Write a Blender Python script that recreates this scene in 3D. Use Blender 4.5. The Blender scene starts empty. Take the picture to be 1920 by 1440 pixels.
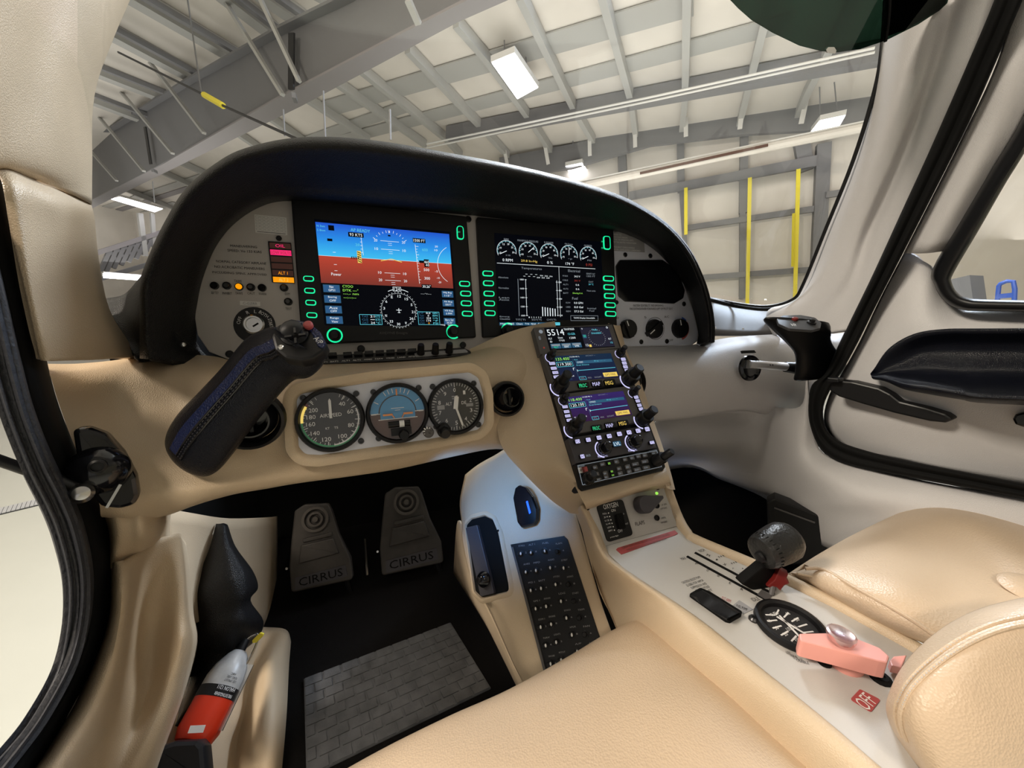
import bpy, bmesh, math, random
from mathutils import Vector, Matrix
random.seed(7)
SC = bpy.context.scene
COL = SC.collection
PI = math.pi
# ---------------------------------------------------------------- camera
F = 720.0                       # focal length in pixels of a 1920-wide frame
M = Matrix(((0.93725078, -0.07255428, 0.34102324), (-0.34851087, -0.22317216, 0.91034848), (0.01005721, -0.97207513, -0.23445423)))
C0 = Vector((0, 0, 1.90))       # eye point above the hangar floor
cd = bpy.data.cameras.new('camera'); cam = bpy.data.objects.new('camera', cd); COL.objects.link(cam)
cd.sensor_fit = 'HORIZONTAL'; cd.sensor_width = 36.0; cd.lens = F/1920*36.0; cd.clip_start = .02; cd.clip_end = 200
cx, cy, cz = M.col[0].normalized(), M.col[1].normalized(), M.col[2].normalized()
cy = (cy - cx*cy.dot(cx)).normalized(); cz = cx.cross(cy)
rot = Matrix((cx, -cy, -cz)).transposed()
cam.matrix_world = Matrix.Translation(C0) @ rot.to_4x4()
SC.camera = cam
# ---------------------------------------------------------------- light
SC.view_settings.view_transform = 'Standard'; SC.view_settings.look = 'None'
SC.view_settings.exposure = 0.0; SC.view_settings.gamma = 1.0; SC.view_settings.use_curve_mapping = False
W = bpy.data.worlds.new('World'); SC.world = W; W.use_nodes = True
W.node_tree.nodes['Background'].inputs[0].default_value = (1.0, .95, .87, 1)
W.node_tree.nodes['Background'].inputs[1].default_value = 0.45
SC.cycles.max_bounces = 6; SC.cycles.transparent_max_bounces = 12; SC.cycles.sample_clamp_indirect = 4
SC.cycles.caustics_reflective = False; SC.cycles.caustics_refractive = False
def area(loc, target, sx, sy, power, color=(1, 1, 1)):
    l = bpy.data.lights.new('hangar_light', 'AREA'); l.shape = 'RECTANGLE'; l.size = sx; l.size_y = sy
    l.energy = power; l.color = color
    o = bpy.data.objects.new('hangar_light', l); COL.objects.link(o)
    o.location = C0 + Vector(loc)
    o.rotation_euler = (C0 + Vector(target) - o.location).to_track_quat('-Z', 'Y').to_euler()
    return o
area((3.2, 5.0, 4.3), (.3, .5, 0), 1.6, .9, 400, (.86, .91, 1))       # lamp ahead, seen through the windscreen
area((6.8, 3.0, 4.1), (.3, .5, 0), 1.6, .9, 440, (.68, .80, 1))
area((-5.0, 1.0, 3.8), (.3, .5, 0), 1.6, .9, 420, (1, .88, .74))       # lamps beyond the open left door
area((-1.5, -3.2, 4.2), (.2, .5, -.1), 1.6, .9, 250, (1, .86, .70))    # hangar lamp behind
for lx, ly in ((4.5, 6.5), (-6, 13), (11, 1), (-14, 24)):                # added uplights in mid-air, without fixtures, to brighten the roof
    area((lx, ly, 1.2), (lx, ly, 9), 7, 7, 190, (1, .95, .90))
# ---------------------------------------------------------------- helpers
def ray(u, v): return M @ Vector(((u-960)/F, (v-720)/F, 1))
def aX(u, v, X): r = ray(u, v); return C0 + r*(X/r.x)
def aY(u, v, Y): r = ray(u, v); return C0 + r*(Y/r.y)
def aZ(u, v, Z): r = ray(u, v); return C0 + r*(Z/r.z)
def aD(u, v, D): return C0 + ray(u, v)*D
class Pl:
    """a flat surface of the place: point, normal towards the viewer, x direction"""
    def __init__(s, p, n, x=Vector((1, 0, 0))):
        s.o = p; s.n = n.normalized(); s.x = (x - s.n*x.dot(s.n)).normalized(); s.y = s.n.cross(s.x)
    def p(s, u, v, h=0):
        r = ray(u, v); o = s.o + s.n*h
        return C0 + r*((o-C0).dot(s.n)/r.dot(s.n))
    def l(s, u, v):
        d = s.p(u, v) - s.o; return (d.dot(s.x), d.dot(s.y))
    def w(s, a, b, h=0): return s.o + s.x*a + s.y*b + s.n*h
    def m(s, u, v): return (s.p(u, v+4)-s.p(u, v-4)).length/8     # metres per pixel, vertical
    def mx(s, u, v): return (s.p(u+4, v)-s.p(u-4, v)).length/8
def plane3(a, b, c, flip=None):
    n = (b-a).cross(c-a).normalized()
    if n.dot(C0-a) < 0: n = -n
    return n
MATS = {}
def mat(name, col, rough=.5, metal=0, emit=0, bump=0, bscale=300, ecol=None, spec=None, var=0, vscale=6, coat=0, btype='noise', alpha=None):
    m = bpy.data.materials.new(name); m.use_nodes = True; MATS[name] = m
    nt = m.node_tree; b = nt.nodes['Principled BSDF']
    b.inputs['Base Color'].default_value = (*col, 1); b.inputs['Roughness'].default_value = rough; b.inputs['Metallic'].default_value = metal
    if coat: b.inputs['Coat Weight'].default_value = coat; b.inputs['Coat Roughness'].default_value = .08
    if spec is not None: b.inputs['Specular IOR Level'].default_value = spec
    if emit:
        b.inputs['Emission Color'].default_value = (*(ecol or col), 1); b.inputs['Emission Strength'].default_value = emit
    tc = None
    if bump or var:
        tc = nt.nodes.new('ShaderNodeTexCoord')
    if bump:
        if btype == 'noise':
            t = nt.nodes.new('ShaderNodeTexNoise'); t.inputs['Scale'].default_value = bscale; t.inputs['Detail'].default_value = 3; out = t.outputs[0]
        else:
            t = nt.nodes.new('ShaderNodeTexVoronoi'); t.inputs['Scale'].default_value = bscale; out = t.outputs['Distance']
        nt.links.new(tc.outputs['Object'], t.inputs['Vector'])
        bp = nt.nodes.new('ShaderNodeBump'); bp.inputs['Strength'].default_value = bump; bp.inputs['Distance'].default_value = .002
        nt.links.new(out, bp.inputs['Height']); nt.links.new(bp.outputs[0], b.inputs['Normal'])
    if var:
        t = nt.nodes.new('ShaderNodeTexNoise'); t.inputs['Scale'].default_value = vscale; t.inputs['Detail'].default_value = 4
        nt.links.new(tc.outputs['Object'], t.inputs['Vector'])
        r = nt.nodes.new('ShaderNodeValToRGB'); r.color_ramp.elements[0].position = .3; r.color_ramp.elements[1].position = .7
        r.color_ramp.elements[0].color = (*[c*(1-var) for c in col], 1); r.color_ramp.elements[1].color = (*[min(1, c*(1+var)) for c in col], 1)
        nt.links.new(t.outputs[0], r.inputs[0]); nt.links.new(r.outputs[0], b.inputs['Base Color'])
    return m
mat('leather', (.575, .455, .315), .42, bump=.25, bscale=900, btype='voronoi', var=.10, vscale=5)
mat('leather_cool_lit', (.56, .545, .55), .42, bump=.22, bscale=900, btype='voronoi', var=.03)  # same cream leather, the right side's cool light tinted into the colour
mat('shoulder_paint', (.42, .41, .40), .35, var=.15, vscale=60)
mat('seat_leather', (.60, .465, .33), .40, bump=.22, bscale=500, btype='voronoi', var=.05, vscale=8)
mat('black_leather', (.006, .006, .007), .42, spec=.3, bump=.5, bscale=700, btype='voronoi')
mat('worn_leather', (.013, .013, .013), .32, bump=.5, bscale=260, var=.5, vscale=60)
mat('grip_leather', (.004, .005, .010), .26, spec=.32, bump=.4, bscale=900, btype='voronoi')
mat('blue_pad_sheen', (.008, .016, .07), .3, bump=.6, bscale=500, btype='voronoi')  # blue of the head pad; on the grip strip a painted blue reflection
mat('rubber', (.035, .037, .045), .6, bump=.8, bscale=220)
mat('black', (.005, .005, .006), .4, spec=.35)
mat('gloss_black', (.006, .006, .008), .12)
mat('matt_black', (.003, .003, .003), .8, spec=.2)
mat('carpet', (.006, .0055, .0055), .95, spec=.1, bump=1, bscale=900)
mat('grey_plate', (.50, .47, .45), .45, bump=.08, bscale=1500, var=.04)
mat('light_plate', (.60, .62, .70), .42, bump=.06, bscale=1500)
mat('console_plate', (.50, .485, .46), .5, bump=.15, bscale=1500, var=.03)
mat('bezel', (.006, .006, .007), .45, spec=.3, bump=.1, bscale=1200)
mat('radio_grey', (.085, .08, .08), .5, bump=.1, bscale=1500)
mat('radio_dark', (.045, .042, .05), .5, bump=.1, bscale=1500)
mat('steel', (.6, .6, .6), .25, 1)
mat('satin_steel', (.75, .75, .77), .42, .8)
mat('pedal_ring', (.085, .075, .066), .6)
mat('screw', (.05, .05, .05), .3, .6)
mat('print_black', (.03, .028, .027), .6)
mat('print_white', (.8, .8, .8), .6)
mat('print_grey', (.3, .3, .31), .6)
mat('red_plastic', (.15, .012, .01), .4)
mat('placard_red', (.40, .07, .07), .5)
mat('pink_plastic', (.80, .36, .31), .4)
mat('extinguisher_red', (.65, .035, .01), .3)
mat('white_paint', (.75, .74, .72), .4)
mat('yellow_strap', (.85, .72, .05), .5)
mat('green_glow', (0, .9, .35), .5, emit=1.0, ecol=(.01, .85, .36))
mat('s_dark', (.001, .001, .0015), .25, emit=1, ecol=(.0008, .0012, .0028), spec=.08)
mat('s_white', (0, 0, 0), .5, emit=1, ecol=(.85, .92, .95))
mat('s_grey', (0, 0, 0), .5, emit=1, ecol=(.22, .25, .28))
mat('s_cyan', (0, 0, 0), .5, emit=1, ecol=(.12, .62, .75))
mat('s_blue', (0, 0, 0), .5, emit=1, ecol=(.02, .09, .22))
mat('s_navy', (0, 0, 0), .5, emit=1, ecol=(.006, .006, .022))
mat('s_teal', (0, 0, 0), .5, emit=1, ecol=(.018, .09, .17))
mat('s_green', (0, 0, 0), .5, emit=1, ecol=(.03, .75, .30))
mat('s_lime', (0, 0, 0), .5, emit=1, ecol=(.35, .85, .10))
mat('s_yellow', (0, 0, 0), .5, emit=1, ecol=(.85, .60, .12))
mat('s_red', (0, 0, 0), .5, emit=1, ecol=(.30, .03, .02))
mat('s_magenta', (0, 0, 0), .5, emit=1, ecol=(.9, .02, .16))
mat('s_brown', (0, 0, 0), .5, emit=1, ecol=(.035, .012, .008))
mat('s_amber', (0, 0, 0), .5, emit=1, ecol=(.95, .33, .0))
mat('s_purple', (0, 0, 0), .5, emit=1, ecol=(.055, .022, .12))
mat('s_key', (0, 0, 0), .5, emit=1.1, ecol=(.62, .60, .95))
mat('led_blue', (0, .1, 1), .5, emit=1.5, ecol=(.01, .07, .9))
mat('lamp_glow', (1, 1, 1), .5, emit=7, ecol=(1, .95, 1))
mat('hangar_steel', (.19, .19, .20), .6)
mat('flange_paint', (.27, .255, .265), .6)
mat('hangar_steel_light', (.42, .42, .41), .5)
mat('insulation', (.72, .68, .63), .55, bump=.5, bscale=3, var=.05, vscale=1.5)
mat('wall_cream', (.74, .70, .55), .5)
mat('hangar_floor', (.50, .50, .43), .2, var=.04, vscale=1)
mat('gauge_black', (.02, .02, .022), .5)
mat('gauge_brown', (.10, .045, .03), .5)
mat('gauge_blue', (.07, .30, .60), .5)
mat('gauge_orange', (.85, .30, .06), .5)
mat('gauge_green', (.03, .40, .15), .5)
mat('heel_rubber', (.075, .078, .085), .55, bump=.2, bscale=300, var=.25, vscale=40)
mat('pedal_grey', (.045, .040, .036), .6, var=.2, vscale=30)
mat('blue_paint', (.05, .12, .5), .4)
# the sky band of the primary display: graded blue, printed by the screen itself
def grad(name, stops, axis=1):
    m = bpy.data.materials.new(name); m.use_nodes = True; MATS[name] = m; nt = m.node_tree
    b = nt.nodes['Principled BSDF']; b.inputs['Base Color'].default_value = (0, 0, 0, 1); b.inputs['Roughness'].default_value = .2; b.inputs['Specular IOR Level'].default_value = .2
    uv = nt.nodes.new('ShaderNodeUVMap'); sp = nt.nodes.new('ShaderNodeSeparateXYZ'); r = nt.nodes.new('ShaderNodeValToRGB')
    nt.links.new(uv.outputs[0], sp.inputs[0]); nt.links.new(sp.outputs[axis], r.inputs[0])
    e = r.color_ramp.elements; e[0].position = stops[0][0]; e[0].color = (*stops[0][1], 1); e[1].position = stops[-1][0]; e[1].color = (*stops[-1][1], 1)
    for p, c in stops[1:-1]: q = e.new(p); q.color = (*c, 1)
    nt.links.new(r.outputs[0], b.inputs['Emission Color']); b.inputs['Emission Strength'].default_value = 1
grad('screen_sky', [(0, (.05, .52, .88)), (.5, (.02, .27, .80)), (1, (.015, .09, .62))])
grad('screen_earth', [(0, (.20, .035, .025)), (1, (.48, .055, .03))])
grad('gps_screen_blue', [(0, (.010, .010, .040)), (1, (.006, .022, .055))])
grad('gps_screen_violet', [(0, (.030, .008, .045)), (1, (.030, .016, .12))])
def glass(name, tint, gl, fac, rough=.02):
    m = bpy.data.materials.new(name); m.use_nodes = True; MATS[name] = m; nt = m.node_tree; nt.nodes.clear()
    o = nt.nodes.new('ShaderNodeOutputMaterial'); t = nt.nodes.new('ShaderNodeBsdfTransparent'); g = nt.nodes.new('ShaderNodeBsdfGlossy'); mx = nt.nodes.new('ShaderNodeMixShader')
    t.inputs[0].default_value = (*tint, 1); g.inputs['Roughness'].default_value = rough; g.inputs[0].default_value = (*gl, 1); mx.inputs[0].default_value = fac
    nt.links.new(t.outputs[0], mx.inputs[1]); nt.links.new(g.outputs[0], mx.inputs[2]); nt.links.new(mx.outputs[0], o.inputs[0]); return m
glass('windscreen_glass', (.97, .98, .97), (1, 1, 1), .03)
glass('visor_glass', (.10, .17, .14), (.8, .9, .85), .05)
glass('gauge_glass', (.97, .97, .97), (1, 1, 1), .05)
glass('clear_plastic', (1, .93, .92), (1, .93, .93), .5, .25)

class MB:
    def __init__(s): s.v = []; s.f = []; s.mi = []; s.ms = []; s.uv = {}
    def mid(s, m):
        if m not in s.ms: s.ms.append(m)
        return s.ms.index(m)
    def add(s, vs, fs, m, uvs=None):
        b = len(s.v); i = s.mid(m)
        s.v += [Vector(x) for x in vs]
        for f in fs:
            if uvs: s.uv[len(s.f)] = [uvs[k] for k in f]
            s.f.append([b+k for k in f]); s.mi.append(i)
    def build(s, name, parent=None, smooth=35, kind=None, solid=0, sub=0):
        me = bpy.data.meshes.new(name); me.from_pydata(s.v, [], s.f)
        for m in s.ms: me.materials.append(MATS[m])
        me.polygons.foreach_set('material_index', s.mi)
        if s.uv:
            L = me.uv_layers.new(name='UVMap')
            for fi, uvs in s.uv.items():
                p = me.polygons[fi]
                for k, li in enumerate(p.loop_indices): L.data[li].uv = uvs[k]
        if smooth:
            me.polygons.foreach_set('use_smooth', [True]*len(me.polygons)); me.set_sharp_from_angle(angle=math.radians(smooth))
        me.update()
        o = bpy.data.objects.new(name, me); COL.objects.link(o)
        if parent is not None: o.parent = parent; o.matrix_parent_inverse = Matrix.Translation(-parent.location)
        if kind: o['kind'] = kind
        if solid:
            q = o.modifiers.new('thickness', 'SOLIDIFY'); q.thickness = abs(solid); q.offset = -1 if solid > 0 else 1
        return o
def tag(o, label=None, cat=None, group=None, kind=None):
    if label: o['label'] = label
    if cat: o['category'] = cat
    if group: o['group'] = group
    if kind: o['kind'] = kind
    return o
def thing(name, loc, label, cat, group=None):
    o = bpy.data.objects.new(name, None); COL.objects.link(o); o.location = loc; o.empty_display_size = .02
    return tag(o, label, cat, group)
def orient(fs): return fs
def cr(p0, p1, p2, p3, t):
    return .5*((2*p1) + (p2-p0)*t + (2*p0-5*p1+4*p2-p3)*t*t + (3*p1-p0-3*p2+p3)*t**3)
def spline(pts, n):
    out = []; k = len(pts)
    for i in range(k-1):
        a = pts[max(i-1, 0)]; b = pts[i]; c = pts[i+1]; d = pts[min(i+2, k-1)]
        if i == 0: a = b*2-c
        if i == k-2: d = c*2-b
        for j in range(n): out.append(cr(a, b, c, d, j/n))
    out.append(pts[-1].copy()); return out
def grid(mb, rows, m, nu=6, nv=6, uv=False):
    R = [spline([Vector(p) for p in r], nu) for r in rows]
    cols = [spline([r[i] for r in R], nv) for i in range(len(R[0]))]
    w = len(cols); h = len(cols[0]); vs = [cols[i][j] for j in range(h) for i in range(w)]
    fs = [[j*w+i, j*w+i+1, (j+1)*w+i+1, (j+1)*w+i] for j in range(h-1) for i in range(w-1)]
    # face the viewer
    c = sum((vs[k] for k in fs[len(fs)//2]), Vector())/4; q = fs[len(fs)//2]
    n = (vs[q[1]]-vs[q[0]]).cross(vs[q[2]]-vs[q[1]])
    if n.dot(C0-c) < 0: fs = [f[::-1] for f in fs]
    mb.add(vs, fs, m)
def patch(name, rows, m, parent=None, nu=6, nv=6, solid=.004, **k):
    mb = MB(); grid(mb, rows, m, nu, nv); return mb.build(name, parent, solid=solid, smooth=60, **k)
def rounded(pts, r, seg=5):
    """2-D outline with rounded corners (r: one radius or one per corner)"""
    out = []; n = len(pts)
    for i in range(n):
        p = Vector(pts[i]); a = Vector(pts[i-1]); b = Vector(pts[(i+1) % n]); rr = r[i] if isinstance(r, (list, tuple)) else r
        da = (a-p); db = (b-p); la, lb = da.length, db.length
        if rr <= 0 or la < 1e-9 or lb < 1e-9: out.append(tuple(p)); continue
        da /= la; db /= lb; ang = math.acos(max(-1, min(1, da.dot(db)))); d = min(rr/math.tan(max(ang/2, .05)), la*.49, lb*.49)
        s = p+da*d; e = p+db*d
        for k in range(seg+1):
            t = k/seg; q = s*(1-t)**2 + p*(2*t*(1-t)) + e*t*t; out.append((q.x, q.y))
    return out
def area2(P): return sum(P[i-1][0]*P[i][1]-P[i][0]*P[i-1][1] for i in range(len(P)))/2
def inset(P, d):
    n = len(P); out = []
    for i in range(n):
        p = Vector(P[i]); a = Vector(P[i-1]); b = Vector(P[(i+1) % n])
        e1 = (p-a); e2 = (b-p)
        if e1.length < 1e-9 or e2.length < 1e-9: out.append(tuple(p)); continue
        e1.normalize(); e2.normalize(); n1 = Vector((-e1.y, e1.x)); n2 = Vector((-e2.y, e2.x)); q = n1+n2
        if q.length < 1e-6: q = n1
        q.normalize(); out.append(tuple(p+q*(d/max(.4, q.dot(n1)))))
    return out
def prism(mb, pl, P, h0, h1, m, bev=0, mtop=None):
    """extruded outline (local 2-D coordinates of pl) from height h0 to h1 with a bevelled upper edge"""
    if area2(P) < 0: P = P[::-1]
    n = len(P); rings = [(P, h0), (P, h1-bev)]
    if bev: rings += [(inset(P, bev*.3), h1-bev*.3), (inset(P, bev), h1)]
    vs = []; fs = []
    for Q, h in rings: vs += [pl.w(a, b, h) for a, b in Q]
    for k in range(len(rings)-1):
        for i in range(n):
            j = (i+1) % n; fs.append([k*n+i, k*n+j, (k+1)*n+j, (k+1)*n+i])
    fs.append(list(range(n))[::-1])
    mb.add(vs, fs, m)
    t = (len(rings)-1)*n
    mb.add(vs[t:], [list(range(n))], mtop or m)
def ppx(mb, pl, px, h0, h1, m, r=0, bev=0, mtop=None, seg=5):
    prism(mb, pl, rounded([pl.l(u, v) for u, v in px], r, seg), h0, h1, m, bev, mtop)
def lathe(mb, o, n, x, prof, m, seg=20, cap=True, sc=(1, 1)):
    n = n.normalized(); x = (x-n*x.dot(n)).normalized(); y = n.cross(x); vs = []; fs = []
    for r, h in prof:
        for i in range(seg):
            a = 2*PI*i/seg; vs.append(o + x*(r*sc[0]*math.cos(a)) + y*(r*sc[1]*math.sin(a)) + n*h)
    for k in range(len(prof)-1):
        for i in range(seg):
            j = (i+1) % seg; fs.append([k*seg+i, k*seg+j, (k+1)*seg+j, (k+1)*seg+i])
    if cap: fs.append([(len(prof)-1)*seg+i for i in range(seg)]); fs.append([i for i in range(seg)][::-1])
    mb.add(vs, fs, m)
def knobm(mb, pl, u, v, rpx, h, m, seg=20, h0=0, dome=False):
    r = rpx*pl.m(u, v); c = pl.p(u, v, h0)
    prof = [(r, 0), (r, h*.2), (r*.94, h*.85), (r*.82, h)] if not dome else [(r, 0), (r, h*.3), (r*.85, h*.7), (r*.5, h*.95), (.0001, h)]
    lathe(mb, c, pl.n, pl.x, prof, m, seg); return r
def ringm(mb, pl, u, v, r0px, r1px, h0, h1, m, seg=28, a0=0, a1=2*PI, metric=False):
    k = 1 if metric else pl.m(u, v); r0 = r0px*k; r1 = r1px*k; c = pl.p(u, v); full = abs(a1-a0-2*PI) < 1e-6
    N = seg if full else seg+1; vs = []; fs = []
    for i in range(N):
        a = a0+(a1-a0)*i/seg; d = pl.x*math.cos(a)+pl.y*math.sin(a)
        vs += [c+d*r0+pl.n*h0, c+d*r1+pl.n*h0, c+d*r1+pl.n*h1, c+d*r0+pl.n*h1]
    for i in range(seg):
        a = 4*i; b = 4*((i+1) % N)
        for q in range(4): fs.append([a+q, a+(q+1) % 4, b+(q+1) % 4, b+q])
    if not full: fs += [[0, 3, 2, 1], [4*seg, 4*seg+1, 4*seg+2, 4*seg+3]]
    mb.add(vs, fs, m)
def bar(mb, a, b, w, t, m, up=Vector((0, 0, 1))):
    """box beam from a to b, w wide, t tall"""
    d = (b-a).normalized(); s = d.cross(up)
    if s.length < 1e-5: s = d.cross(Vector((1, 0, 0)))
    s.normalize(); q = s.cross(d)
    vs = [p + s*(i*w/2) + q*(j*t/2) for p in (a, b) for i, j in ((-1, -1), (1, -1), (1, 1), (-1, 1))]
    mb.add(vs, [[0, 1, 2, 3], [7, 6, 5, 4], [0, 4, 5, 1], [1, 5, 6, 2], [2, 6, 7, 3], [3, 7, 4, 0]], m)
def tube(mb, pts, r, m, seg=10, n=5, cap=True):
    P = spline([Vector(p) for p in pts], n) if len(pts) > 2 and n > 1 else [Vector(p) for p in pts]
    rs = r if isinstance(r, (list, tuple)) else None; vs = []; fs = []; last = None
    for i, p in enumerate(P):
        d = (P[min(i+1, len(P)-1)]-P[max(i-1, 0)]).normalized()
        if last is None: s = d.cross(Vector((0, 0, 1)) if abs(d.z) < .9 else Vector((1, 0, 0))).normalized()
        else: s = (last - d*last.dot(d)).normalized()
        last = s; q = d.cross(s)
        if rs:
            t = i/(len(P)-1)*(len(rs)-1); k = min(int(t), len(rs)-2); rr = rs[k]+(rs[k+1]-rs[k])*(t-k)
        else: rr = r
        for j in range(seg): a = 2*PI*j/seg; vs.append(p + s*(rr*math.cos(a)) + q*(rr*math.sin(a)))
    for i in range(len(P)-1):
        for j in range(seg): k = (j+1) % seg; fs.append([i*seg+j, i*seg+k, (i+1)*seg+k, (i+1)*seg+j])
    if cap: fs.append([i for i in range(seg)][::-1]); fs.append([(len(P)-1)*seg+i for i in range(seg)])
    mb.add(vs, fs, m)
TX = {}
def glyphs(s):
    if s not in TX:
        c = bpy.data.curves.new('t', 'FONT'); c.body = s; c.size = 1; c.resolution_u = 2; c.fill_mode = 'FRONT'
        o = bpy.data.objects.new('t', c); COL.objects.link(o); bpy.context.view_layer.update()
        me = bpy.data.meshes.new_from_object(o.evaluated_get(bpy.context.evaluated_depsgraph_get()))
        vs = [v.co.copy() for v in me.vertices]; fs = [list(p.vertices) for p in me.polygons]
        bpy.data.objects.remove(o); bpy.data.curves.remove(c); bpy.data.meshes.remove(me)
        x0 = min(v.x for v in vs); x1 = max(v.x for v in vs); y0 = min(v.y for v in vs); y1 = max(v.y for v in vs)
        TX[s] = ([((v.x-x0)/(x1-x0)-.5, (v.y-y0)/max(y1-y0, 1e-6)-.5) for v in vs], fs)
    return TX[s]
def write(mb, s, o, x, y, w, h, m):
    """flat lettering centred at o with unit axes x, y and size w by h"""
    V, fs = glyphs(s); mb.add([o + x*(a*w) + y*(b*h) for a, b in V], fs, m)
def wpx(mb, pl, s, u, v, w, h, m, du=None, lift=.0006):
    """lettering on a plane: centre, width and height in pixels; du = pixel step along the writing"""
    o = pl.p(u, v, lift)
    if du: x = (pl.p(u+du[0], v+du[1], lift)-o).normalized(); k = (pl.p(u+du[0], v+du[1])-pl.p(u, v)).length/math.hypot(*du)
    else: x = pl.x; k = pl.mx(u, v)
    y = pl.n.cross(x); write(mb, s, o, x, y, w*k, h*pl.m(u, v), m)
class Scr:
    """display face: s,t in 0..1 from the top left"""
    def __init__(s, pl, tl, tr, bl, h):
        s.n = pl.n; s.o = pl.p(*tl, h); s.a = pl.p(*tr, h)-s.o; s.b = pl.p(*bl, h)-s.o; s.k = 0; s.X = s.a.normalized(); s.Y = s.n.cross(s.X)
        s.W = s.a.length; s.H = s.b.length; s.mb = MB()
    def at(s, a, b, l=1): return s.o + s.a*a + s.b*b + s.n*(.00015*l)
    def rect(s, a0, b0, a1, b1, m, l=1):
        s.mb.add([s.at(a0, b1, l), s.at(a1, b1, l), s.at(a1, b0, l), s.at(a0, b0, l)], [[0, 1, 2, 3]], m, [(0, 0), (1, 0), (1, 1), (0, 1)])
    def frame(s, a0, b0, a1, b1, m, w=.004, l=2):
        k = w*s.W/s.H
        s.rect(a0, b0, a1, b0+k, m, l); s.rect(a0, b1-k, a1, b1, m, l); s.rect(a0, b0, a0+w, b1, m, l); s.rect(a1-w, b0, a1, b1, m, l)
    def line(s, a0, b0, a1, b1, m, w=.0006, l=2):
        p = s.at(a0, b0, l); q = s.at(a1, b1, l); d = (q-p).normalized(); t = s.n.cross(d)*(w/2)
        s.mb.add([p-t, q-t, q+t, p+t], [[0, 1, 2, 3]], m)
    def arc(s, a, b, r, a0, a1, m, w=.0006, seg=24, l=2, asp=1):
        c = s.at(a, b, l); R = r*s.W; vs = []
        for i in range(seg+1):
            t = math.radians(a0+(a1-a0)*i/seg); d = s.X*math.cos(t)*asp+s.Y*math.sin(t); vs += [c+d*(R-w/2), c+d*(R+w/2)]
        s.mb.add(vs, [[2*i+1, 2*i, 2*i+2, 2*i+3] for i in range(seg)], m)
    def tick(s, a, b, r0, r1, ang, m, w=.0006, l=2, asp=1):
        c = s.at(a, b, l); t = math.radians(ang); d = s.X*math.cos(t)*asp+s.Y*math.sin(t); p = c+d*(r0*s.W); q = c+d*(r1*s.W); e = s.n.cross((q-p).normalized())*(w/2)
        s.mb.add([p-e, q-e, q+e, p+e], [[0, 1, 2, 3]], m)
    def text(s, t, a, b, w, h, m, l=3): write(s.mb, t, s.at(a, b, l), s.X, s.Y, w*s.W, h*s.H, m)
    def done(s, name, parent): return s.mb.build(name, parent, smooth=0)
def lerp(a, b, t): return (a[0]+(b[0]-a[0])*t, a[1]+(b[1]-a[1])*t)
# named surfaces
PNL = Pl(C0+Vector((-.0986, .7217, .1285)), Vector((0, -.982, .191)))
# ================================================================ the hangar outside
e1 = Vector((.7071, .7071, 0)); e2 = Vector((.7071, -.7071, 0))
DW = 12.6; HE = 4.2; SL = .109
roof_dir = Vector((.7071, .7071, -SL)).normalized()
rn = roof_dir.cross(e2).normalized()
if rn.z > 0: rn = -rn
ROOF = Pl(C0+e1*DW+Vector((0, 0, HE)), rn, e2)
WALL = Pl(C0+e1*DW, -e1, e2)
def slab(mb, corners, t, m, up):
    vs = corners + [c+up*t for c in corners]
    mb.add(vs, [[0, 1, 2, 3], [7, 6, 5, 4], [0, 4, 5, 1], [1, 5, 6, 2], [2, 6, 7, 3], [3, 7, 4, 0]], m)
mb = MB(); o = ROOF.o
slab(mb, [o+e2*22+roof_dir*.0, o-e2*40, o-e2*40-roof_dir*34, o+e2*22-roof_dir*34], .12, 'insulation', -rn)
ceil = mb.build('ceiling', smooth=0, kind='structure')
mb = MB(); w = WALL.o
slab(mb, [w+e2*22-Vector((0, 0, 1.9)), w-e2*40-Vector((0, 0, 1.9)), w-e2*40+Vector((0, 0, HE)), w+e2*22+Vector((0, 0, HE))], .12, 'insulation', e1)
wfront = mb.build('wall_front', smooth=0, kind='structure')
mb = MB(); q = C0-e2*30
slab(mb, [q-e1*22-Vector((0, 0, 1.9)), q+e1*DW-Vector((0, 0, 1.9)), q+e1*DW+Vector((0, 0, HE)), q-e1*22+Vector((0, 0, 7.8))], .12, 'insulation', -e2)
wleft = mb.build('wall_left', smooth=0, kind='structure')
# right hand wall of cream corrugated sheet
mb = MB(); q = C0+e2*14; n = 0
for k in range(120):
    a = -9+k*.18
    p0 = q+e1*a-Vector((0, 0, 1.9)); p1 = p0+e1*.18
    off = -e2*(.05 if k % 2 else 0)
    slab(mb, [p0+off, p1+off, p1+off+Vector((0, 0, 6.1)), p0+off+Vector((0, 0, 6.1))], .1, 'wall_cream', e2)
mb.build('wall_right', smooth=0, kind='structure')
mb = MB(); f0 = C0-Vector((0, 0, 1.9))
slab(mb, [f0+e2*22-e1*20, f0+e2*22+e1*13, f0-e2*40+e1*13, f0-e2*40-e1*20], -.1, 'hangar_floor', Vector((0, 0, 1)))
hfloor = mb.build('hangar_floor', smooth=0, kind='structure')
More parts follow.
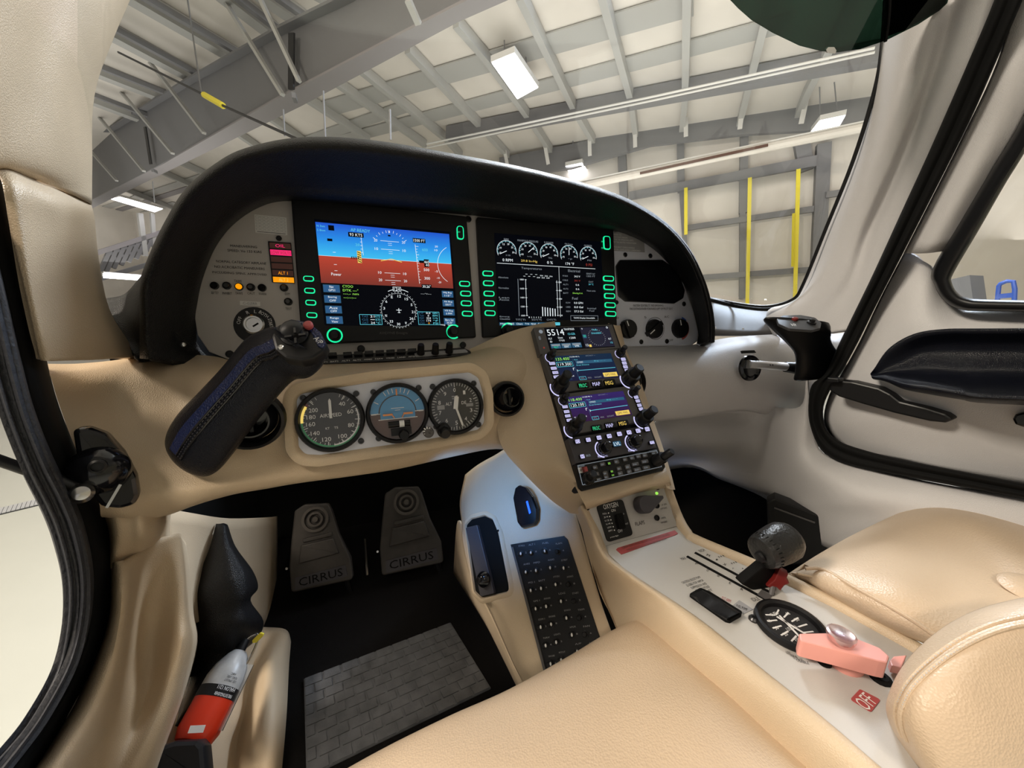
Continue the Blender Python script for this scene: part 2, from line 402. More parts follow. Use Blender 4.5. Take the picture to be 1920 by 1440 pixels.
# steel on the roof: purlins running down the slope (children of the ceiling)
def roofbar(pts, w, t, m, name='purlin', off=.1, parent=None):
    for a, b in zip(pts[:-1], pts[1:]):
        mb = MB(); bar(mb, ROOF.p(*a, off), ROOF.p(*b, off), w, t, m, up=rn); mb.build(name, parent or ceil, smooth=0)
for pts in ([(764, 89), (910, 244), (952, 290)], [(660, 115), (837, 259), (864, 290)], [(855, 40), (914, 109), (997, 226), (1032, 280)],
            [(975, -12), (1078, 204), (1112, 262)], [(1128, -20), (1183, 182), (1192, 250)], [(1289, -20), (1285, 182), (1279, 240)],
            [(1446, -10), (1395, 197), (1385, 236)], [(1606, -12), (1512, 175), (1496, 215)], [(627, 150), (797, 270)], [(570, 180), (691, 259)],
            [(500, 215), (600, 285)], [(440, 245), (520, 300)], [(330, 300), (440, 350)], [(300, 320), (400, 366)], [(236, 355), (330, 392)]):
    roofbar(pts, .13, .2, 'hangar_steel_light', off=.12)
for a, b in (((270, 4), (448, 109)), ((437, 0), (525, 69)), ((505, -6), (576, 44)), ((233, 73), (375, 150)), ((196, 137), (320, 186)), ((170, 184), (262, 219)), ((600, -20), (690, 30))):
    a = lerp(a, b, -.5); b = lerp(a, b, 1.06); roofbar([a, b], .24, .26, 'hangar_steel_light', off=.14)
    roofbar([(a[0]+6, a[1]-6), (b[0]+6, b[1]-6)], .10, .10, 'hangar_steel', name='purlin_flange', off=.30)
for a, b, w_, m in (((600, 208), (1300, 5), .55, 'hangar_steel_light'), ((640, 262), (1480, 42), .45, 'hangar_steel_light'), ((560, 270), (760, 200), .4, 'hangar_steel_light'), ((430, 330), (600, 268), .4, 'hangar_steel_light'),
                    ((190, 405), (400, 338), .3, 'flange_paint'), ((190, 447), (330, 398), .25, 'flange_paint'), ((190, 392), (420, 318), .35, 'hangar_steel_light'), ((190, 425), (330, 380), .3, 'hangar_steel_light'), ((200, 470), (330, 420), .3, 'hangar_steel_light'), ((200, 500), (330, 470), .3, 'hangar_steel_light')):
    roofbar([a, b], w_, .03, m, name='fabric_band', off=.03)
roofbar([(840, 252), (1300, 166)], .22, .34, 'hangar_steel', name='strut_purlin', off=.2)
roofbar([(1300, 166), (1665, 98)], .22, .34, 'hangar_steel', name='strut_purlin', off=.2)
# eave beam
mb = MB()
P = [(940, 298), (1074, 273), (1220, 240), (1355, 221), (1512, 192), (1660, 160)]; Q = [(940, 338), (1074, 318), (1220, 276), (1391, 256), (1526, 248), (1660, 228)]
EV = Pl(C0+e1*(DW-.35), -e1, e2)
for i in range(5): prism(mb, EV, [EV.l(*P[i]), EV.l(*P[i+1]), EV.l(*Q[i+1]), EV.l(*Q[i])], 0, .15, 'hangar_steel')
ebeam = mb.build('eave_beam', wfront, smooth=0)
def wallbar(a, b, w_, m, name, off=.1, t=.12, par=None):
    mb = MB(); bar(mb, WALL.p(*a, off), WALL.p(*b, off), t, w_, m, up=(WALL.p(*b)-WALL.p(*a)).cross(e1)); return mb.build(name, par if par is not None else wfront, smooth=0)
for a, b, w_ in (((1275, 180), (1277, 360), .18), ((1278, 360), (1288, 520), .12), ((1396, 200), (1393, 400), .18), ((1392, 400), (1391, 560), .13), ((1501, 262), (1512, 320), .3), ((1544, 270), (1530, 560), .28),
                 ((1166, 280), (1170, 372), .22), ((1048, 250), (1058, 310), .2), ((952, 290), (962, 330), .2), ((1160, 205), (1168, 270), .2)):
    wallbar(a, b, w_, 'hangar_steel', 'wall_post', t=.2)
for a, b, w_ in (((1180, 368), (1384, 330), .22), ((1384, 330), (1530, 302), .24), ((1285, 428), (1525, 392), .14), ((1288, 522), (1530, 505), .14), ((1548, 366), (1600, 358), .14), ((1560, 430), (1600, 424), .1)):
    wallbar(a, b, w_, 'hangar_steel', 'wall_girt', off=.2)
for k, (a, b) in enumerate((((1286, 352), (1286, 440)), ((1406, 333), (1401, 575)), ((1497, 317), (1490, 575)))):
    s = wallbar(a, b, .085, 'yellow_strap', 'yellow_strap', off=.42, t=.03); s.parent = None; s.matrix_parent_inverse = Matrix()
    tag(s, ['short yellow strap on the far wall just right of the black hood, leftmost of three', 'tall yellow strap on the far wall, middle one of the three', 'tall yellow strap on the far wall, rightmost, close to the grey column'][k], 'strap', 'yellow straps on the hangar wall')
mb = MB(); bar(mb, WALL.p(1488, 400, .5), WALL.p(1486, 500, .5), .03, .05, 'yellow_strap', up=Vector((0, 1, 0)))
tag(mb.build('strap_tail', smooth=0), 'thin loose yellow strap end hanging beside the rightmost yellow strap', 'strap')
for a, b in (((946, 282), (953, 318)), ((1021, 268), (1028, 308)), ((1105, 248), (1106, 292)), ((1190, 230), (1191, 276)), ((1286, 211), (1286, 256)), ((1393, 190), (1387, 242)), ((1519, 153), (1502, 232))):
    mb = MB(); bar(mb, EV.p(*a, .5), EV.p(*b, .5), .03, .10, 'white_paint', up=e2); mb.build('flange_brace', wfront, smooth=0)
# heater tube hung along the wall
TB = Pl(C0+e1*(DW-2.2), -e1, e2)
th = thing('heater_tube', TB.p(1350, 290), 'long cream radiant heater tube hung below the roof along the far wall', 'heater')
mb = MB(); tube(mb, [TB.p(1085, 350), TB.p(1350, 294), TB.p(1635, 236)], .085, 'insulation', n=1, seg=10); mb.build('tube', th)
mb = MB(); bar(mb, TB.p(1085, 343, -.1), TB.p(1635, 228, -.1), .24, .03, 'white_paint'); mb.build('reflector', th, smooth=0)
mb = MB(); bar(mb, TB.p(1200, 325, .12), TB.p(1440, 272, .12), .03, .05, 'gauge_brown'); mb.build('burner_slot', th, smooth=0)
# conduits
for a, b in (((800, 270), (1640, 90)), ((800, 277), (1640, 98))):
    mb = MB(); tube(mb, [ROOF.p(*a, .55), ROOF.p(1230, 180 if b[1] == 90 else 187, .55), ROOF.p(*b, .55)], .022, 'white_paint', n=1, seg=6)
    tag(mb.build('conduit'), 'pale conduit running along the dark purlin above the eave' if b[1] == 90 else 'pale conduit below its twin along the dark purlin above the eave', 'conduit')
# the great rafter
P1 = aZ(150, 386, 3.3); P2 = aZ(980, -48, 3.3); d = P2-P1; nn = Vector((d.y, -d.x, 0)).normalized()
if nn.dot(C0-P1) < 0: nn = -nn
RB = Pl(P1, nn, d.normalized())
th = thing('roof_rafter', P1, 'huge dark grey steel rafter crossing the hangar roof from upper middle to far left', 'beam')
mb = MB(); prism(mb, RB, [RB.l(*q) for q in ((150, 386), (292, 313), (529, 179), (753, 60), (980, -60), (900, -150), (663, 0), (540, 58), (365, 153), (150, 283))], -.03, 0, 'hangar_steel'); mb.build('web', th, smooth=0)
mb = MB(); A = [aZ(*q, 3.28) for q in ((150, 386), (303, 309), (529, 180), (753, 63), (990, -58))]; B = [aZ(*q, 3.28) for q in ((150, 402), (303, 327), (565, 199), (862, 40), (1090, -60))]
for i in range(4): slab(mb, [A[i], A[i+1], B[i+1], B[i]], .03, 'flange_paint', Vector((0, 0, 1)))
mb.build('bottom_flange', th, smooth=0)
mb = MB(); U = [RB.p(*q, .0) for q in ((150, 283), (365, 153), (540, 58), (663, 0), (900, -150))]
for i in range(4): bar(mb, U[i], U[i+1], .30, .04, 'hangar_steel')
mb.build('top_flange', th, smooth=0)
for q in (((547, 62), (546, 168)), ((272, 238), (283, 308))):
    mb = MB(); a = RB.p(*q[0], .12); b = RB.p(*q[1], .12); bar(mb, a, b, .03, .16, 'gauge_black', up=RB.x); mb.build('stiffener', th, smooth=0)
    mb = MB(); c = RB.p(q[1][0]+6, q[1][1]+10, .25); bar(mb, c, c+Vector((0, 0, -.08)), .2, .06, 'hangar_steel'); mb.build('bracket', th, smooth=0)
for a, b in (((405, -25), (530, 178)), ((270, 102), (383, 250)), ((226, 171), (324, 288)), ((178, 210), (270, 321)), ((160, 272), (219, 339)), ((489, 0), (561, 153)), ((765, 0), (785, 45))):
    mb = MB(); bar(mb, RB.p(*a, .45), RB.p(*b, .25), .075, .05, 'hangar_steel_light'); mb.build('flange_brace', th, smooth=0)
# cables
mb = MB(); tube(mb, [RB.p(222, 98, 1.2), RB.p(383, 178, 1.2), RB.p(418, 198, 1.2), RB.p(560, 262, 1.2)], .02, 'gauge_black', n=1, seg=6)
tb = mb.build('hoist_cable'); tag(tb, 'dark cable crossing in front of the rafter with a yellow grip sleeve', 'cable')
mb = MB(); tube(mb, [RB.p(383, 178, 1.2), RB.p(418, 198, 1.2)], .045, 'yellow_strap', n=1, seg=8); mb.build('yellow_sleeve', tb)
for k, (a, b) in enumerate((((352, 0), (378, 177)), ((531, 205), (534, 255)), ((606, 170), (610, 258)), ((286, 340), (290, 380)), ((731, 205), (732, 262)))):
    mb = MB(); tube(mb, [RB.p(*a, 1.0), RB.p(*b, 1.0)], .012, 'hangar_steel', n=1, seg=5)
    tag(mb.build('hanging_wire'), ['thin wire dropping to the yellow cable sleeve', 'thin wire hanging under the rafter bracket', 'thin wire hanging right of the rafter bracket', 'thin wire above the long lamp at the left', 'thin wire hanging above the crown of the hood'][k], 'wire', 'thin wires hanging from the roof')
# lamps
def lamp(px, z, label, wires=()):
    c = aZ(sum(p[0] for p in px)/4, sum(p[1] for p in px)/4, z)
    th = thing('high_bay_lamp', c, label, 'lamp', 'hangar roof lamps')
    P = [aZ(*p, z) for p in px]; ctr = sum(P, Vector())/4
    mb = MB(); slab(mb, [ctr+(p-ctr)*1.06+Vector((0, 0, .02)) for p in P], .1, 'white_paint', Vector((0, 0, 1))); mb.build('housing', th, smooth=0)
    mb = MB(); slab(mb, P, .03, 'lamp_glow', Vector((0, 0, 1))); mb.build('glowing_panel', th, smooth=0)
    for a in wires:
        mb = MB(); e = ctr+Vector((0, 0, .1)); dx = aZ(*a, z+1.2); tube(mb, [e+(P[0]-ctr)*.5 if a == wires[0] else e+(P[2]-ctr)*.5, dx], .012, 'hangar_steel', n=1, seg=5); mb.build('hanger_wire', th)
lamp([(923, 120), (965, 103), (1008, 165), (970, 186)], 4.2, 'brightest lamp, large white panel high in the middle of the windscreen', ((945, -5), (980, 5)))
lamp([(1061, 313), (1091, 307), (1107, 330), (1075, 338)], 3.6, 'small bright lamp just above the crest of the black hood', ((1076, 215),))
lamp([(1521, 248), (1537, 228), (1584, 218), (1574, 236)], 3.6, 'bright slanted lamp at the right, below the tinted visor', ((1535, 110), (1560, 110)))
lamp([(209, 374), (226, 370), (305, 392), (290, 398)], 3.8, 'long thin lamp at the far left beneath the rafter', ((288, 345),))
# far left trusses
LW = Pl(C0-e2*26, e2, e1)
th = thing('high_bay_lamp', LW.p(235, 519, 1), 'faint low lamp at the left edge of the hood', 'lamp', 'hangar roof lamps')
mb = MB(); bar(mb, LW.p(192, 514, 1), LW.p(270, 520, 1), .25, .22, 'white_paint'); mb.build('housing', th, smooth=0)
mb = MB(); bar(mb, LW.p(195, 517, 1.15), LW.p(266, 522, 1.15), .2, .2, 'lamp_glow'); mb.build('glowing_panel', th, smooth=0)
mb = MB()
for k in range(7):
    a = (185+k*14, 515-k*6); b = (205+k*14, 470-k*5); bar(mb, LW.p(*a), LW.p(*b), .15, .15, 'hangar_steel')
    bar(mb, LW.p(*b), LW.p(b[0]+16, b[1]+22), .12, .12, 'hangar_steel')
bar(mb, LW.p(170, 528), LW.p(330, 480), .2, .2, 'hangar_steel'); bar(mb, LW.p(170, 478), LW.p(320, 430), .2, .2, 'flange_paint')
bar(mb, LW.p(262, 400), LW.p(272, 480), .2, .2, 'hangar_steel_light'); bar(mb, LW.p(285, 400), LW.p(290, 470), .16, .16, 'hangar_steel_light')
tag(mb.build('roof_truss', smooth=0), 'dim grey lattice of distant roof trusses at the far left', 'truss')
# drain grate in the floor at the left
FLP = Pl(C0-Vector((0, 0, 1.9)), Vector((0, 0, 1)))
a = FLP.p(-10, 962); b = FLP.p(90, 938); d = (b-a).normalized(); s = Vector((-d.y, d.x, 0)); n_ = 0
gr = thing('floor_drain', a, 'long grey slotted drain grate let into the pale hangar floor', 'drain')
mb = MB(); bar(mb, a-d*3+Vector((0, 0, .003)), b+d*3+Vector((0, 0, .003)), .16, .006, 'gauge_black'); mb.build('channel', gr, smooth=0)
L = (b-a).length
for k in range(44):
    mb = MB(); c = a+d*(-.3+(L+.8)*k/43)+Vector((0, 0, .008)); bar(mb, c-s*.07, c+s*.07, .022, .008, 'hangar_steel_light'); mb.build('grate_bar', gr, smooth=0)
# blue frame of a cart outside the right window
th = thing('blue_cart', aX(1890, 560, 7.5), 'blue tubular cart handle outside the right door window', 'cart')
mb = MB(); g = lambda u, v: aX(u, v, 6.5)
tube(mb, [g(1868, 585), g(1872, 545), g(1876, 532), g(1900, 528), g(1902, 560), g(1900, 585)], .02, 'blue_paint', n=2, seg=8); mb.build('handle_frame', th)
mb = MB(); bar(mb, g(1872, 556), g(1902, 553), .03, .05, 'blue_paint'); mb.build('cross_bar', th, smooth=0)
mb = MB(); tube(mb, [g(1790, 545), g(1792, 534), g(1808, 532), g(1812, 545)], .018, 'blue_paint', n=2, seg=8); mb.build('rear_handle', th)
mb = MB(); bar(mb, g(1800, 552), g(1835, 545), .3, .35, 'hangar_steel'); mb.build('tray', th, smooth=0)

# ================================================================ cabin shell
BACK = Vector((0, .35, 0))
# windscreen, with the black sealing edge
rows = [[aY(150, -120, .50), aY(600, -120, .50), aY(1100, -120, .50), aY(1500, -120, .50), aY(1700, -110, .52)],
        [aY(150, 150, .62), aY(600, 120, .74), aY(1100, 120, .80), aY(1450, 120, .74), aY(1640, 150, .64)],
        [aY(140, 400, .72), aY(600, 330, .95), aY(1100, 360, 1.05), aY(1400, 350, .95), aY(1580, 360, .78)],
        [aY(140, 600, .78), aY(600, 470, 1.1), aY(1100, 520, 1.2), aY(1400, 560, 1.05), aY(1500, 572, .84)]]
rows.insert(0, [a+(a-b)*.8 for a, b in zip(rows[0], rows[1])])
patch('window_1', rows, 'windscreen_glass', kind='structure', nu=5, nv=5, solid=.004)
# left pillar lining (two padded leather pieces)
rows = [[aX(-60, -60, -.245), aX(20, -60, -.25), aX(100, -60, -.262), aX(170, -60, -.275), aX(268, -60, -.30), aX(258, -60, -.36)],
        [aX(-60, 60, -.25), aX(15, 60, -.252), aX(80, 60, -.262), aX(150, 60, -.27), aX(212, 70, -.30), aX(203, 70, -.36)],
        [aX(-60, 180, -.255), aX(5, 180, -.255), aX(60, 180, -.26), aX(130, 180, -.268), aX(176, 180, -.30), aX(168, 180, -.36)],
        [aX(-60, 290, -.26), aX(-5, 290, -.262), aX(50, 300, -.26), aX(120, 310, -.266), aX(172, 310, -.30), aX(163, 320, -.36)],
        [aX(-60, 322, -.27), aX(-5, 318, -.272), aX(50, 332, -.275), aX(120, 358, -.28), aX(171, 381, -.30), aX(163, 390, -.36)]]
rows.insert(0, [a+(a-b)*1.5 for a, b in zip(rows[0], rows[1])])
LP = patch('trim_1', rows, 'leather', kind='structure', nu=5, nv=6, solid=.01)
rows = [[aX(-8, 314, -.275), aX(20, 318, -.27), aX(60, 335, -.275), aX(110, 355, -.282), aX(170, 383, -.31), aX(164, 395, -.36)],
        [aX(4, 345, -.262), aX(30, 350, -.256), aX(70, 366, -.256), aX(120, 385, -.262), aX(176, 408, -.30), aX(168, 415, -.36)],
        [aX(18, 420, -.262), aX(45, 420, -.256), aX(90, 430, -.258), aX(135, 440, -.266), aX(184, 480, -.305), aX(176, 485, -.36)],
        [aX(46, 540, -.262), aX(66, 540, -.258), aX(110, 540, -.26), aX(155, 550, -.268), aX(203, 575, -.305), aX(195, 580, -.36)],
        [aX(66, 630, -.262), aX(85, 630, -.258), aX(125, 630, -.26), aX(180, 630, -.268), aX(240, 640, -.30), aX(232, 640, -.36)],
        [aX(76, 676, -.266), aX(95, 677, -.262), aX(130, 676, -.264), aX(190, 674, -.272), aX(262, 668, -.30), aX(252, 668, -.36)]]
patch('trim_2', rows, 'leather', kind='structure', nu=5, nv=6, solid=.01)
# left door opening: inner black gap and textured rubber seal
inner = [(-14, 300), (0, 345), (24, 430), (50, 540), (72, 640), (96, 740), (130, 830), (170, 910), (196, 975), (210, 1060), (205, 1140), (180, 1220), (130, 1315), (88, 1390), (30, 1480)]
outer = [(-70, 560), (-50, 600), (-35, 650), (-22, 710), (-10, 752), (10, 810), (45, 895), (80, 965), (100, 1020), (116, 1090), (116, 1170), (98, 1260), (50, 1350), (0, 1410), (-60, 1470)]
mid = [lerp(a, b, .42) for a, b in zip(inner, outer)]
rows = [[aX(p[0]+(8 if p[1] < 950 else 26), p[1], -.33) for p in inner], [aX(p[0]+3, p[1], -.285) for p in inner], [aX(*lerp(a, b, .15), -.272) for a, b in zip(inner, outer)], [aX(*lerp(a, b, .38), -.275) for a, b in zip(inner, outer)]]
patch('trim_3', rows, 'matt_black', kind='structure', nu=4, nv=3, solid=.006)
rows = [[aX(*lerp(a, b, .34), -.285) for a, b in zip(inner, outer)], [aX(*lerp(a, b, .42), -.262) for a, b in zip(inner, outer)], [aX(*lerp(a, b, .58), -.256) for a, b in zip(inner, outer)],
        [aX(*lerp(a, b, .72), -.266) for a, b in zip(inner, outer)], [aX(*lerp(a, b, .80), -.262) for a, b in zip(inner, outer)], [aX(*lerp(a, b, .9), -.268) for a, b in zip(inner, outer)], [aX(*b, -.30) for a, b in zip(inner, outer)]]
patch('door_seal', rows, 'rubber', kind='structure', nu=5, nv=4, solid=.006)
# sill lining below the dash at the left
rows = [[aX(185, 955, -.30), aX(205, 955, -.262), aX(240, 950, -.25), aX(270, 960, -.24), aX(310, 960, -.245), aX(322, 955, -.30)],
        [aX(200, 1000, -.30), aX(214, 1000, -.262), aX(245, 1000, -.25), aX(275, 1000, -.24), aX(308, 990, -.245), aX(318, 985, -.30)],
        [aX(202, 1068, -.30), aX(210, 1066, -.275), aX(244, 1060, -.268), aX(272, 1042, -.262), aX(298, 1024, -.262), aX(318, 1012, -.30)]]
patch('trim_4', rows, 'leather', kind='structure', nu=5, nv=5, solid=.006)
rows = [[aX(203, 1058, -.30), aX(214, 1054, -.268), aX(240, 1048, -.258), aX(270, 1032, -.255), aX(300, 1012, -.25), aX(334, 1000, -.245), aX(342, 1008, -.26), aX(350, 1020, -.32)],
        [aX(205, 1110, -.30), aX(214, 1105, -.262), aX(240, 1100, -.25), aX(270, 1090, -.262), aX(300, 1070, -.255), aX(336, 1055, -.24), aX(348, 1058, -.25), aX(358, 1065, -.32)],
        [aX(202, 1160, -.30), aX(210, 1158, -.262), aX(236, 1160, -.25), aX(262, 1160, -.27), aX(296, 1160, -.26), aX(340, 1150, -.235), aX(354, 1148, -.245), aX(366, 1150, -.32)],
        [aX(180, 1230, -.30), aX(192, 1228, -.262), aX(222, 1240, -.248), aX(250, 1246, -.27), aX(290, 1240, -.26), aX(340, 1210, -.228), aX(362, 1205, -.24), aX(372, 1205, -.32)],
        [aX(140, 1320, -.30), aX(155, 1320, -.26), aX(192, 1330, -.246), aX(222, 1340, -.262), aX(262, 1340, -.26), aX(310, 1310, -.235), aX(338, 1300, -.24), aX(346, 1302, -.32)],
        [aX(78, 1420, -.30), aX(92, 1420, -.26), aX(130, 1430, -.246), aX(170, 1440, -.262), aX(215, 1440, -.258), aX(266, 1420, -.24), aX(300, 1400, -.245), aX(310, 1400, -.32)],
        [aX(20, 1500, -.30), aX(35, 1500, -.26), aX(75, 1510, -.246), aX(115, 1520, -.262), aX(165, 1520, -.258), aX(225, 1500, -.24), aX(265, 1490, -.245), aX(280, 1490, -.32)]]
patch('wall_left_lining', rows, 'leather', kind='structure', nu=5, nv=6, solid=.008)
# footwell
mb = MB()
slab(mb, [C0+Vector(p) for p in ((-.34, -.1, -.80), (1.02, -.1, -.80), (1.02, 1.5, -.80), (-.34, 1.5, -.80))], -.02, 'carpet', Vector((0, 0, 1)))
floor = mb.build('floor', smooth=0, kind='structure')
mb = MB(); slab(mb, [C0+Vector(p) for p in ((-.40, 1.30, -.80), (1.02, 1.30, -.80), (1.02, 1.22, .1), (-.40, 1.22, .1))], .02, 'matt_black', Vector((0, 1, 0)))
mb.build('wall_firewall', smooth=0, kind='structure')
mb = MB(); slab(mb, [C0+Vector(p) for p in ((-.36, .75, -.80), (-.36, 1.4, -.80), (-.36, 1.4, .05), (-.36, .75, -.05))], .01, 'matt_black', Vector((-1, 0, 0)))
mb.build('wall_footwell', smooth=0, kind='structure')
# pale kick panel behind the hose boot, and the lower sill moulding
rows = [[aY(300, 950, .66), aY(360, 962, .74), aY(430, 972, .85), aY(500, 970, 1.0), aY(520, 968, 1.15)],
        [aY(320, 1060, .64), aY(380, 1060, .74), aY(440, 1060, .85), aY(500, 1050, .98), aY(520, 1050, 1.12)],
        [aY(340, 1160, .62), aY(400, 1170, .72), aY(450, 1180, .82), aY(500, 1180, .95), aY(515, 1180, 1.05)]]
patch('trim_5', rows, 'leather', kind='structure', nu=4, nv=4, solid=.006)
rows = [[aY(340, 1180, .78), aY(450, 1175, .84), aY(500, 1176, .90), aY(535, 1180, .88), aY(545, 1200, .86), aY(548, 1240, .88)],
        [aY(330, 1260, .70), aY(430, 1250, .75), aY(475, 1245, .80), aY(505, 1240, .75), aY(535, 1250, .76), aY(548, 1280, .82)],
        [aY(305, 1330, .62), aY(435, 1330, .66), aY(462, 1320, .70), aY(500, 1300, .67), aY(532, 1310, .68), aY(545, 1340, .76)],
        [aY(280, 1400, .56), aY(410, 1400, .60), aY(445, 1390, .65), aY(490, 1370, .61), aY(528, 1370, .62), aY(540, 1400, .70)],
        [aY(260, 1470, .52), aY(400, 1470, .55), aY(440, 1460, .60), aY(485, 1450, .56), aY(524, 1450, .57), aY(536, 1470, .66)]]
patch('trim_6', rows, 'leather', kind='structure', nu=5, nv=5, solid=.006)
# black edge of carpet wall beside it
rows = [[aY(520, 960, 1.16), aY(700, 900, 1.2)], [aY(520, 1060, 1.12), aY(700, 1060, 1.2)], [aY(516, 1180, 1.05), aY(700, 1150, 1.2)]]
# right: windscreen pillar lining
rows = [[aX(1664, -60, .86), aX(1700, -60, .80), aX(1760, -60, .80), aX(1800, -60, .815), aX(1830, -60, .80), aX(1890, -60, .81), aX(1900, -60, .86)],
        [aX(1652, 100, .86), aX(1690, 100, .82), aX(1735, 100, .815), aX(1765, 100, .83), aX(1790, 110, .82), aX(1822, 120, .825), aX(1835, 120, .87)],
        [aX(1600, 300, .92), aX(1640, 290, .87), aX(1675, 280, .86), aX(1700, 280, .875), aX(1720, 285, .86), aX(1748, 290, .865), aX(1760, 290, .90)],
        [aX(1525, 480, .97), aX(1570, 450, .92), aX(1610, 430, .90), aX(1632, 430, .915), aX(1650, 440, .90), aX(1676, 450, .90), aX(1690, 450, .94)],
        [aX(1490, 560, 1.0), aX(1520, 540, .94), aX(1570, 525, .915), aX(1600, 525, .92), aX(1620, 530, .91), aX(1640, 520, .91), aX(1650, 520, .95)],
        [aX(1440, 582, 1.0), aX(1470, 590, .95), aX(1520, 590, .925), aX(1560, 590, .92), aX(1590, 590, .915), aX(1612, 588, .91), aX(1620, 590, .95)],
        [aX(1438, 628, 1.0), aX(1470, 628, .95), aX(1510, 628, .925), aX(1548, 626, .92), aX(1570, 622, .915), aX(1594, 618, .91), aX(1600, 618, .95)]]
rows.insert(0, [a+(a-b)*1.5 for a, b in zip(rows[0], rows[1])])
patch('trim_7', rows, 'leather_cool_lit', kind='structure', nu=5, nv=6, solid=.008)
# black windscreen edge moulding
mb = MB(); g = lambda u, v, X: aX(u, v, X)
tube(mb, [g(1682, -300, .84), g(1664, -60, .855), g(1655, 80, .86), g(1640, 170, .87), g(1600, 300, .90), g(1548, 430, .93), g(1505, 535, .95), g(1485, 562, .955), g(1440, 574, .96), g(1390, 570, .97), g(1338, 560, .98)], .0035, 'black', seg=8)
mb.build('trim_8', kind='structure')
# grey metallic side of the glareshield shelf at the right, rivets and dark moulding
rows = [[aY(1330, 556, .86), aY(1380, 570, .84), aY(1440, 577, .82), aY(1485, 570, .80), aY(1500, 560, .80)], [aY(1330, 580, .80), aY(1380, 590, .78), aY(1430, 594, .76), aY(1460, 588, .75), aY(1480, 582, .75)], [aY(1330, 628, .74), aY(1380, 628, .72), aY(1420, 628, .71), aY(1445, 628, .70), aY(1460, 628, .70)]]
sh = patch('trim_9', rows, 'radio_grey', kind='structure', nu=5, nv=4)
mb = MB(); tube(mb, [aY(1328, 563, .84), aY(1390, 577, .82), aY(1440, 581, .80), aY(1482, 568, .79), aY(1505, 545, .79)], .007, 'matt_black', seg=8); mb.build('edge_moulding', sh)
for u, v in ((1341, 615), (1393, 617)):
    mb = MB(); lathe(mb, aY(u, v, .715), Vector((0, -1, .2)), Vector((1, 0, 0)), [(.003, 0), (.002, .002)], 'steel', 10); mb.build('rivet', sh)
# door seal, right
sL = [(1945, -300), (1880, -60), (1866, 0), (1815, 120), (1750, 270), (1695, 390), (1640, 510), (1596, 600), (1572, 650), (1548, 700), (1524, 722), (1516, 760), (1520, 800), (1540, 842), (1580, 868), (1660, 886), (1780, 908), (1960, 942), (2300, 1000)]
sR = [(2035, -300), (1940, -60), (1916, 0), (1868, 110), (1815, 230), (1755, 350), (1694, 470), (1640, 575), (1608, 640), (1580, 692), (1560, 722), (1543, 762), (1547, 800), (1570, 826), (1610, 842), (1680, 860), (1790, 882), (1960, 914), (2300, 970)]
def xs(v, d=0): return .775+.11*max(0, min(1, v/640))+d
rows = [[aX(*lerp(a, b, q), xs(a[1], d)) for a, b in zip(sL, sR)] for q, d in ((-.05, .08), (0, .012), (.25, .001), (.5, .006), (.75, .001), (1, .012), (1.05, .08))]
patch('trim_10', rows, 'matt_black', kind='structure', nu=4, nv=3, solid=.006)
# right door: window frame, lining, armrest, handle
door = thing('door_1', aX(1800, 700, .95), None, None); door['kind'] = 'structure'
dr = [[aX(1925, -60, xs(0, .03)), aX(1960, -60, xs(0, .03)), aX(2020, -60, xs(0, .04))],
      [aX(1870, 115, xs(115, .03)), aX(1900, 120, xs(115, .025)), aX(1965, 120, xs(115, .04))],
      [aX(1815, 235, xs(235, .03)), aX(1858, 240, xs(235, .025)), aX(1918, 228, xs(235, .04))],
      [aX(1755, 355, xs(355, .03)), aX(1802, 355, xs(355, .022)), aX(1852, 340, xs(355, .04))],
      [aX(1694, 475, xs(475, .03)), aX(1735, 475, xs(475, .022)), aX(1777, 470, xs(475, .04))]]
dr.insert(0, [a+(a-b)*1.3 for a, b in zip(dr[0], dr[1])])
patch('window_post_lining', [[r[i] for r in dr] for i in range(3)], 'leather_cool_lit', door, nu=5, nv=5, solid=.008)
rows = [[aX(1697, 470, .92), aX(1722, 484, .908), aX(1748, 500, .92), aX(1752, 512, .945)],
        [aX(1650, 560, .92), aX(1685, 555, .905), aX(1740, 535, .91), aX(1768, 545, .94)],
        [aX(1612, 640, .92), aX(1660, 630, .90), aX(1735, 590, .90), aX(1800, 575, .94)],
        [aX(1582, 694, .92), aX(1650, 690, .895), aX(1760, 640, .895), aX(1860, 580, .94)],
        [aX(1555, 740, .92), aX(1640, 740, .895), aX(1800, 700, .89), aX(2250, 576, .94)],
        [aX(1545, 790, .92), aX(1640, 790, .90), aX(1780, 780, .90), aX(2250, 700, .90)],
        [aX(1570, 828, .93), aX(1660, 830, .91), aX(1790, 840, .915), aX(2250, 850, .91)],
        [aX(1612, 848, .93), aX(1690, 862, .92), aX(1790, 884, .925), aX(2250, 968, .93)]]
patch('door_lining', rows, 'leather_cool_lit', door, nu=6, nv=5, solid=.008)
fo = [(2060, -80), (1920, 214), (1860, 315), (1800, 415), (1748, 505), (1752, 535), (1768, 562), (1800, 580), (1860, 584), (2250, 590)]
fi = [(2080, -10), (1935, 262), (1885, 345), (1835, 432), (1788, 512), (1785, 530), (1795, 548), (1815, 558), (1870, 562), (2250, 568)]
rows = [[aX(*lerp(a, b, q), xs(a[1], d)) for a, b in zip(fo, fi)] for q, d in ((0, .06), (.08, .022), (.5, .014), (.92, .022), (1, .07))]
patch('window_frame', rows, 'black', door, nu=4, nv=3, solid=.004)
mb = MB(); DP = Pl(aX(1900, 500, .962), Vector((-1, 0, 0)), Vector((0, -1, 0)))
prism(mb, DP, [DP.l(u, v) for u, v in ((2090, -20), (1920, 290), (1785, 512), (1783, 532), (1795, 552), (1815, 562), (1870, 566), (2250, 572))], -.004, 0, 'windscreen_glass')
mb.build('window_2', smooth=0, kind='structure')
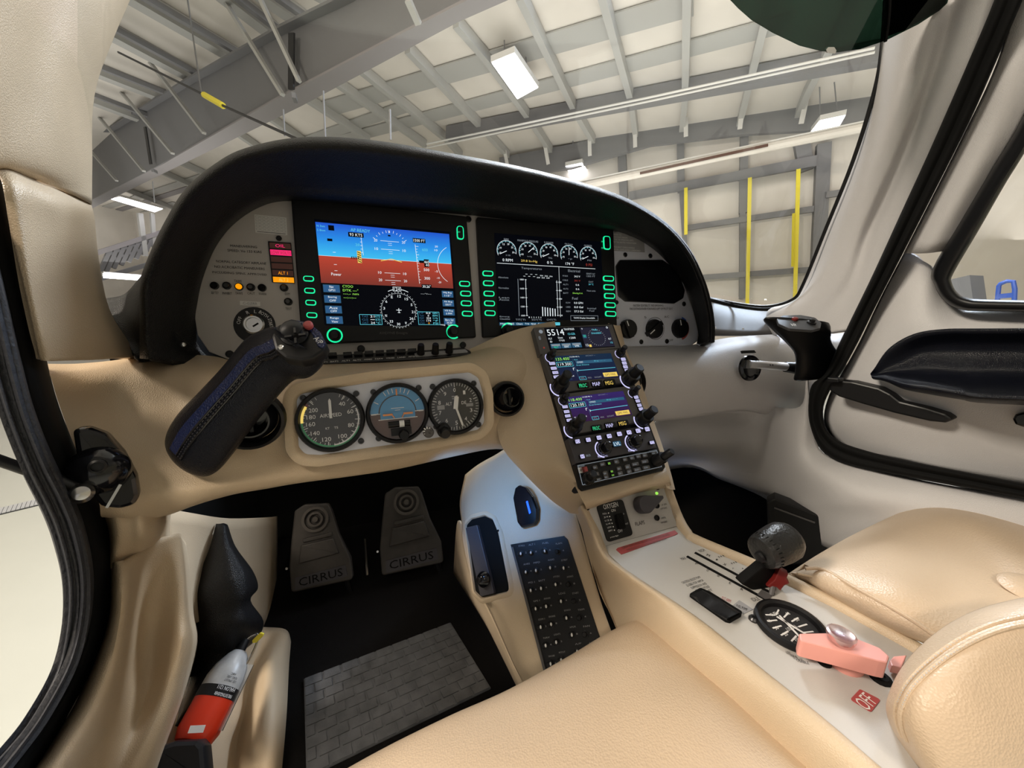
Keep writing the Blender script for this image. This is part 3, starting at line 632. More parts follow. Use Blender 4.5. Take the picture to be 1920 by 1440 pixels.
rows = [[aX(1632, 700, 0.870), aX(1640, 690, 0.860), aX(1668, 655, 0.855), aX(1712, 630, 0.855), aX(1765, 621, 0.855), aX(1850, 620, 0.855), aX(2250, 620, 0.855)],
        [aX(1632, 702, 0.870), aX(1655, 698, 0.865), aX(1690, 680, 0.875), aX(1730, 660, 0.885), aX(1780, 650, 0.885), aX(1850, 650, 0.885), aX(2250, 650, 0.885)],
        [aX(1633, 704, 0.865), aX(1660, 702, 0.855), aX(1700, 700, 0.865), aX(1745, 698, 0.870), aX(1800, 700, 0.875), aX(1860, 700, 0.875), aX(2250, 705, 0.875)],
        [aX(1634, 706, 0.855), aX(1660, 708, 0.835), aX(1700, 715, 0.815), aX(1745, 720, 0.810), aX(1800, 728, 0.805), aX(1860, 736, 0.805), aX(2250, 748, 0.805)],
        [aX(1636, 710, 0.855), aX(1660, 714, 0.835), aX(1695, 728, 0.815), aX(1745, 736, 0.810), aX(1800, 745, 0.805), aX(1860, 752, 0.805), aX(2250, 765, 0.805)],
        [aX(1640, 712, 0.865), aX(1662, 716, 0.860), aX(1695, 730, 0.860), aX(1745, 740, 0.860), aX(1800, 749, 0.860), aX(1860, 757, 0.855), aX(2250, 772, 0.855)]]
patch('armrest', rows, 'grip_leather', door, nu=5, nv=4, solid=.004)
HP = Pl(aX(1680, 750, .875), Vector((-1, -.12, 0)), Vector((0, -1, 0)))
mb = MB(); ppx(mb, HP, [(1562, 712), (1600, 715), (1650, 727), (1672, 738), (1690, 752), (1740, 764), (1775, 775), (1790, 785), (1775, 792), (1745, 789), (1680, 774), (1620, 757), (1575, 743), (1558, 732)], -.02, .006, 'black', r=.004, bev=.003)
mb.build('latch_cover', door)
mb = MB(); ppx(mb, HP, [(1900, 785), (1905, 776), (1920, 772), (1970, 772), (1970, 800), (1920, 800), (1905, 795)], -.01, .006, 'gloss_black', r=.004, bev=.003); mb.build('door_handle', door)
mb = MB(); ppx(mb, HP, [(1560, 706), (1582, 708), (1582, 716), (1560, 716)], .0, .02, 'black', r=.002, bev=.002); mb.build('door_pin', door)
mb = MB(); lathe(mb, aX(1837, 336, .905), Vector((-1, -.3, 0)), Vector((0, 0, 1)), [(.004, 0), (.003, .002)], 'steel', 10); mb.build('grommet', door)
# right sidewall lining below the dash
rows = [[aX(1150, 850, .72), aX(1250, 780, .72), aX(1330, 772, .80), aX(1400, 770, .86), aX(1440, 762, .91), aX(1500, 762, .905), aX(1512, 700, .90)],
        [aX(1150, 870, .72), aX(1250, 800, .74), aX(1330, 800, .84), aX(1395, 800, .88), aX(1440, 800, .90), aX(1500, 800, .895), aX(1524, 790, .91)],
        [aX(1150, 890, .72), aX(1250, 840, .76), aX(1330, 835, .84), aX(1400, 830, .88), aX(1445, 835, .90), aX(1500, 850, .885), aX(1545, 850, .91)],
        [aX(1160, 890, .78), aX(1260, 860, .82), aX(1330, 865, .87), aX(1400, 870, .89), aX(1450, 880, .895), aX(1540, 890, .87), aX(1650, 882, .91)],
        [aX(1170, 900, .80), aX(1280, 872, .84), aX(1350, 895, .88), aX(1420, 918, .885), aX(1480, 930, .88), aX(1600, 935, .86), aX(1780, 910, .91)],
        [aX(1172, 904, .95), aX(1282, 876, .95), aX(1352, 899, .95), aX(1422, 922, .93), aX(1482, 940, .88), aX(1600, 975, .865), aX(2250, 990, .91)],
        [aX(1174, 906, .97), aX(1284, 878, .97), aX(1354, 902, .97), aX(1426, 930, .95), aX(1500, 985, .89), aX(1600, 1040, .86), aX(2250, 1060, .90)]]
patch('wall_right_lining', rows, 'leather_cool_lit', kind='structure', nu=6, nv=5, solid=.006)
# dark carpeted far footwell
mb = MB(); slab(mb, [C0+Vector(p) for p in ((.96, .3, -.80), (.96, 1.4, -.80), (.96, 1.4, .0), (.96, .3, -.45))], .01, 'carpet', Vector((1, 0, 0)))
mb.build('wall_footwell_right', smooth=0, kind='structure')

# unseen cabin headliner, added to shade the interior, cut short to admit rear light
mb = MB(); slab(mb, [C0+Vector(p) for p in ((-.30, -.45, .52), (1.05, -.45, .52), (1.12, .30, .50), (-.42, .30, .50))], .03, 'leather_cool_lit', Vector((0, 0, 1)))
mb.build('headliner', smooth=0, kind='structure')
# ================================================================ glareshield
inn = [(420, 690), (372, 655), (364, 605), (368, 565), (378, 520), (400, 465), (432, 422), (478, 389), (530, 374), (620, 378), (740, 388), (880, 400), (1000, 414), (1100, 425), (1160, 433), (1210, 455), (1248, 487), (1282, 532), (1300, 580), (1309, 625), (1306, 652)]
out = [(262, 672), (262, 640), (262, 590), (262, 530), (283, 470), (312, 410), (348, 354), (402, 308), (460, 278), (560, 258), (690, 262), (860, 290), (1000, 318), (1100, 345), (1180, 374), (1250, 418), (1296, 470), (1322, 528), (1334, 575), (1338, 610), (1338, 640)]
def gl(t, Y, dy=0): return [aY(*lerp(a, b, t), Y+dy) for a, b in zip(inn, out)]
r0 = [PNL.p(*a, -.012) for a in inn]
rows = [[PNL.p(*lerp(a, b, -.04), -.004) for a, b in zip(inn, out)], gl(.06, .675), gl(.25, .655), gl(.55, .615), gl(.80, .585), gl(.93, .583), gl(1.0, .600)]
rows += [gl(.985, .625), gl(.93, .68), gl(.80, .745), gl(.60, .80)]
gs = thing('glareshield', aY(700, 300, .65), 'black leather hood arching over the instrument panel', 'hood')
patch('hood_pad', rows, 'black_leather', gs, nu=5, nv=6, solid=.008)
# outer skirt at the left
rows = [[aY(196, 560, .80), aY(232, 552, .76), aY(262, 520, .66), aY(275, 505, .62)],
        [aY(200, 585, .76), aY(236, 590, .72), aY(266, 560, .64), aY(290, 560, .63)],
        [aY(215, 620, .70), aY(246, 625, .67), aY(280, 620, .635), aY(330, 625, .64)],
        [aY(255, 668, .625), aY(272, 672, .63), aY(310, 672, .64), aY(376, 664, .672)],
        [aY(258, 690, .66), aY(276, 700, .66), aY(315, 700, .67), aY(374, 690, .69)]]
patch('side_skirt', rows, 'black_leather', gs, nu=5, nv=5, solid=.005)
for u, v in ((293, 648), (343, 646)):
    mb = MB(); lathe(mb, aY(u, v, .628), Vector((0, -1, .1)), Vector((1, 0, 0)), [(.0035, 0), (.003, .002), (.0005, .003)], 'steel', 12); mb.build('screw', gs)
rows = [[aY(1300, 560, .60), aY(1320, 556, .588), aY(1335, 558, .60)], [aY(1302, 600, .60), aY(1322, 598, .59), aY(1338, 598, .60)], [aY(1308, 640, .64), aY(1322, 640, .62), aY(1338, 625, .63)]]
# ================================================================ instrument panel
ip = thing('instrument_panel', PNL.p(880, 640), 'grey painted upper instrument panel that carries the displays and switches', 'panel')
mb = MB()
outl = [(434, 676), (392, 660), (370, 628), (364, 590), (368, 560), (380, 515), (400, 466), (432, 422), (478, 388), (530, 371), (548, 370), (620, 374), (740, 384), (880, 397), (1000, 410), (1100, 421), (1146, 428), (1200, 445), (1245, 480), (1282, 530), (1302, 585), (1311, 625), (1308, 640), (1298, 647), (1150, 652), (1000, 660), (880, 668), (600, 676)]
ppx(mb, PNL, outl, -.006, 0, 'grey_plate', bev=.0012); mb.build('left_plate', ip)
mb = MB()
rp = [(1144, 434), (1200, 448), (1243, 482), (1280, 532), (1299, 585), (1307, 622), (1306, 638), (1296, 646), (1200, 649), (1155, 650), (1145, 560)]
ppx(mb, PNL, rp, -.001, .0025, 'light_plate', r=.004, bev=.001); mb.build('right_plate', ip)
def screw(u, v, rp_, par, pl=PNL, h=0, m='black'):
    mb = MB(); r = rp_*pl.m(u, v); lathe(mb, pl.p(u, v, h), pl.n, pl.x, [(r, 0), (r, .0012), (r*.75, .0022), (r*.45, .0022), (r*.4, .0012)], m, 14); mb.build('screw', par)
for u, v, r in ((878, 411, 6), (1143, 437, 5), (431, 664, 7), (523, 447, 5), (677, 654, 7), (868, 647, 6), (1172, 478, 4.5), (1219, 480, 4.5), (1156, 567, 4), (1282, 570, 4.5), (1202, 641, 4.5), (1250, 640, 4.5)):
    screw(u, v, r, ip, h=.002)
# black dead display opening on the right (compartment window)
mb = MB(); ppx(mb, PNL, [(1152, 500), (1160, 488), (1240, 488), (1268, 508), (1282, 545), (1279, 560), (1262, 570), (1170, 566), (1157, 556)], .002, .0045, 'gauge_black', r=.008, bev=.0015, mtop='gloss_black'); mb.build('dark_window', ip)
mb = MB(); wpx(mb, PNL, 'FASTEN SEATBELTS  NO SMOKING', 1216, 573, 56, 4, 'print_black', lift=.003); wpx(mb, PNL, 'FIRE EXTINGUISHER FORWARD LEFT OF PILOT SEAT', 1222, 579, 80, 4, 'print_black', lift=.003)
for s_, u, v in (('0', 1158, 596), ('5', 1210, 595), ('A/C', 1250, 594), ('OFF', 1258, 638)): wpx(mb, PNL, s_, u, v, 2.2*len(s_)+2, 4, 'print_black', lift=.003)
ringm(mb, PNL, 1227, 616, 20.5, 21.2, .0025, .0028, 'print_black'); mb.build('lettering', ip, smooth=0)
mb = MB(); ppx(mb, PNL, [(1146, 450), (1150, 437), (1161, 434), (1180, 444), (1206, 456), (1207, 474), (1146, 471)], .003, .0035, 'print_grey'); pq = mb.build('placard', ip)
mb = MB()
for k, (u, v, w_) in enumerate(((1158, 440, 14), (1164, 445, 26), (1170, 450, 36), (1172, 455, 42), (1170, 464, 40), (1176, 469, 50))): wpx(mb, PNL, ['REFER TO', 'THE FLIGHT MANUAL', 'FOR THE OPERATING LIMITS', 'OF THE HEATED WINDSCREEN', 'EMERGENCY EGRESS HANDLE', 'WITHIN CENTRE ARMREST COMPARTMENT'][k], u, v, w_, 3, 'print_white', lift=.0042)
mb.build('lettering', pq, smooth=0)
# climate rotary knobs
for k, (u, v, ang) in enumerate(((1176, 617, 110), (1225, 617, 35), (1273, 616, 100))):
    mb = MB(); r = 18*PNL.m(u, v); lathe(mb, PNL.p(u, v, .0025), PNL.n, PNL.x, [(r, 0), (r, .005), (r*.92, .009)], 'gloss_black' if k < 0 else 'black', 26)
    kn = mb.build('climate_knob', ip)
    c = PNL.p(u, v, .008); dx = PNL.x*math.cos(math.radians(ang))+PNL.y*math.sin(math.radians(ang))
    mb = MB(); bar(mb, c-dx*r*.95, c+dx*r*(1.05 if k == 1 else .9), .010, .016, 'black', up=PNL.n); mb.build('grip', kn, smooth=0)
    mb = MB(); e = c+PNL.n*.0085; 
    if k == 1: bar(mb, e-dx*r*.9, e-dx*r*.2, .002, .0006, 'print_white', up=PNL.n)
    else: bar(mb, e+dx*r*.3, e+dx*r*.85, .002, .0006, 'print_white', up=PNL.n)
    mb.build('pointer', kn, smooth=0)
mb = MB(); ringm(mb, PNL, 1273, 616, 18.3, 22, .0025, .003, 'placard_red', a0=-1.35, a1=.55, seg=14); mb.build('red_arc', ip)
mb = MB(); ringm(mb, PNL, 1273, 616, 18.3, 22, .0025, .003, 'blue_paint', a0=.75, a1=1.3, seg=8); mb.build('blue_arc', ip)
# left placards and lamps
mb = MB(); S = Scr(PNL, (477, 402), (537, 408), (479, 436), .0006); S.rect(0, 0, 1, 1, 'white_paint', 0)
pc = thing('x', PNL.o, None, None); bpy.data.objects.remove(pc)
for i in range(7):
    for j in range(5):
        S.frame(.03+i*.135, .06+j*.17, .03+i*.135+.11, .06+j*.17+.11, 'print_grey', .008, 1)
S.rect(.05, .92, .95, .95, 'print_black', 1); S.done('speed_placard', ip)
mb = MB()
for s_, u, v, w_ in (('MANEUVERING', 457, 462, 50), ('SPEED: Vo 133 KIAS', 459, 471, 64), ('NORMAL CATEGORY AIRPLANE', 453, 492, 94), ('NO ACROBATIC MANEUVERS', 450, 502, 94), ('INCLUDING SPINS, APPROVED', 450, 513, 102),
                     ('TAWS', 446, 527, 14), ('SELF TEST', 403, 549, 14), ('INHIBIT', 426, 550, 18), ('TAWS', 448, 550, 14), ('CAUT', 471, 550, 14), ('WARN', 492, 551, 14), ('DIM', 539, 551, 9), ('TEST', 541, 579, 12)):
    wpx(mb, PNL, s_, u, v, w_, 4.6, 'print_black', du=(1, .05))
mb.build('lettering', ip, smooth=0)
mb = MB(); ppx(mb, PNL, [(450, 564), (488, 566), (488, 574), (450, 572)], 0, .0006, 'white_paint'); q = mb.build('registration_strip', ip); mb = MB(); wpx(mb, PNL, 'C-GZRR', 469, 569, 27, 4.5, 'print_grey', du=(1, .05), lift=.0012); mb.build('lettering', q, smooth=0)
for u, v, m in ((403, 536, 'matt_black'), (426, 536, 'screw'), (449, 538, 's_yellow'), (471, 539, 'screw'), (492, 540, 'matt_black'), (533, 540, 'screw'), (541, 566, 'screw')):
    mb = MB(); r = 7*PNL.m(u, v); o = PNL.p(u, v)
    lathe(mb, o, PNL.n, PNL.x, [(r, 0), (r, .003), (r*.8, .0035), (r*.75, .002)], 'black', 16); b_ = mb.build('push_button', ip)
    mb = MB(); lathe(mb, o, PNL.n, PNL.x, [(r*.72, .001), (r*.72, .005), (r*.5, .0065)], m if m != 's_yellow' else 's_amber', 14); q = mb.build('button_cap', b_)
# annunciator
an = thing('annunciator_panel', PNL.p(525, 490), 'column of six small warning lights, two lit magenta and two amber', 'warning lights')
Q = [(503, 453), (546, 456), (553, 532), (511, 530)]
mb = MB(); ppx(mb, PNL, Q, 0, .003, 'black', r=.001, bev=.0006); mb.build('housing', an)
S = Scr(PNL, Q[0], Q[1], Q[3], .0032)
for k, (t, bg, fg) in enumerate((('OIL', 's_brown', 's_magenta'), ('LOW VOLTS', 's_magenta', 's_red'), ('', 's_brown', None), ('', 's_brown', None), ('ALT 1', 's_brown', 's_amber'), ('ALT 2', 's_amber', 's_yellow'))):
    S.mb = MB(); a, b = k/6+.02, (k+1)/6-.015
    S.rect(.04, a, .96, b, bg, 1)
    if fg: S.text(t, .5, (a+b)/2, .42 if k != 1 else .86, .075, fg, 2)
    S.done('lamp_segment', an)
# ignition switch
ig = thing('ignition_switch', PNL.p(478, 610), 'round black magneto switch with steel key barrel, left of the first display', 'switch')
mb = MB(); r = 34*PNL.m(478, 610); lathe(mb, PNL.p(478, 610), PNL.n, PNL.x, [(r, 0), (r, .001), (r*.98, .0015)], 'black', 32); mb.build('dial_plate', ig)
mb = MB(); r = 18*PNL.m(478, 610); lathe(mb, PNL.p(478, 609), PNL.n, PNL.x, [(r, .001), (r, .008), (r*.85, .010), (r*.7, .010), (r*.66, .007)], 'steel', 24); mb.build('key_barrel', ig)
mb = MB(); bar(mb, PNL.p(474, 612, .0078), PNL.p(484, 606, .0078), .002, .001, 'matt_black', up=PNL.n); mb.build('key_slot', ig, smooth=0)
mb = MB(); c = PNL.p(478, 610, .0022); rr = 26*PNL.m(478, 610)
for t, ang, w_ in (('OFF', 158, 14), ('R', 112, 4.5), ('L', 84, 4), ('BOTH', 52, 17), ('START', 8, 17), ('ACS', -82, 14)):
    a = math.radians(ang); d = PNL.x*math.cos(a)+PNL.y*math.sin(a); tx = PNL.x*math.sin(a)-PNL.y*math.cos(a)
    if t == 'ACS': tx = -tx; dd = -d
    else: dd = d
    write(mb, t, c+d*rr, tx, dd, w_*PNL.m(478, 610), 6*PNL.m(478, 610), 'print_white')
mb.build('lettering', ig, smooth=0)
# ================================================================ displays
def display(name, label, Q, scr, bl, br, extra, knobs):
    c = PNL.p(sum(q[0] for q in Q)/4, sum(q[1] for q in Q)/4)
    th = thing(name, c, label, 'display')
    mb = MB(); ppx(mb, PNL, Q, .001, .012, 'bezel', r=.004, bev=.002); mb.build('bezel', th)
    mb = MB(); ppx(mb, PNL, scr, .0118, .0124, 's_dark'); mb.build('screen', th, smooth=0)
    for (u, v) in bl+br:
        mb = MB(); w_ = 10; P = [(u-w_, v-5.5), (u+w_, v-4.5), (u+w_, v+5.5), (u-w_, v+4.5)]
        ppx(mb, PNL, P, .0115, .0135, 'green_glow', r=.005, seg=4); b_ = mb.build('soft_key', th)
        P = [(u-w_+1.9, v-3.7), (u+w_-1.9, v-2.9), (u+w_-1.9, v+3.7), (u-w_+1.9, v+2.9)]
        mb = MB(); ppx(mb, PNL, P, .0115, .0142, 'black', r=.003, seg=4); mb.build('key_face', b_)
    for (u, v) in extra:
        P = [(u-7, v-13), (u+6, v-12), (u+7, v+13), (u-6, v+12)]
        mb = MB(); ppx(mb, PNL, P, .0115, .0135, 'green_glow', r=.006, seg=4); b_ = mb.build('rocker_key', th)
        P = [(u-5.2, v-11.2), (u+4.3, v-10.4), (u+5.2, v+11.2), (u-4.3, v+10.4)]
        mb = MB(); ppx(mb, PNL, P, .0115, .0145, 'black', r=.004, seg=4); mb.build('key_face', b_)
        mb = MB(); wpx(mb, PNL, 'BRT', u, v-6, 6, 2.5, 's_green', lift=.0147); wpx(mb, PNL, 'DIM', u, v+6, 6, 2.5, 's_green', lift=.0147); mb.build('lettering', b_, smooth=0)
    for (u, v, a0, a1) in knobs:
        mb = MB(); r = 10*PNL.m(u, v)
        lathe(mb, PNL.p(u, v, .012), PNL.n, PNL.x, [(r, 0), (r, .008), (r*.7, .008), (r*.7, .018), (r*.6, .0195)], 'black', 22); kn = mb.build('dual_knob', th)
        mb = MB(); ringm(mb, PNL, u, v, 11, 13.6, .0115, .0128, 'green_glow', a0=a0, a1=a1, seg=26); mb.build('glow_ring', kn)
    return th
PQ = [(548, 374), (872, 410), (890, 634), (568, 647)]
PS = [(591, 416), (842, 439), (856, 607), (610, 610)]
pfd = display('primary_flight_display', 'lit left display with blue sky, red ground and compass rose', PQ, PS,
    [(581, 526), (583, 548), (585, 570), (587, 593)], [(868, 535), (870, 553), (871, 571), (873, 590)], [(860, 441)], [(629, 630, -PI, PI), (848, 623, .8, 5.3)])
S = Scr(PNL, PS[0], PS[1], PS[3], .0124)
S.mb = MB(); S.rect(0, 0, 1, .32, 'screen_sky', 1); S.rect(0, .32, 1, .585, 'screen_earth', 1)
S.done('attitude_picture', pfd); S.mb = MB()
S.line(0, .32, 1, .32, 's_white', .0004, 2)
S.text('AP READY', .31, .045, .14, .03, 's_cyan'); S.rect(.22, .07, .33, .115, 's_dark', 2); S.text('93 KTS', .275, .093, .09, .028, 's_white')
S.text('N 3nm', .035, .035, .055, .02, 's_cyan'); S.text('S 8nm', .035, .075, .055, .02, 's_cyan'); S.rect(.085, .02, .125, .07, 's_dark', 2); S.rect(.07, .15, .105, .175, 's_dark', 2)
S.rect(.70, .075, .80, .12, 's_dark', 2); S.text('1500 FT', .75, .098, .09, .028, 's_white')
S.line(.31, .12, .315, .29, 's_white'); S.line(.305, .12, .315, .12, 's_white')
for k in range(4): S.line(.30, .16+k*.035, .315, .16+k*.035, 's_white')
S.text('20', .28, .19, .03, .025, 's_cyan'); S.line(.10, .40, .12, .40, 's_white'); S.line(.10, .46, .12, .46, 's_white'); S.text('Power', .11, .495, .07, .028, 's_white'); S.line(.10, .28, .12, .28, 's_white')
for k in range(5): S.line(.225+k*.012, .335-k*.01*0, .232+k*.012, .31, 's_dark', .0012, 3)
S.rect(.27, .25, .30, .37, 's_yellow', 2)
for k in range(5): S.line(.272, .26+k*.022, .298, .275+k*.022, 's_dark', .0012, 3)
for b, w_, t in ((.13, .14, '20'), (.215, .14, '10'), (.455, .12, '10'), (.53, .12, '20')):
    S.line(.52-w_/2, b, .52+w_/2, b, 's_white'); S.text(t, .52-w_/2-.035, b, .025, .026, 's_white'); S.text(t, .52+w_/2+.035, b, .025, .026, 's_white')
    for d in (.02, .04): S.line(.505, b+d, .535, b+d, 's_white', .0005)
S.line(.44, .335, .52, .31, 's_yellow', .0012); S.line(.60, .335, .52, .31, 's_yellow', .0012)
for k in range(11):
    a = 35+k*11; S.tick(.52, .22, .135, .148 if k % 2 else .155, a, 's_white', .0006, asp=1.0)
S.text('v', .52, .035, .014, .03, 's_white'); S.rect(.51, .065, .53, .08, 's_dark', 3)
S.line(.715, .14, .725, .55, 's_white')
for k in range(14): S.line(.715+k*.0008, .16+k*.029, .74 if k % 3 == 0 else .73, .16+k*.029, 's_white')
for t, b in (('600', .19), ('500', .40), ('300', .49)): S.text(t, .79, b, .045, .028, 's_white' if b > .3 else 's_cyan')
S.rect(.735, .305, .79, .33, 's_dark', 3); S.rect(.775, .29, .815, .37, 's_dark', 3); S.text('460', .795, .318, .04, .03, 's_white', 4); S.text('40', .80, .35, .03, .024, 's_white', 4)
S.rect(.74, .555, .82, .60, 's_dark', 3); S.text('30.26"', .78, .577, .065, .028, 's_white', 4)
S.arc(1.05, .33, .165, 122, 238, 's_white', .0007)
for t, a, b in (('20', .885, .145), ('10', .88, .185), ('-5', .87, .41), ('-10', .88, .48), ('-20', .89, .525)): S.text(t, a, b, .025, .02, 's_white')
# lower half
S.rect(0, .585, 1, 1, 's_dark', 1)
for k, (t1, t2) in enumerate((('Nav', 'GPS1'), ('Bearing', 'OFF'), ('Aux', 'OFF'), ('Range', 'View'))):
    b = .60+k*.103; S.rect(.01, b, .125, b+.075, 's_blue', 2); S.frame(.01, b, .125, b+.075, 's_teal', .004, 3); S.text(t1, .068, b+.02, .06 if k else .03, .024, 's_white', 4); S.text(t2, .068, b+.053, .045, .022, 's_white', 4)
for k, (t1, t2) in enumerate((('Hdg Bug', '115°'), ('Alt Bug', '1500 FT'), ('VSI Bug', '0 FPM'), ('Baro Set', '30.26"'))):
    b = .615+k*.098; S.rect(.90, b, .995, b+.07, 's_blue', 2); S.frame(.90, b, .995, b+.07, 's_teal', .004, 3); S.text(t1, .947, b+.02, .07, .022, 's_white', 4); S.text(t2, .947, b+.05, .05, .02, 's_white', 4)
for k, (t, w_) in enumerate((('CYOO', .075), ('DTK ---°', .11), ('---.- nm', .11), ('--:--:--', .09))): S.text(t, .145+w_/2, .61+k*.038, w_, .025 if k < 2 else .015, 's_lime')
S.text('---°/---', .77, .655, .085, .012, 's_white')
cxr, cyr = .545, .835
for k in range(72):
    a = k*5; S.tick(cxr, cyr, .130, .137 if k % 2 else .145, a, 's_white', .0006)
for k, t in enumerate(('12', '15', 'S', '21', '24', 'W', '30', '33', 'N', '3', '6', 'E')):
    a = 84-k*30; S.text(t, cxr+.112*math.cos(math.radians(a)), cyr-.112*math.sin(math.radians(a))*S.W/S.H, .026 if len(t) > 1 else .014, .026, 's_white')
S.arc(cxr, cyr, .165, 62, 118, 's_white', .0009); S.rect(.512, .595, .575, .64, 's_dark', 3); S.frame(.512, .595, .575, .64, 's_white', .003, 4); S.text('124', .5435, .618, .045, .03, 's_white', 5)
S.line(cxr-.02, cyr, cxr+.02, cyr, 's_white', .0009); S.line(cxr, cyr-.02, cxr, cyr+.03, 's_white', .0009); S.line(cxr-.01, cyr+.025, cxr+.01, cyr+.025, 's_white', .0007)
S.frame(.245, .885, .41, .99, 's_cyan', .003, 2)
for k, (a_, b_, c_) in enumerate((('TAS', '21', 'KTS'), ('GS', '---', 'KTS'), ('OAT', '24', '°C'))): S.text(a_, .285, .905+k*.033, .045, .022, 's_teal'); S.text(b_, .34, .905+k*.033, .03, .022 if k != 1 else .006, 's_white'); S.text(c_, .38, .905+k*.033, .035, .022, 's_cyan')
S.frame(.69, .845, .865, .985, 's_cyan', .003, 2)
for k, (a_, b_, c_) in enumerate((('FF', '0.0', 'GPH'), ('Tach', '0', 'RPM'), ('MAP', '29.8', 'In-Hg'), ('Oil', '174', '°F'), ('Oil', '0', 'PSI'))): S.text(a_, .72, .86+k*.027, .035, .019, 's_teal'); S.text(b_, .775, .86+k*.027, .035 if k in (0, 2, 3) else .012, .02, 's_white' if k < 4 else 's_amber'); S.text(c_, .83, .86+k*.027, .04, .019, 's_cyan')
S.text('Hdg   Sync', .92, .985, .10, .02, 's_white')
S.done('symbols', pfd)
mb = MB(); wpx(mb, PNL, 'AVIDYNE Entegra', 738, 625, 52, 6, 'radio_grey', lift=.0125, du=(1, -.01)); mb.build('maker_name', pfd, smooth=0)
MQ = [(891, 411), (1144, 432), (1151, 613), (903, 634)]
MS = [(923, 441), (1120, 457), (1127, 598), (930, 607)]
mfd = display('multifunction_display', 'mostly black right display with white engine dials and temperature bars', MQ, MS,
    [(911, 516), (912, 534), (913, 553), (914, 571), (915, 589)], [(1134, 525), (1135, 541), (1136, 557), (1137, 574), (1138, 590)], [(1131, 459)], [(949, 620, .9, 5.2)])
S = Scr(PNL, MS[0], MS[1], MS[3], .0124); S.mb = MB()
for k, (n_, w_, cap, val, ang, cc) in enumerate((('RPM', .04, 'X 100', '0 RPM', 205, 's_white'), ('MANIFOLD PRESSURE', .19, 'In-Hg', '29.8 In-Hg', 40, 's_yellow'), ('% POWER', .09, '%', '0 %', 205, 's_white'), ('Oil Temp', .08, '°F', '174 °F', 88, 's_white'), ('Oil PRESS', .08, 'PSI', '0 PSI', 205, 's_red'))):
    a = .12+k*.195; b = .165
    S.text(n_, a, .035, w_, .022, 's_grey'); S.arc(a, b, .085, -15, 208, 's_white', .0007); S.arc(a, b, .079, 0, 200, 's_cyan', .0004)
    for j in range(9): S.tick(a, b, .07, .082, -10+j*26, 's_white', .0006)
    S.tick(a, b, 0, .068, ang, 's_white', .0011)
    for j, t in enumerate((('5', '10', '15', '20', '25', '30'), ('10', '15', '20', '25', '30', '35'), ('0', '20', '40', '60', '80', '100'), ('75', '100', '150', '200', '240', '260'), ('0', '20', '40', '60', '80', '100'))[k]):
        an_ = math.radians(200-j*42); S.text(t, a+.058*math.cos(an_), b-.058*math.sin(an_)*S.W/S.H, .018, .02, 's_white')
    S.text(cap, a+.01, b+.05, .04, .018, 's_grey'); S.text(val, a+.005, b+.105, [.09, .15, .055, .085, .065][k], .032, cc)
S.line(.03, .31, .97, .315, 's_white', .0008); S.line(.60, .31, .60, .92, 's_white', .0006)
S.text('Temperatures', .34, .355, .19, .032, 's_grey'); S.text('Electrical', .75, .355, .12, .03, 's_grey')
for t, b in (('Absolute', .47), ('Normalize', .59), ('Lean', .70), ('Assist', .725), ('Emerg.', .92), ('Checklist', .945)): S.text(t, .08, b, .09, .02, 's_grey')
for a, b in ((.17, .16), ): pass
S.line(.21, .48, .21, .91, 's_grey', .001); S.line(.28, .48, .28, .91, 's_white', .0008); S.line(.575, .48, .575, .91, 's_white', .0008)
for k, t in enumerate(('1800', '1600', '1400', '1200', '1000')):
    S.text(t, .245, .485+k*.105, .035, .018, 's_white'); S.line(.27, .485+k*.105, .29, .485+k*.105, 's_white'); S.line(.565, .50+k*.10, .585, .50+k*.10, 's_white'); S.text(str(500-k*100), .61-.005, .50+k*.10, .03, .018, 's_white')
for k in range(6): S.rect(.425+k*.024, .80+k*.004, .433+k*.024, .91, 's_white', 2)
for t, a, w_ in (('TIT(°F)', .22, .09), ('EGT(°F)', .37, .09), ('CHT(°F)', .51, .09)): S.text(t, a, .955, w_, .026, 's_grey')
for k in range(6): S.text(str(k+1), .30+k*.022, .925, .008, .016, 's_white')
for k in range(3):
    S.text('356', .43+k*.045, .43+.002*k, .03, .014, 's_white'); S.text('358', .40+k*.045, .455, .03, .014, 's_white'); S.line(.28+k*.045, .42, .30+k*.045, .42, 's_white'); S.line(.26+k*.045, .445, .28+k*.045, .445, 's_white')
for k, (t, v_, c_) in enumerate((('M BUS', '24.3 V', 's_white'), ('E BUS', '24.1 V', 's_red'), ('ALT1', '0 A', 's_white'), ('ALT2', '0 A', 's_white'), ('BATT', 'Dischg 8 A', 's_lime'))): S.text(t, .66, .42+k*.052, .05, .018, 's_grey'); S.text(v_, .78, .42+k*.052, [.06, .06, .035, .035, .10][k], .022, c_)
S.text('Fuel', .75, .69, .055, .03, 's_grey')
for k, (t, v_) in enumerate((('FLOW', '0.0 GPH'), ('USED', '0.0 Gal'), ('REM', '57.3 Gal'))): S.text(t, .68, .745+k*.052, .045, .018, 's_grey'); S.text(v_, .785, .745+k*.052, .09, .024, 's_white')
for t, b in (('DENSITY ALT', .38), ('1205 FT', .41), ('OAT', .48), ('24 °C', .51), ('Next units', .59), ('Initial', .81), ('Fuel', .84)): S.text(t, .92, b, .09 if len(t) > 6 else .05, .02, 's_grey' if b != .51 else 's_cyan')
S.frame(.70, .90, .985, .965, 's_grey', .003, 2); S.text('TAWS Display Unavailable', .84, .933, .22, .024, 's_white')
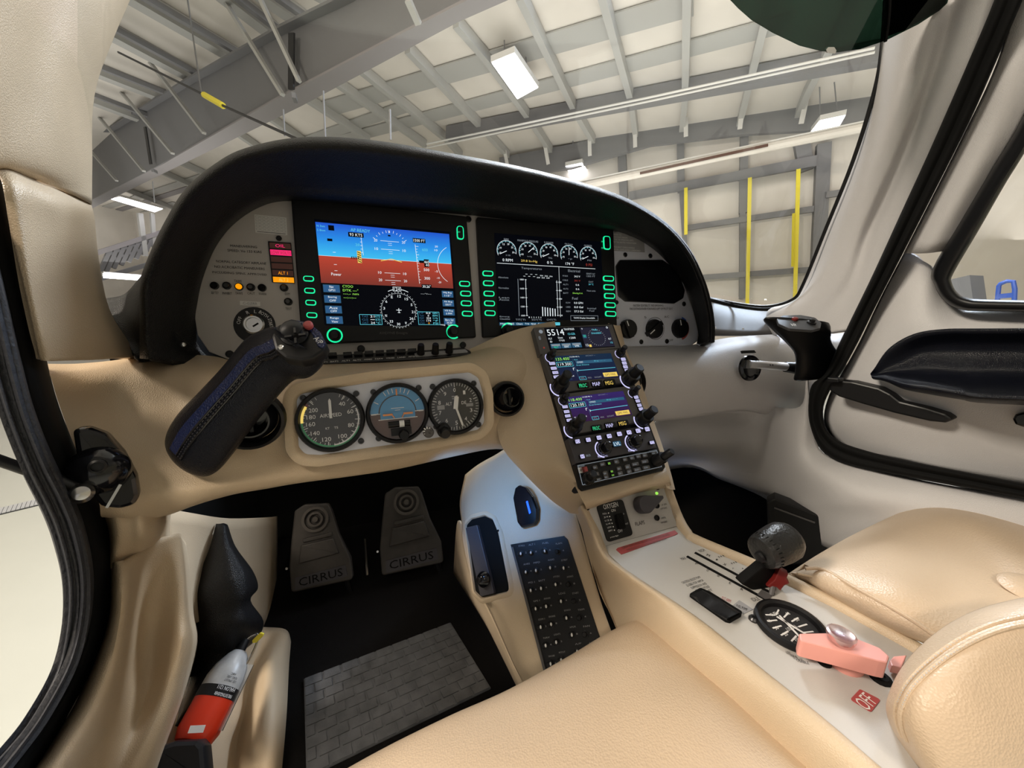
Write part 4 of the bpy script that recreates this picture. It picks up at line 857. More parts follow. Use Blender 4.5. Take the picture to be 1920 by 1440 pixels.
for k, (t, w_) in enumerate((('Map', .06), ('TAWS', .075), ('Chart', .075), ('Trip', .055), ('Nrst', .06), ('Comm', .075), ('Aux', .05), ('Engine', .09))):
    a = .03+sum((.06, .075, .075, .055, .06, .075, .05, .09)[:k])*1.05; S.rect(a, .985, a+w_, 1.02, 's_teal' if k < 7 else 's_cyan', 2); S.text(t, a+w_/2, 1.002, w_*.75, .02, 's_white' if k < 7 else 's_teal')
S.done('symbols', mfd)
# ================================================================ padded leather dashboard
db = thing('dashboard', aY(700, 760, .56), 'cream leather lower dashboard bolster stretching beneath both displays', 'dashboard')
tp = [(75, 682), (140, 682), (210, 676), (262, 668), (330, 664), (400, 668), (440, 676), (520, 680), (600, 678), (740, 676), (850, 668), (895, 652), (935, 632), (990, 612), (1040, 602)]
def off(P, dy): return [(u, v+dy) for u, v in P]
f1 = [(92, 700), (150, 706), (215, 702), (270, 694), (335, 692), (410, 700), (470, 708), (530, 700), (600, 692), (735, 684), (850, 674), (905, 668), (950, 660), (1000, 650), (1050, 648)]
f2 = [(108, 750), (160, 760), (220, 768), (280, 762), (345, 768), (420, 770), (480, 768), (540, 745), (600, 728), (730, 708), (850, 696), (915, 710), (960, 706), (1012, 700), (1060, 700)]
f3 = [(130, 812), (180, 820), (228, 830), (290, 828), (355, 832), (425, 838), (490, 840), (545, 832), (620, 812), (735, 795), (850, 780), (920, 770), (970, 765), (1025, 760), (1075, 760)]
f4 = [(158, 880), (200, 880), (245, 890), (300, 890), (360, 892), (430, 886), (500, 878), (552, 872), (640, 862), (740, 850), (850, 828), (920, 815), (975, 815), (1040, 820), (1090, 820)]
f5 = [(185, 940), (225, 945), (262, 940), (310, 935), (370, 922), (435, 912), (500, 904), (556, 895), (650, 886), (745, 872), (850, 848), (925, 835), (980, 850), (1052, 870), (1095, 870)]
f6 = [(196, 968), (235, 970), (272, 972), (315, 966), (375, 944), (440, 925), (502, 914), (560, 904), (660, 890), (750, 876), (850, 854), (930, 840), (975, 850), (1060, 900), (1098, 900)]
def Yr(pts, ys):
    if not isinstance(ys, (list, tuple)): ys = [ys]*len(pts)
    return [aY(u, v, y_) for (u, v), y_ in zip(pts, ys)]
rows = [Yr(tp, [.62, .64, .655, .665, .668, .67, .672, .674, .675, .675, .675, .672, .665, .65, .64]),
        Yr(f1, [.545, .575, .595, .605, .61, .61, .607, .605, .605, .605, .605, .602, .61, .61, .61]),
        Yr(f2, [.50, .53, .56, .57, .57, .56, .56, .562, .568, .568, .568, .57, .575, .585, .585]),
        Yr(f3, [.475, .495, .51, .525, .525, .525, .54, .552, .560, .561, .561, .560, .57, .575, .565]),
        Yr(f4, [.46, .475, .49, .50, .505, .515, .53, .54, .547, .550, .552, .556, .56, .55, .53]),
        Yr(f5, [.455, .462, .475, .49, .495, .51, .525, .535, .545, .55, .555, .56, .555, .53, .51]),
        Yr(f6, [.48, .48, .49, .51, .51, .525, .54, .55, .56, .565, .57, .575, .56, .53, .51]),
        [p+Vector((0, .06, .01)) for p in Yr(f6, [.48, .48, .49, .51, .51, .525, .54, .55, .56, .565, .57, .575, .56, .53, .51])]]
patch('left_bolster', rows, 'leather', db, nu=5, nv=6, solid=0)
# right bolster
t_ = [(1120, 655), (1160, 652), (1230, 650), (1300, 646), (1360, 634), (1430, 628), (1500, 626), (1560, 626), (1590, 622)]
g1 = [(1120, 670), (1165, 668), (1235, 664), (1305, 660), (1370, 650), (1440, 642), (1505, 640), (1550, 640), (1578, 650)]
g2 = [(1130, 700), (1175, 698), (1240, 696), (1310, 692), (1375, 688), (1440, 684), (1500, 684), (1545, 690), (1560, 700)]
g3 = [(1150, 740), (1190, 738), (1250, 735), (1315, 732), (1380, 728), (1440, 726), (1490, 730), (1526, 740), (1536, 745)]
g4 = [(1170, 775), (1210, 775), (1260, 772), (1320, 765), (1380, 758), (1440, 762), (1485, 768), (1518, 776), (1530, 780)]
g5 = [(1180, 790), (1222, 790), (1270, 786), (1325, 778), (1385, 769), (1440, 778), (1480, 780), (1510, 786), (1522, 790)]
rows = [Yr(t_, [.675, .675, .675, .675, .69, .70, .68, .64, .60]), Yr(g1, [.63, .63, .63, .63, .64, .65, .64, .61, .58]), Yr(g2, [.60, .60, .60, .60, .61, .62, .61, .585, .565]),
        Yr(g3, [.595, .595, .595, .595, .60, .605, .60, .575, .56]), Yr(g4, [.60, .60, .60, .605, .61, .615, .605, .58, .565]), Yr(g5, [.62, .62, .62, .63, .635, .635, .62, .60, .58]),
        [p+Vector((0, .08, .01)) for p in Yr(g5, [.62, .62, .62, .63, .635, .635, .62, .60, .58])]]
patch('right_bolster', rows, 'leather_cool_lit', db, nu=5, nv=5, solid=0)
# switch strip below the first display
BT = Pl(aY(740, 662, .645), Vector((0, -.86, .5)))
st = thing('switch_strip', BT.p(740, 664), 'narrow black strip of rocker switches with three small dimmer knobs under the left display', 'switches')
mb = MB(); ppx(mb, BT, [(590, 668), (800, 657), (868, 652), (884, 660), (880, 667), (800, 674), (592, 684)], -.004, .002, 'gloss_black', r=.004, bev=.0008); mb.build('base_plate', st)
for k in range(9):
    u = 612+k*20 if k > 1 else 604+k*20
    v = 670-k*1.1; mb = MB(); ppx(mb, BT, [(u-8, v-4), (u+8, v-5), (u+8, v+2), (u-8, v+3)], .002, .009, 'black', r=.001, bev=.001); mb.build('rocker_switch', st)
mb = MB()
for k, t in enumerate(('BAT1', 'BAT2', 'ALT1', 'ALT2', 'AVIONICS', 'NAV', 'STROBE', 'LAND', 'PITOT')): wpx(mb, BT, t, 606+k*21, 679-k*1.3, 15, 2.4, 'print_white', du=(1, -.06), lift=.0026)
mb.build('lettering', st, smooth=0)
mb = MB(); ppx(mb, BT, [(776, 663), (872, 656), (878, 662), (780, 671)], .0022, .0032, 'print_grey', r=.002); mb.build('dimmer_plate', st)
for u, v in ((789, 657), (816, 656), (842, 654)):
    mb = MB(); r = 8*BT.m(u, v)*.75; c = BT.p(u, v+6, .003)
    up_ = Vector((0, -.45, .9)).normalized(); lathe(mb, c, up_, BT.x, [(r*1.1, 0), (r*1.1, .003), (r, .004), (r*.95, .016), (r*.8, .018)], 'black', 16); mb.build('dimmer_knob', st)
# ================================================================ three standby gauges
GP = Pl(C0+Vector((-.05, .540, -.167)), PNL.n)
gp = thing('gauge_plate', GP.p(730, 780), 'grey recessed rounded plate that holds three round gauges', 'plate')
gq = [(556, 748), (566, 738), (700, 716), (880, 698), (897, 708), (906, 740), (908, 792), (896, 806), (800, 824), (600, 853), (572, 852), (560, 838)]
mb = MB(); ppx(mb, GP, gq, -.004, .0005, 'light_plate', r=.012, bev=.0006); mb.build('plate', gp)
def rimloft(name, px, pl, h0, h1, wd, m, par):
    P = rounded([pl.l(u, v) for u, v in px], .014, 5)
    if area2(P) < 0: P = P[::-1]
    rings = [(P, h0), (inset(P, -.003), h1*.6), (inset(P, -wd*.35), h1), (inset(P, -wd*.8), h1*.75), (inset(P, -wd), -.012)]; n = len(P); vs = []; fs = []
    for Q, h in rings: vs += [pl.w(a, b, h) for a, b in Q]
    for k in range(len(rings)-1):
        for i in range(n): j = (i+1) % n; fs.append([k*n+i, (k+1)*n+i, (k+1)*n+j, k*n+j])
    mb = MB(); mb.add(vs, [f[::-1] for f in fs], m); return mb.build(name, par, smooth=60)
rimloft('recess_rim', gq, GP, 0, .006, .018, 'leather', db)
def gauge(name, label, u, v, rp_, screws):
    th = thing(name, GP.p(u, v), label, 'gauge'); r = rp_
    mb = MB(); lathe(mb, GP.p(u, v), GP.n, GP.x, [(r*.7, 0), (r, .0005), (r, .006), (r*.96, .009), (r*.89, .009), (r*.86, .005), (r*.86, .003)], 'bezel', 44, cap=False); mb.build('bezel', th)
    for a, b in screws:
        s = 5.5*GP.m(a, b); mb = MB(); lathe(mb, GP.p(a, b, .0005), GP.n, GP.x, [(s, 0), (s, .0014), (s*.8, .003), (s*.5, .003), (s*.42, .0015)], 'screw', 14); mb.build('screw', th)
    return th, r*.86
class Dial:
    def __init__(s, u, v, R, h): s.c = GP.p(u, v, h); s.R = R; s.mb = MB()
    def d(s, ang): a = math.radians(90-ang); return GP.x*math.cos(a)+GP.y*math.sin(a)
    def disc(s, m, r=1): N = 44; s.mb.add([s.c+s.d(-i*360/N)*s.R*r for i in range(N)], [list(range(N))], m)
    def tick(s, ang, r0, r1, w, m, h=.0004): d = s.d(ang); t = GP.n.cross(d)*w/2; n = GP.n*h; s.mb.add([s.c+d*s.R*r0-t+n, s.c+d*s.R*r1-t+n, s.c+d*s.R*r1+t+n, s.c+d*s.R*r0+t+n], [[0, 1, 2, 3]], m)
    def arc(s, a0, a1, r0, r1, m, h=.0002):
        N = max(3, int(abs(a1-a0)/6)); vs = []
        for i in range(N+1): d = s.d(a0+(a1-a0)*i/N); vs += [s.c+d*s.R*r0+GP.n*h, s.c+d*s.R*r1+GP.n*h]
        s.mb.add(vs, [[2*i, 2*i+1, 2*i+3, 2*i+2] for i in range(N)], m)
    def text(s, t, a, b, w, h, m, l=.0005): write(s.mb, t, s.c+GP.x*(a*s.R)+GP.y*(b*s.R)+GP.n*l, GP.x, GP.y, w*s.R, h*s.R, m)
    def num(s, t, ang, r, w, h, m): a = math.radians(90-ang); s.text(t, r*math.cos(a), r*math.sin(a), w, h, m)
    def rect(s, x0, y0, x1, y1, m, l=.0003): s.mb.add([s.c+GP.x*(a*s.R)+GP.y*(b*s.R)+GP.n*l for a, b in ((x0, y0), (x1, y0), (x1, y1), (x0, y1))], [[0, 1, 2, 3]], m)
def needle(th, D, ang, l, w, m, h=.0014, tail=.1, name='pointer'):
    d = D.d(ang); t = GP.n.cross(d); mb = MB(); n = GP.n*h; c = D.c+n; P = [c-d*D.R*tail-t*w*.5, c+d*D.R*l*.9-t*w*.5, c+d*D.R*l, c+d*D.R*l*.9+t*w*.5, c-d*D.R*tail+t*w*.5]
    vs = P+[p+GP.n*.0006 for p in P]; mb.add(vs, [[0, 1, 2, 3, 4][::-1], [5, 6, 7, 8, 9]]+[[i, (i+1) % 5, 5+(i+1) % 5, 5+i] for i in range(5)], m); mb.build(name, th, smooth=0)
def gglass(th, D): mb = MB(); N = 40; mb.add([D.c+D.d(-i*360/N)*D.R*1.0+GP.n*.0035 for i in range(N)], [list(range(N))], 'gauge_glass'); mb.build('glass', th, smooth=0)
asi, R = gauge('airspeed_indicator', 'round airspeed gauge with green arc, leftmost of the three', 621, 787, .0425, [(568, 746), (668, 738), (677, 827)])
D = Dial(621, 787, R, .0035); D.disc('gauge_black')
for k in range(31): a = 22+k*10.3; D.tick(a, .86, .97, .0006, 'print_white')
for k in range(10): D.tick(30+k*32, .80, .97, .0009, 'print_white')
D.arc(68, 178, .90, .95, 'print_white', .0006); D.arc(110, 268, .93, .99, 'gauge_green', .0005); D.arc(268, 305, .90, .99, 'gauge_orange' if 0 else 's_yellow', .0005); D.arc(305, 311, .90, .99, 'red_plastic', .0006)
for t, a, r_ in (('40', 36, .68), ('60', 70, .70), ('80', 112, .70), ('100', 152, .72), ('120', 196, .72), ('140', 232, .70), ('160', 262, .68), ('180', 284, .66), ('200', 306, .68)): D.num(t, a, r_, .21 if len(t) < 3 else .29, .15, 'print_white')
D.text('AIRSPEED', .0, .17, .72, .13, 'print_white'); D.text('KT', -.14, -.30, .13, .08, 'print_white'); D.text('TS', .14, -.30, .13, .08, 'print_white')
D.mb.build('dial_face', asi, smooth=0); needle(asi, D, 0, .78, .0032, 'print_white', tail=-.06); gglass(asi, D)
att, R = gauge('attitude_indicator', 'round artificial horizon with blue sky and orange wings, middle of the three', 746, 774, .0425, [(700, 735), (785, 727), (710, 822), (799, 806)])
D = Dial(746, 774, R, .0035); D.disc('gauge_brown')
D.arc(-88, 88, 0, 1.0, 'gauge_blue', .0002); D.rect(-.97, .0, .97, .035, 'print_white', .0004)
D.arc(-80, 80, .0, .66, 'screen_sky' if 0 else 'gauge_blue', .0006); D.rect(-.64, -.20, .64, .10, 'gauge_blue', .0006); D.rect(-.72, -.23, .72, -.20, 'print_white', .0008); D.rect(-.7, -.9, .7, -.23, 'gauge_brown', .0006)
D.arc(-88, 88, .66, .70, 'gauge_black', .0007)
for a in (-90, -60, -30, -20, -10, 10, 20, 30, 60, 90): D.tick(a, .78, .96, .0009, 'print_white', .0008)
D.tick(0, .68, .92, .002, 'gauge_orange', .0009); D.rect(-.24, .18, .24, .20, 'print_white', .0009); D.rect(-.10, .10, .10, .115, 'print_white', .0009)
D.mb.build('dial_face', att, smooth=0)
mb = MB(); c = D.c+GP.n*.002
for s_ in (-1, 1): bar(mb, c+GP.x*(s_*R*.55)-GP.y*R*.04, c+GP.x*(s_*R*.20)-GP.y*R*.04, .0012, .0026, 'gauge_orange', up=GP.y); bar(mb, c+GP.x*(s_*R*.22)-GP.y*R*.05, c+GP.x*(s_*R*.14)-GP.y*R*.18, .0012, .002, 'gauge_orange', up=GP.n)
mb.build('wing_bar', att, smooth=0)
mb = MB(); c = D.c+GP.n*.003-GP.y*R*.42; tube(mb, [c-GP.x*R*.38, c+GP.x*R*.42], .0045, 'black', n=1, seg=12); bar(mb, c-GP.x*R*.30-GP.y*R*.3, c+GP.x*R*.45-GP.y*R*.28, .006, .010, 'black', up=GP.y); inc = mb.build('inclinometer', att)
mb = MB(); tube(mb, [c+GP.x*R*.02, c+GP.x*R*.20], .0049, 'print_white', n=1, seg=12); mb.build('ball_tube', inc)
mb = MB(); lathe(mb, D.c-GP.y*R*.83+GP.x*R*.15, GP.n, GP.x, [(.007, 0), (.007, .012), (.006, .015)], 'black', 16); mb.build('caging_knob', att); gglass(att, D)
alt, R = gauge('altimeter', 'round altimeter with white pointers, rightmost of the three', 854, 762, .0415, [(811, 725), (888, 719), (897, 796), (818, 800)])
D = Dial(854, 762, R, .0035); D.disc('gauge_black')
for k in range(50): D.tick(k*7.2, .80 if k % 5 == 0 else .86, .98, .0009 if k % 5 == 0 else .0007, 'print_white')
for k in range(10): D.num(str(k), k*36, .68, .10, .16, 'print_white')
D.text('ALT', -.27, .13, .26, .13, 'print_white'); D.text('DE', .36, .13, .20, .13, 'print_white'); D.text('1000 FEET', 0, .42, .26, .06, 'print_white'); D.text('100 FEET', 0, .33, .24, .05, 'print_white'); D.rect(-.75, -.08, -.45, .10, 'print_grey'); D.rect(.45, -.05, .75, .08, 'print_grey')
D.mb.build('dial_face', alt, smooth=0); needle(alt, D, 163, .90, .0030, 'print_white'); needle(alt, D, 8, .45, .0065, 'print_white', h=.0022, name='short_pointer'); gglass(alt, D)
mb = MB(); lathe(mb, GP.p(830, 803, .001), (GP.n*.9-GP.y*.2).normalized(), GP.x, [(.010, 0), (.010, .012), (.008, .014), (.0075, .022), (.006, .024)], 'black', 18); mb.build('baro_knob', alt)
kp = thing('adjusting_knob', GP.p(801, 808), 'small clear knurled knob between the horizon and the altimeter', 'knob')
mb = MB(); lathe(mb, GP.p(801, 808, .001), GP.n, GP.x, [(.004, 0), (.004, .01), (.0075, .011), (.0075, .016), (.006, .018)], 'radio_grey', 18); mb.build('knob_body', kp)
mb = MB()
for k in range(8):
    a = k*PI/4; d = GP.x*math.cos(a)+GP.y*math.sin(a); bar(mb, GP.p(801, 808, .0185)+d*.003, GP.p(801, 808, .0185)+d*.006, .0016, .001, 'print_white', up=GP.n)
mb.build('spoke_mark', kp, smooth=0)
# ================================================================ air vents
def vent(label, u, v, Y, R, n, group='eyeball air vents', name='air_vent', ball=True, tilt=(0, 0)):
    c = aY(u, v, Y) if not isinstance(Y, Vector) else Y; th = thing(name, c, label, 'air vent', group); n = n.normalized(); x = Vector((1, 0, 0))
    mb = MB(); lathe(mb, c-n*.006, n, x, [(R*1.0, 0), (R, .004), (R*.95, .009), (R*.86, .010), (R*.80, .006), (R*.78, -.004)], 'black', 34, cap=False); mb.build('ring', th)
    mb = MB(); b = n+Vector((tilt[0], 0, tilt[1])); b.normalize(); lathe(mb, c-n*.022, b, x, [(R*.78, 0), (R*.80, .008), (R*.72, .018), (R*.55, .025), (R*.50, .025), (R*.46, .018), (R*.42, .004)], 'gloss_black', 30); ey = mb.build('eyeball', th)
    mb = MB(); y_ = b.cross(x); bar(mb, c-n*.022+b*.016-y_*R*.45, c-n*.022+b*.016+y_*R*.45, .004, .004, 'black', up=b); mb.build('vane', ey, smooth=0)
    return th
vent('round black air vent between the altimeter and the radio stack', 951, 748, .548, .0285, Vector((-.15, -.95, .2)), tilt=(.3, .1))
vent('black air vent half hidden behind the pilot grip', 467, 789, .508, .038, Vector((.1, -.95, -.1)))
tag_ = MB(); VP_ = Pl(aY(390, 722, .60), Vector((0, -.9, .4)))
ppx(tag_, VP_, [(371, 723), (400, 714), (402, 723), (375, 732)], 0, .0012, 'gauge_black', r=.001)
tg = tag_.build('trim_placard'); tag(tg, 'tiny dark slotted placard on the cream leather above the hidden vent', 'placard')
mb = MB()
for k in range(4): wpx(mb, VP_, '|', 378+k*6, 724-k*1.6, 1.2, 6, 'print_white', lift=.0014)
mb.build('lettering', tg, smooth=0)
# ================================================================ radio stack on the pedestal
sa = aD(1070, 612, .69); sb = aD(1165, 900, .59)
sn = Vector((1, 0, 0)).cross(sb-sa)
if sn.dot(C0-sa) < 0: sn = -sn
sn.normalize(); SP = Pl(sa, sn)
vent('black air vent peeking out on the right of the radio stack', 1190, 716, SP.p(1192, 716, -.018), .028, Vector((.25, -.9, .25)), tilt=(-.2, .2))
# cream pedestal throat on both sides of the stack (part of the dashboard moulding)
ped = thing('centre_pedestal', aZ(1150, 1000, -.36), 'cream leather pedestal running from the radios back between the seats', 'pedestal')
L0 = [(880, 655), (900, 700), (925, 770), (940, 835), (975, 880), (1030, 935), (1068, 962)]
L1 = [(930, 632), (945, 690), (962, 760), (978, 830), (1005, 880), (1048, 930), (1085, 964)]
L2 = [(975, 616), (990, 680), (1010, 750), (1026, 820), (1045, 870), (1072, 915), (1100, 960)]
L3 = [(1000, 612), (1018, 680), (1038, 750), (1058, 820), (1075, 880), (1088, 918), (1112, 950)]
rows = [[aY(*p, y_) for p, y_ in zip(L0, (.66, .615, .57, .545, .52, .505, .495))], [aY(*p, y_) for p, y_ in zip(L1, (.645, .60, .56, .53, .505, .49, .48))],
        [aY(*p, y_) for p, y_ in zip(L2, (.63, .59, .55, .515, .48, .465, .455))], [SP.p(*p, -.004) for p in L3[:-1]]+[aY(*L3[-1], .45)]]
patch('left_cheek', rows, 'leather', ped, nu=5, nv=5, solid=0)
R0 = [(1140, 606), (1155, 660), (1185, 720), (1205, 780), (1222, 830), (1238, 880), (1250, 915)]
R1 = [(1155, 610), (1168, 660), (1194, 716), (1213, 775), (1232, 830), (1248, 880), (1258, 918)]
rows = [[SP.p(*p, -.004) for p in R0], [SP.p(*p, -.006) for p in R1], [SP.p(p[0]+8, p[1], -.04) for p in R1], [SP.p(p[0]-2, p[1], -.12) for p in R1]]
patch('right_cheek', rows, 'leather', ped, nu=5, nv=4, solid=0)
# lower ledge between stack and oxygen plate
rows = [[SP.p(u, v, -.004) for u, v in ((1075, 905), (1120, 895), (1180, 885), (1244, 868))], [aY(u, v, y_) for (u, v), y_ in zip(((1085, 925), (1130, 925), (1190, 905), (1252, 888)), (.445, .44, .44, .44))],
        [aY(u, v, y_) for (u, v), y_ in zip(((1098, 950), (1140, 938), (1195, 920), (1258, 905)), (.438, .436, .436, .436))], [aY(u, v, .46) for u, v in ((1100, 962), (1145, 944), (1198, 926), (1260, 918))]]
patch('lower_ledge', rows, 'leather', ped, nu=5, nv=4, solid=0)
mb = MB(); lathe(mb, aY(1068, 934, .484), Vector((-.5, -.8, .3)), Vector((1, 0, 0)), [(.0035, 0), (.003, .002), (.001, .0025)], 'steel', 12); mb.build('screw', ped)
# black housing of the stack
hs = thing('avionics_rack', SP.p(1110, 770), 'black rack housing that frames the five stacked radios on the pedestal', 'rack')
mb = MB(); ppx(mb, SP, [(998, 616), (1148, 608), (1164, 655), (1246, 876), (1240, 884), (1092, 921), (1086, 915)], -.05, .003, 'black', r=.004, bev=.001); mb.build('housing', hs)
for k in range(34):
    t = .05+k*.027; u = 1003+(1085-1003)*t; v = 622+(905-622)*t
    mb = MB(); ppx(mb, SP, [(u-1, v-2), (u+6, v-3.5), (u+7, v+.5), (u, v+2)], .002, .006, 'radio_dark'); mb.build('cooling_rib', hs, smooth=0)
def q4(px, h): return [SP.p(*p, h) for p in px]
HF = .014
def unit(name, label, Q, m, group=None):
    th = thing(name, SP.p(*Q[0]), label, 'radio', group)
    mb = MB()
    # outline given at face height
    P = []
    for u, v in Q:
        w = SP.p(u, v, HF)-SP.o; P.append((w.dot(SP.x), w.dot(SP.y)))
    prism(mb, SP, rounded(P, .0015, 3), 0, HF, m, bev=.0012); mb.build('faceplate', th)
    return th
def lh(u, v, h=HF):
    w = SP.p(u, v, h)-SP.o; return (w.dot(SP.x), w.dot(SP.y))
def key(par, u, v, w, h, m, t=.003, mt=None, txt=None, tm='radio_dark', name='key'):
    k = SP.m(u, v); a, b = lh(u, v); W2 = w*k/2; H2 = h*k/2
    mb = MB(); prism(mb, SP, rounded([(a-W2, b-H2), (a+W2, b-H2), (a+W2, b+H2), (a-W2, b+H2)], min(W2, H2)*.45, 3), HF-.001, HF+t, m, bev=.0005, mtop=mt); o = mb.build(name, par)
    if txt:
        mb = MB(); write(mb, txt, SP.w(a, b, HF+t+.0003), SP.x, SP.y, 2*W2*.75, 2*H2*.6, tm); mb.build('legend', o, smooth=0)
    return o
def sknob(par, u, v, r, L, m='black', lean=(0, 0, 0), glow=None, inner=True, name='knob'):
    k = SP.m(u, v); r *= k; c = SP.p(u, v, HF); n = (SP.n+Vector(lean)).normalized()
    mb = MB(); prof = [(r, 0), (r, L*.45), (r*.92, L*.5), (r*.66, L*.5), (r*.64, L*.95), (r*.5, L)] if inner else [(r, 0), (r*.98, L*.8), (r*.8, L)]
    lathe(mb, c, n, SP.x, prof, m, 20); o = mb.build(name, par)
    mb = MB(); ang = [0, PI*2/3, PI*4/3]
    for i in range(14):
        a = i*2*PI/14; d = SP.x*math.cos(a)+n.cross(SP.x)*math.sin(a); rr = r*1.0; bar(mb, c+d*rr+n*L*.05, c+d*rr+n*L*.42, .0009, .0009, m, up=d)
    mb.build('knurl', o, smooth=0)
    if glow:
        mb = MB(); a, b = lh(u, v); N = 16
        for i in range(N):
            t0 = glow[0]+(glow[1]-glow[0])*i/N; t1 = glow[0]+(glow[1]-glow[0])*(i+1)/N
            mb.add([SP.w(a+R_*math.cos(t), b+R_*math.sin(t), HF+.0006) for t, R_ in ((t0, r*1.12), (t0, r*1.3), (t1, r*1.3), (t1, r*1.12))], [[0, 1, 2, 3]], 's_key')
        mb.build('glow_arc', o, smooth=0)
    return o
# --- transponder
xp = unit('transponder', 'topmost radio, small screen reading 5514 with dotted traffic circle', [(1000, 614), (1148, 608), (1163, 653), (1013, 664)], 'radio_grey')
S = Scr(SP, (1020, 615), (1140, 611), (1031, 657), HF+.0004); S.mb = MB(); S.rect(0, 0, 1, 1, 's_dark', 0)
S.text('5514', .15, .22, .25, .28, 's_white'); S.text('TRANSPONDER', .365, .10, .16, .09, 's_white'); S.text('CS-GZR', .38, .32, .11, .09, 's_cyan'); S.text('FLT', .05, .50, .05, .08, 's_white'); S.text('ID', .05, .63, .03, .08, 's_white')
S.text('Dest', .20, .47, .07, .08, 's_white'); S.text('CYQQ', .21, .60, .08, .08, 's_white'); S.text('1200', .38, .50, .09, .09, 's_white')
for k, (t, c_) in enumerate((('ALT', 's_green'), ('IDENT', 's_white'), ('VFR', 's_white'))):
    a = .03+k*.155; S.rect(a, .72, a+.145, .94, 's_teal', 1); S.rect(a+.01, .75, a+.135, .83, 's_grey', 2); S.text(t, a+.07, .88, .07, .08, c_, 4)
S.rect(.535, .04, 1, .97, 's_navy', 0.5)
for k in range(26):
    a = k*360/26; S.tick(.76, .52, .125, .131, a, 's_white', .0007)
S.text('Traffic', .76, .17, .09, .08, 's_cyan'); S.text('Unavailable', .77, .32, .16, .09, 's_cyan'); S.rect(.545, .37, .60, .54, 's_teal', 2); S.text('TEST', .572, .45, .045, .08, 's_green', 4)
S.text('o', .97, .08, .03, .10, 's_white'); S.text('ALT', .955, .62, .05, .08, 's_white'); S.text('15', .965, .8, .035, .08, 's_cyan'); S.text('12', .57, .86, .04, .10, 's_white'); S.rect(.60, .84, .635, .95, 's_yellow', 2); S.text('+', .565, .10, .02, .08, 's_white')
S.done('screen', xp)
mb = MB(); lathe(mb, SP.p(1014, 622, HF), SP.n, SP.x, [(.0035, 0), (.0035, .0006)], 's_grey', 14); mb.build('sensor_dot', xp)
mb = MB(); write(mb, '[]', SP.w(*lh(1012, 634), HF+.0004), SP.x, SP.y, .003, .006, 's_grey'); mb.build('card_slot', xp, smooth=0)
mb = MB(); lathe(mb, SP.p(1020, 652, HF), SP.n, SP.x, [(.0015, 0), (.0012, .0006)], 's_red', 10); mb.build('red_led', xp)
# --- two navigators
def nav(lab, Q, S3, freq, freq2, back, kn, lk, rk, bk, grp):
    th = unit('gps_navigator', lab, Q, 'radio_grey')
    S = Scr(SP, S3[0], S3[1], S3[2], HF+.0004); S.mb = MB(); S.rect(0, 0, 1, 1, back, 0)
    S.text(freq, .13, .13, .22, .11, 's_lime'); S.frame(.0, .25, .27, .44, 's_cyan', .006, 2); S.rect(.006, .26, .264, .43, 's_dark', 1); S.text(freq2, .135, .345, .22, .11, 's_white')
    S.text('13:58:46 L', .34, .07, .17, .045, 's_white'); S.text('GPS NOT ---', .62, .06, .17, .04, 's_grey'); S.line(.29, .14, .29, .98, 's_teal', .0006)
    S.text('From', .345, .19, .06, .045, 's_cyan'); S.rect(.33, .24, .97, .36, 's_teal', 1); S.text('CYOO', .40, .30, .10, .06, 's_white'); S.text('Brg --- --', .75, .29, .20, .05, 's_cyan')
    S.text('Great Distance', .43, .41, .22, .05, 's_cyan'); S.line(.31, .62, .98, .60, 's_cyan', .0009); S.line(.31, .58, .31, .66, 's_white', .0009); S.text('r', .26, .55, .03, .10, 's_white')
    S.text('Track', .14, .72, .09, .04, 's_teal'); S.text('Expanded', .12, .82, .20, .07, 's_white'); S.text('VLOC', .14, .93, .08, .04, 's_teal')
    S.rect(.72, .78, .97, .95, 's_yellow', 2); S.text('GPS FAIL', .845, .865, .19, .08, 's_brown', 4); S.frame(.30, .86, .41, .99, 's_cyan', .005, 2)
    for k, t in enumerate(('FPL', 'MSG', 'ROUTE', 'APT', 'WPT')): S.text(t, .355+k*.115*(.85 if k > 2 else 1), .93, .06, .055, 's_grey')
    S.done('screen', th)
    for u, v in lk: key(th, u, v, 11, 6, 'black', mt='s_key', txt='ooo', tm='radio_dark')
    for u, v in rk: key(th, u, v, 9, 6, 'black', mt='s_key', txt='oo', tm='radio_dark')
    for k, (u, v) in enumerate(bk): 
        o = key(th, u, v, 20, 10, 'black', t=.004); mb = MB(); a, b = lh(u, v, HF+.004); write(mb, ('PROC', 'MAP', 'MSG')[k], SP.w(a, b, HF+.0044), SP.x, SP.y, 14*SP.m(u, v), 6.5*SP.m(u, v), ('s_green', 's_key', 's_yellow')[k]); mb.build('legend', o, smooth=0)
    a, b, c_, d = kn
    sknob(th, *a, 6.5, .022, lean=(.0, -.1, .3), glow=(2.2, 4.4), name='volume_knob'); sknob(th, *b, 12, .040, lean=(.05, -.1, .35), glow=(2.6, 4.5), name='dual_knob')
    sknob(th, *c_, 6, .022, lean=(.05, -.1, .3), glow=(2.2, 4.4), name='volume_knob'); sknob(th, *d, 12, .036, lean=(.1, -.1, .35), glow=(2.6, 4.5), name='dual_knob')
    return th
nav('upper of the two identical navigators, blue screen reading 133.400 over 119.300', [(1016, 663), (1168, 653), (1196, 712), (1043, 738)], [(1038, 668), (1145, 662), (1054, 716)], '133.400', '119.300', 'gps_screen_blue',
    ((1031, 671), (1047, 727), (1161, 664), (1178, 712)), [(1034, 683), (1037, 692), (1040, 700), (1042, 708)], [(1167, 675), (1169, 682), (1171, 689), (1174, 696)], [(1093, 723), (1118, 720), (1142, 718)], None)
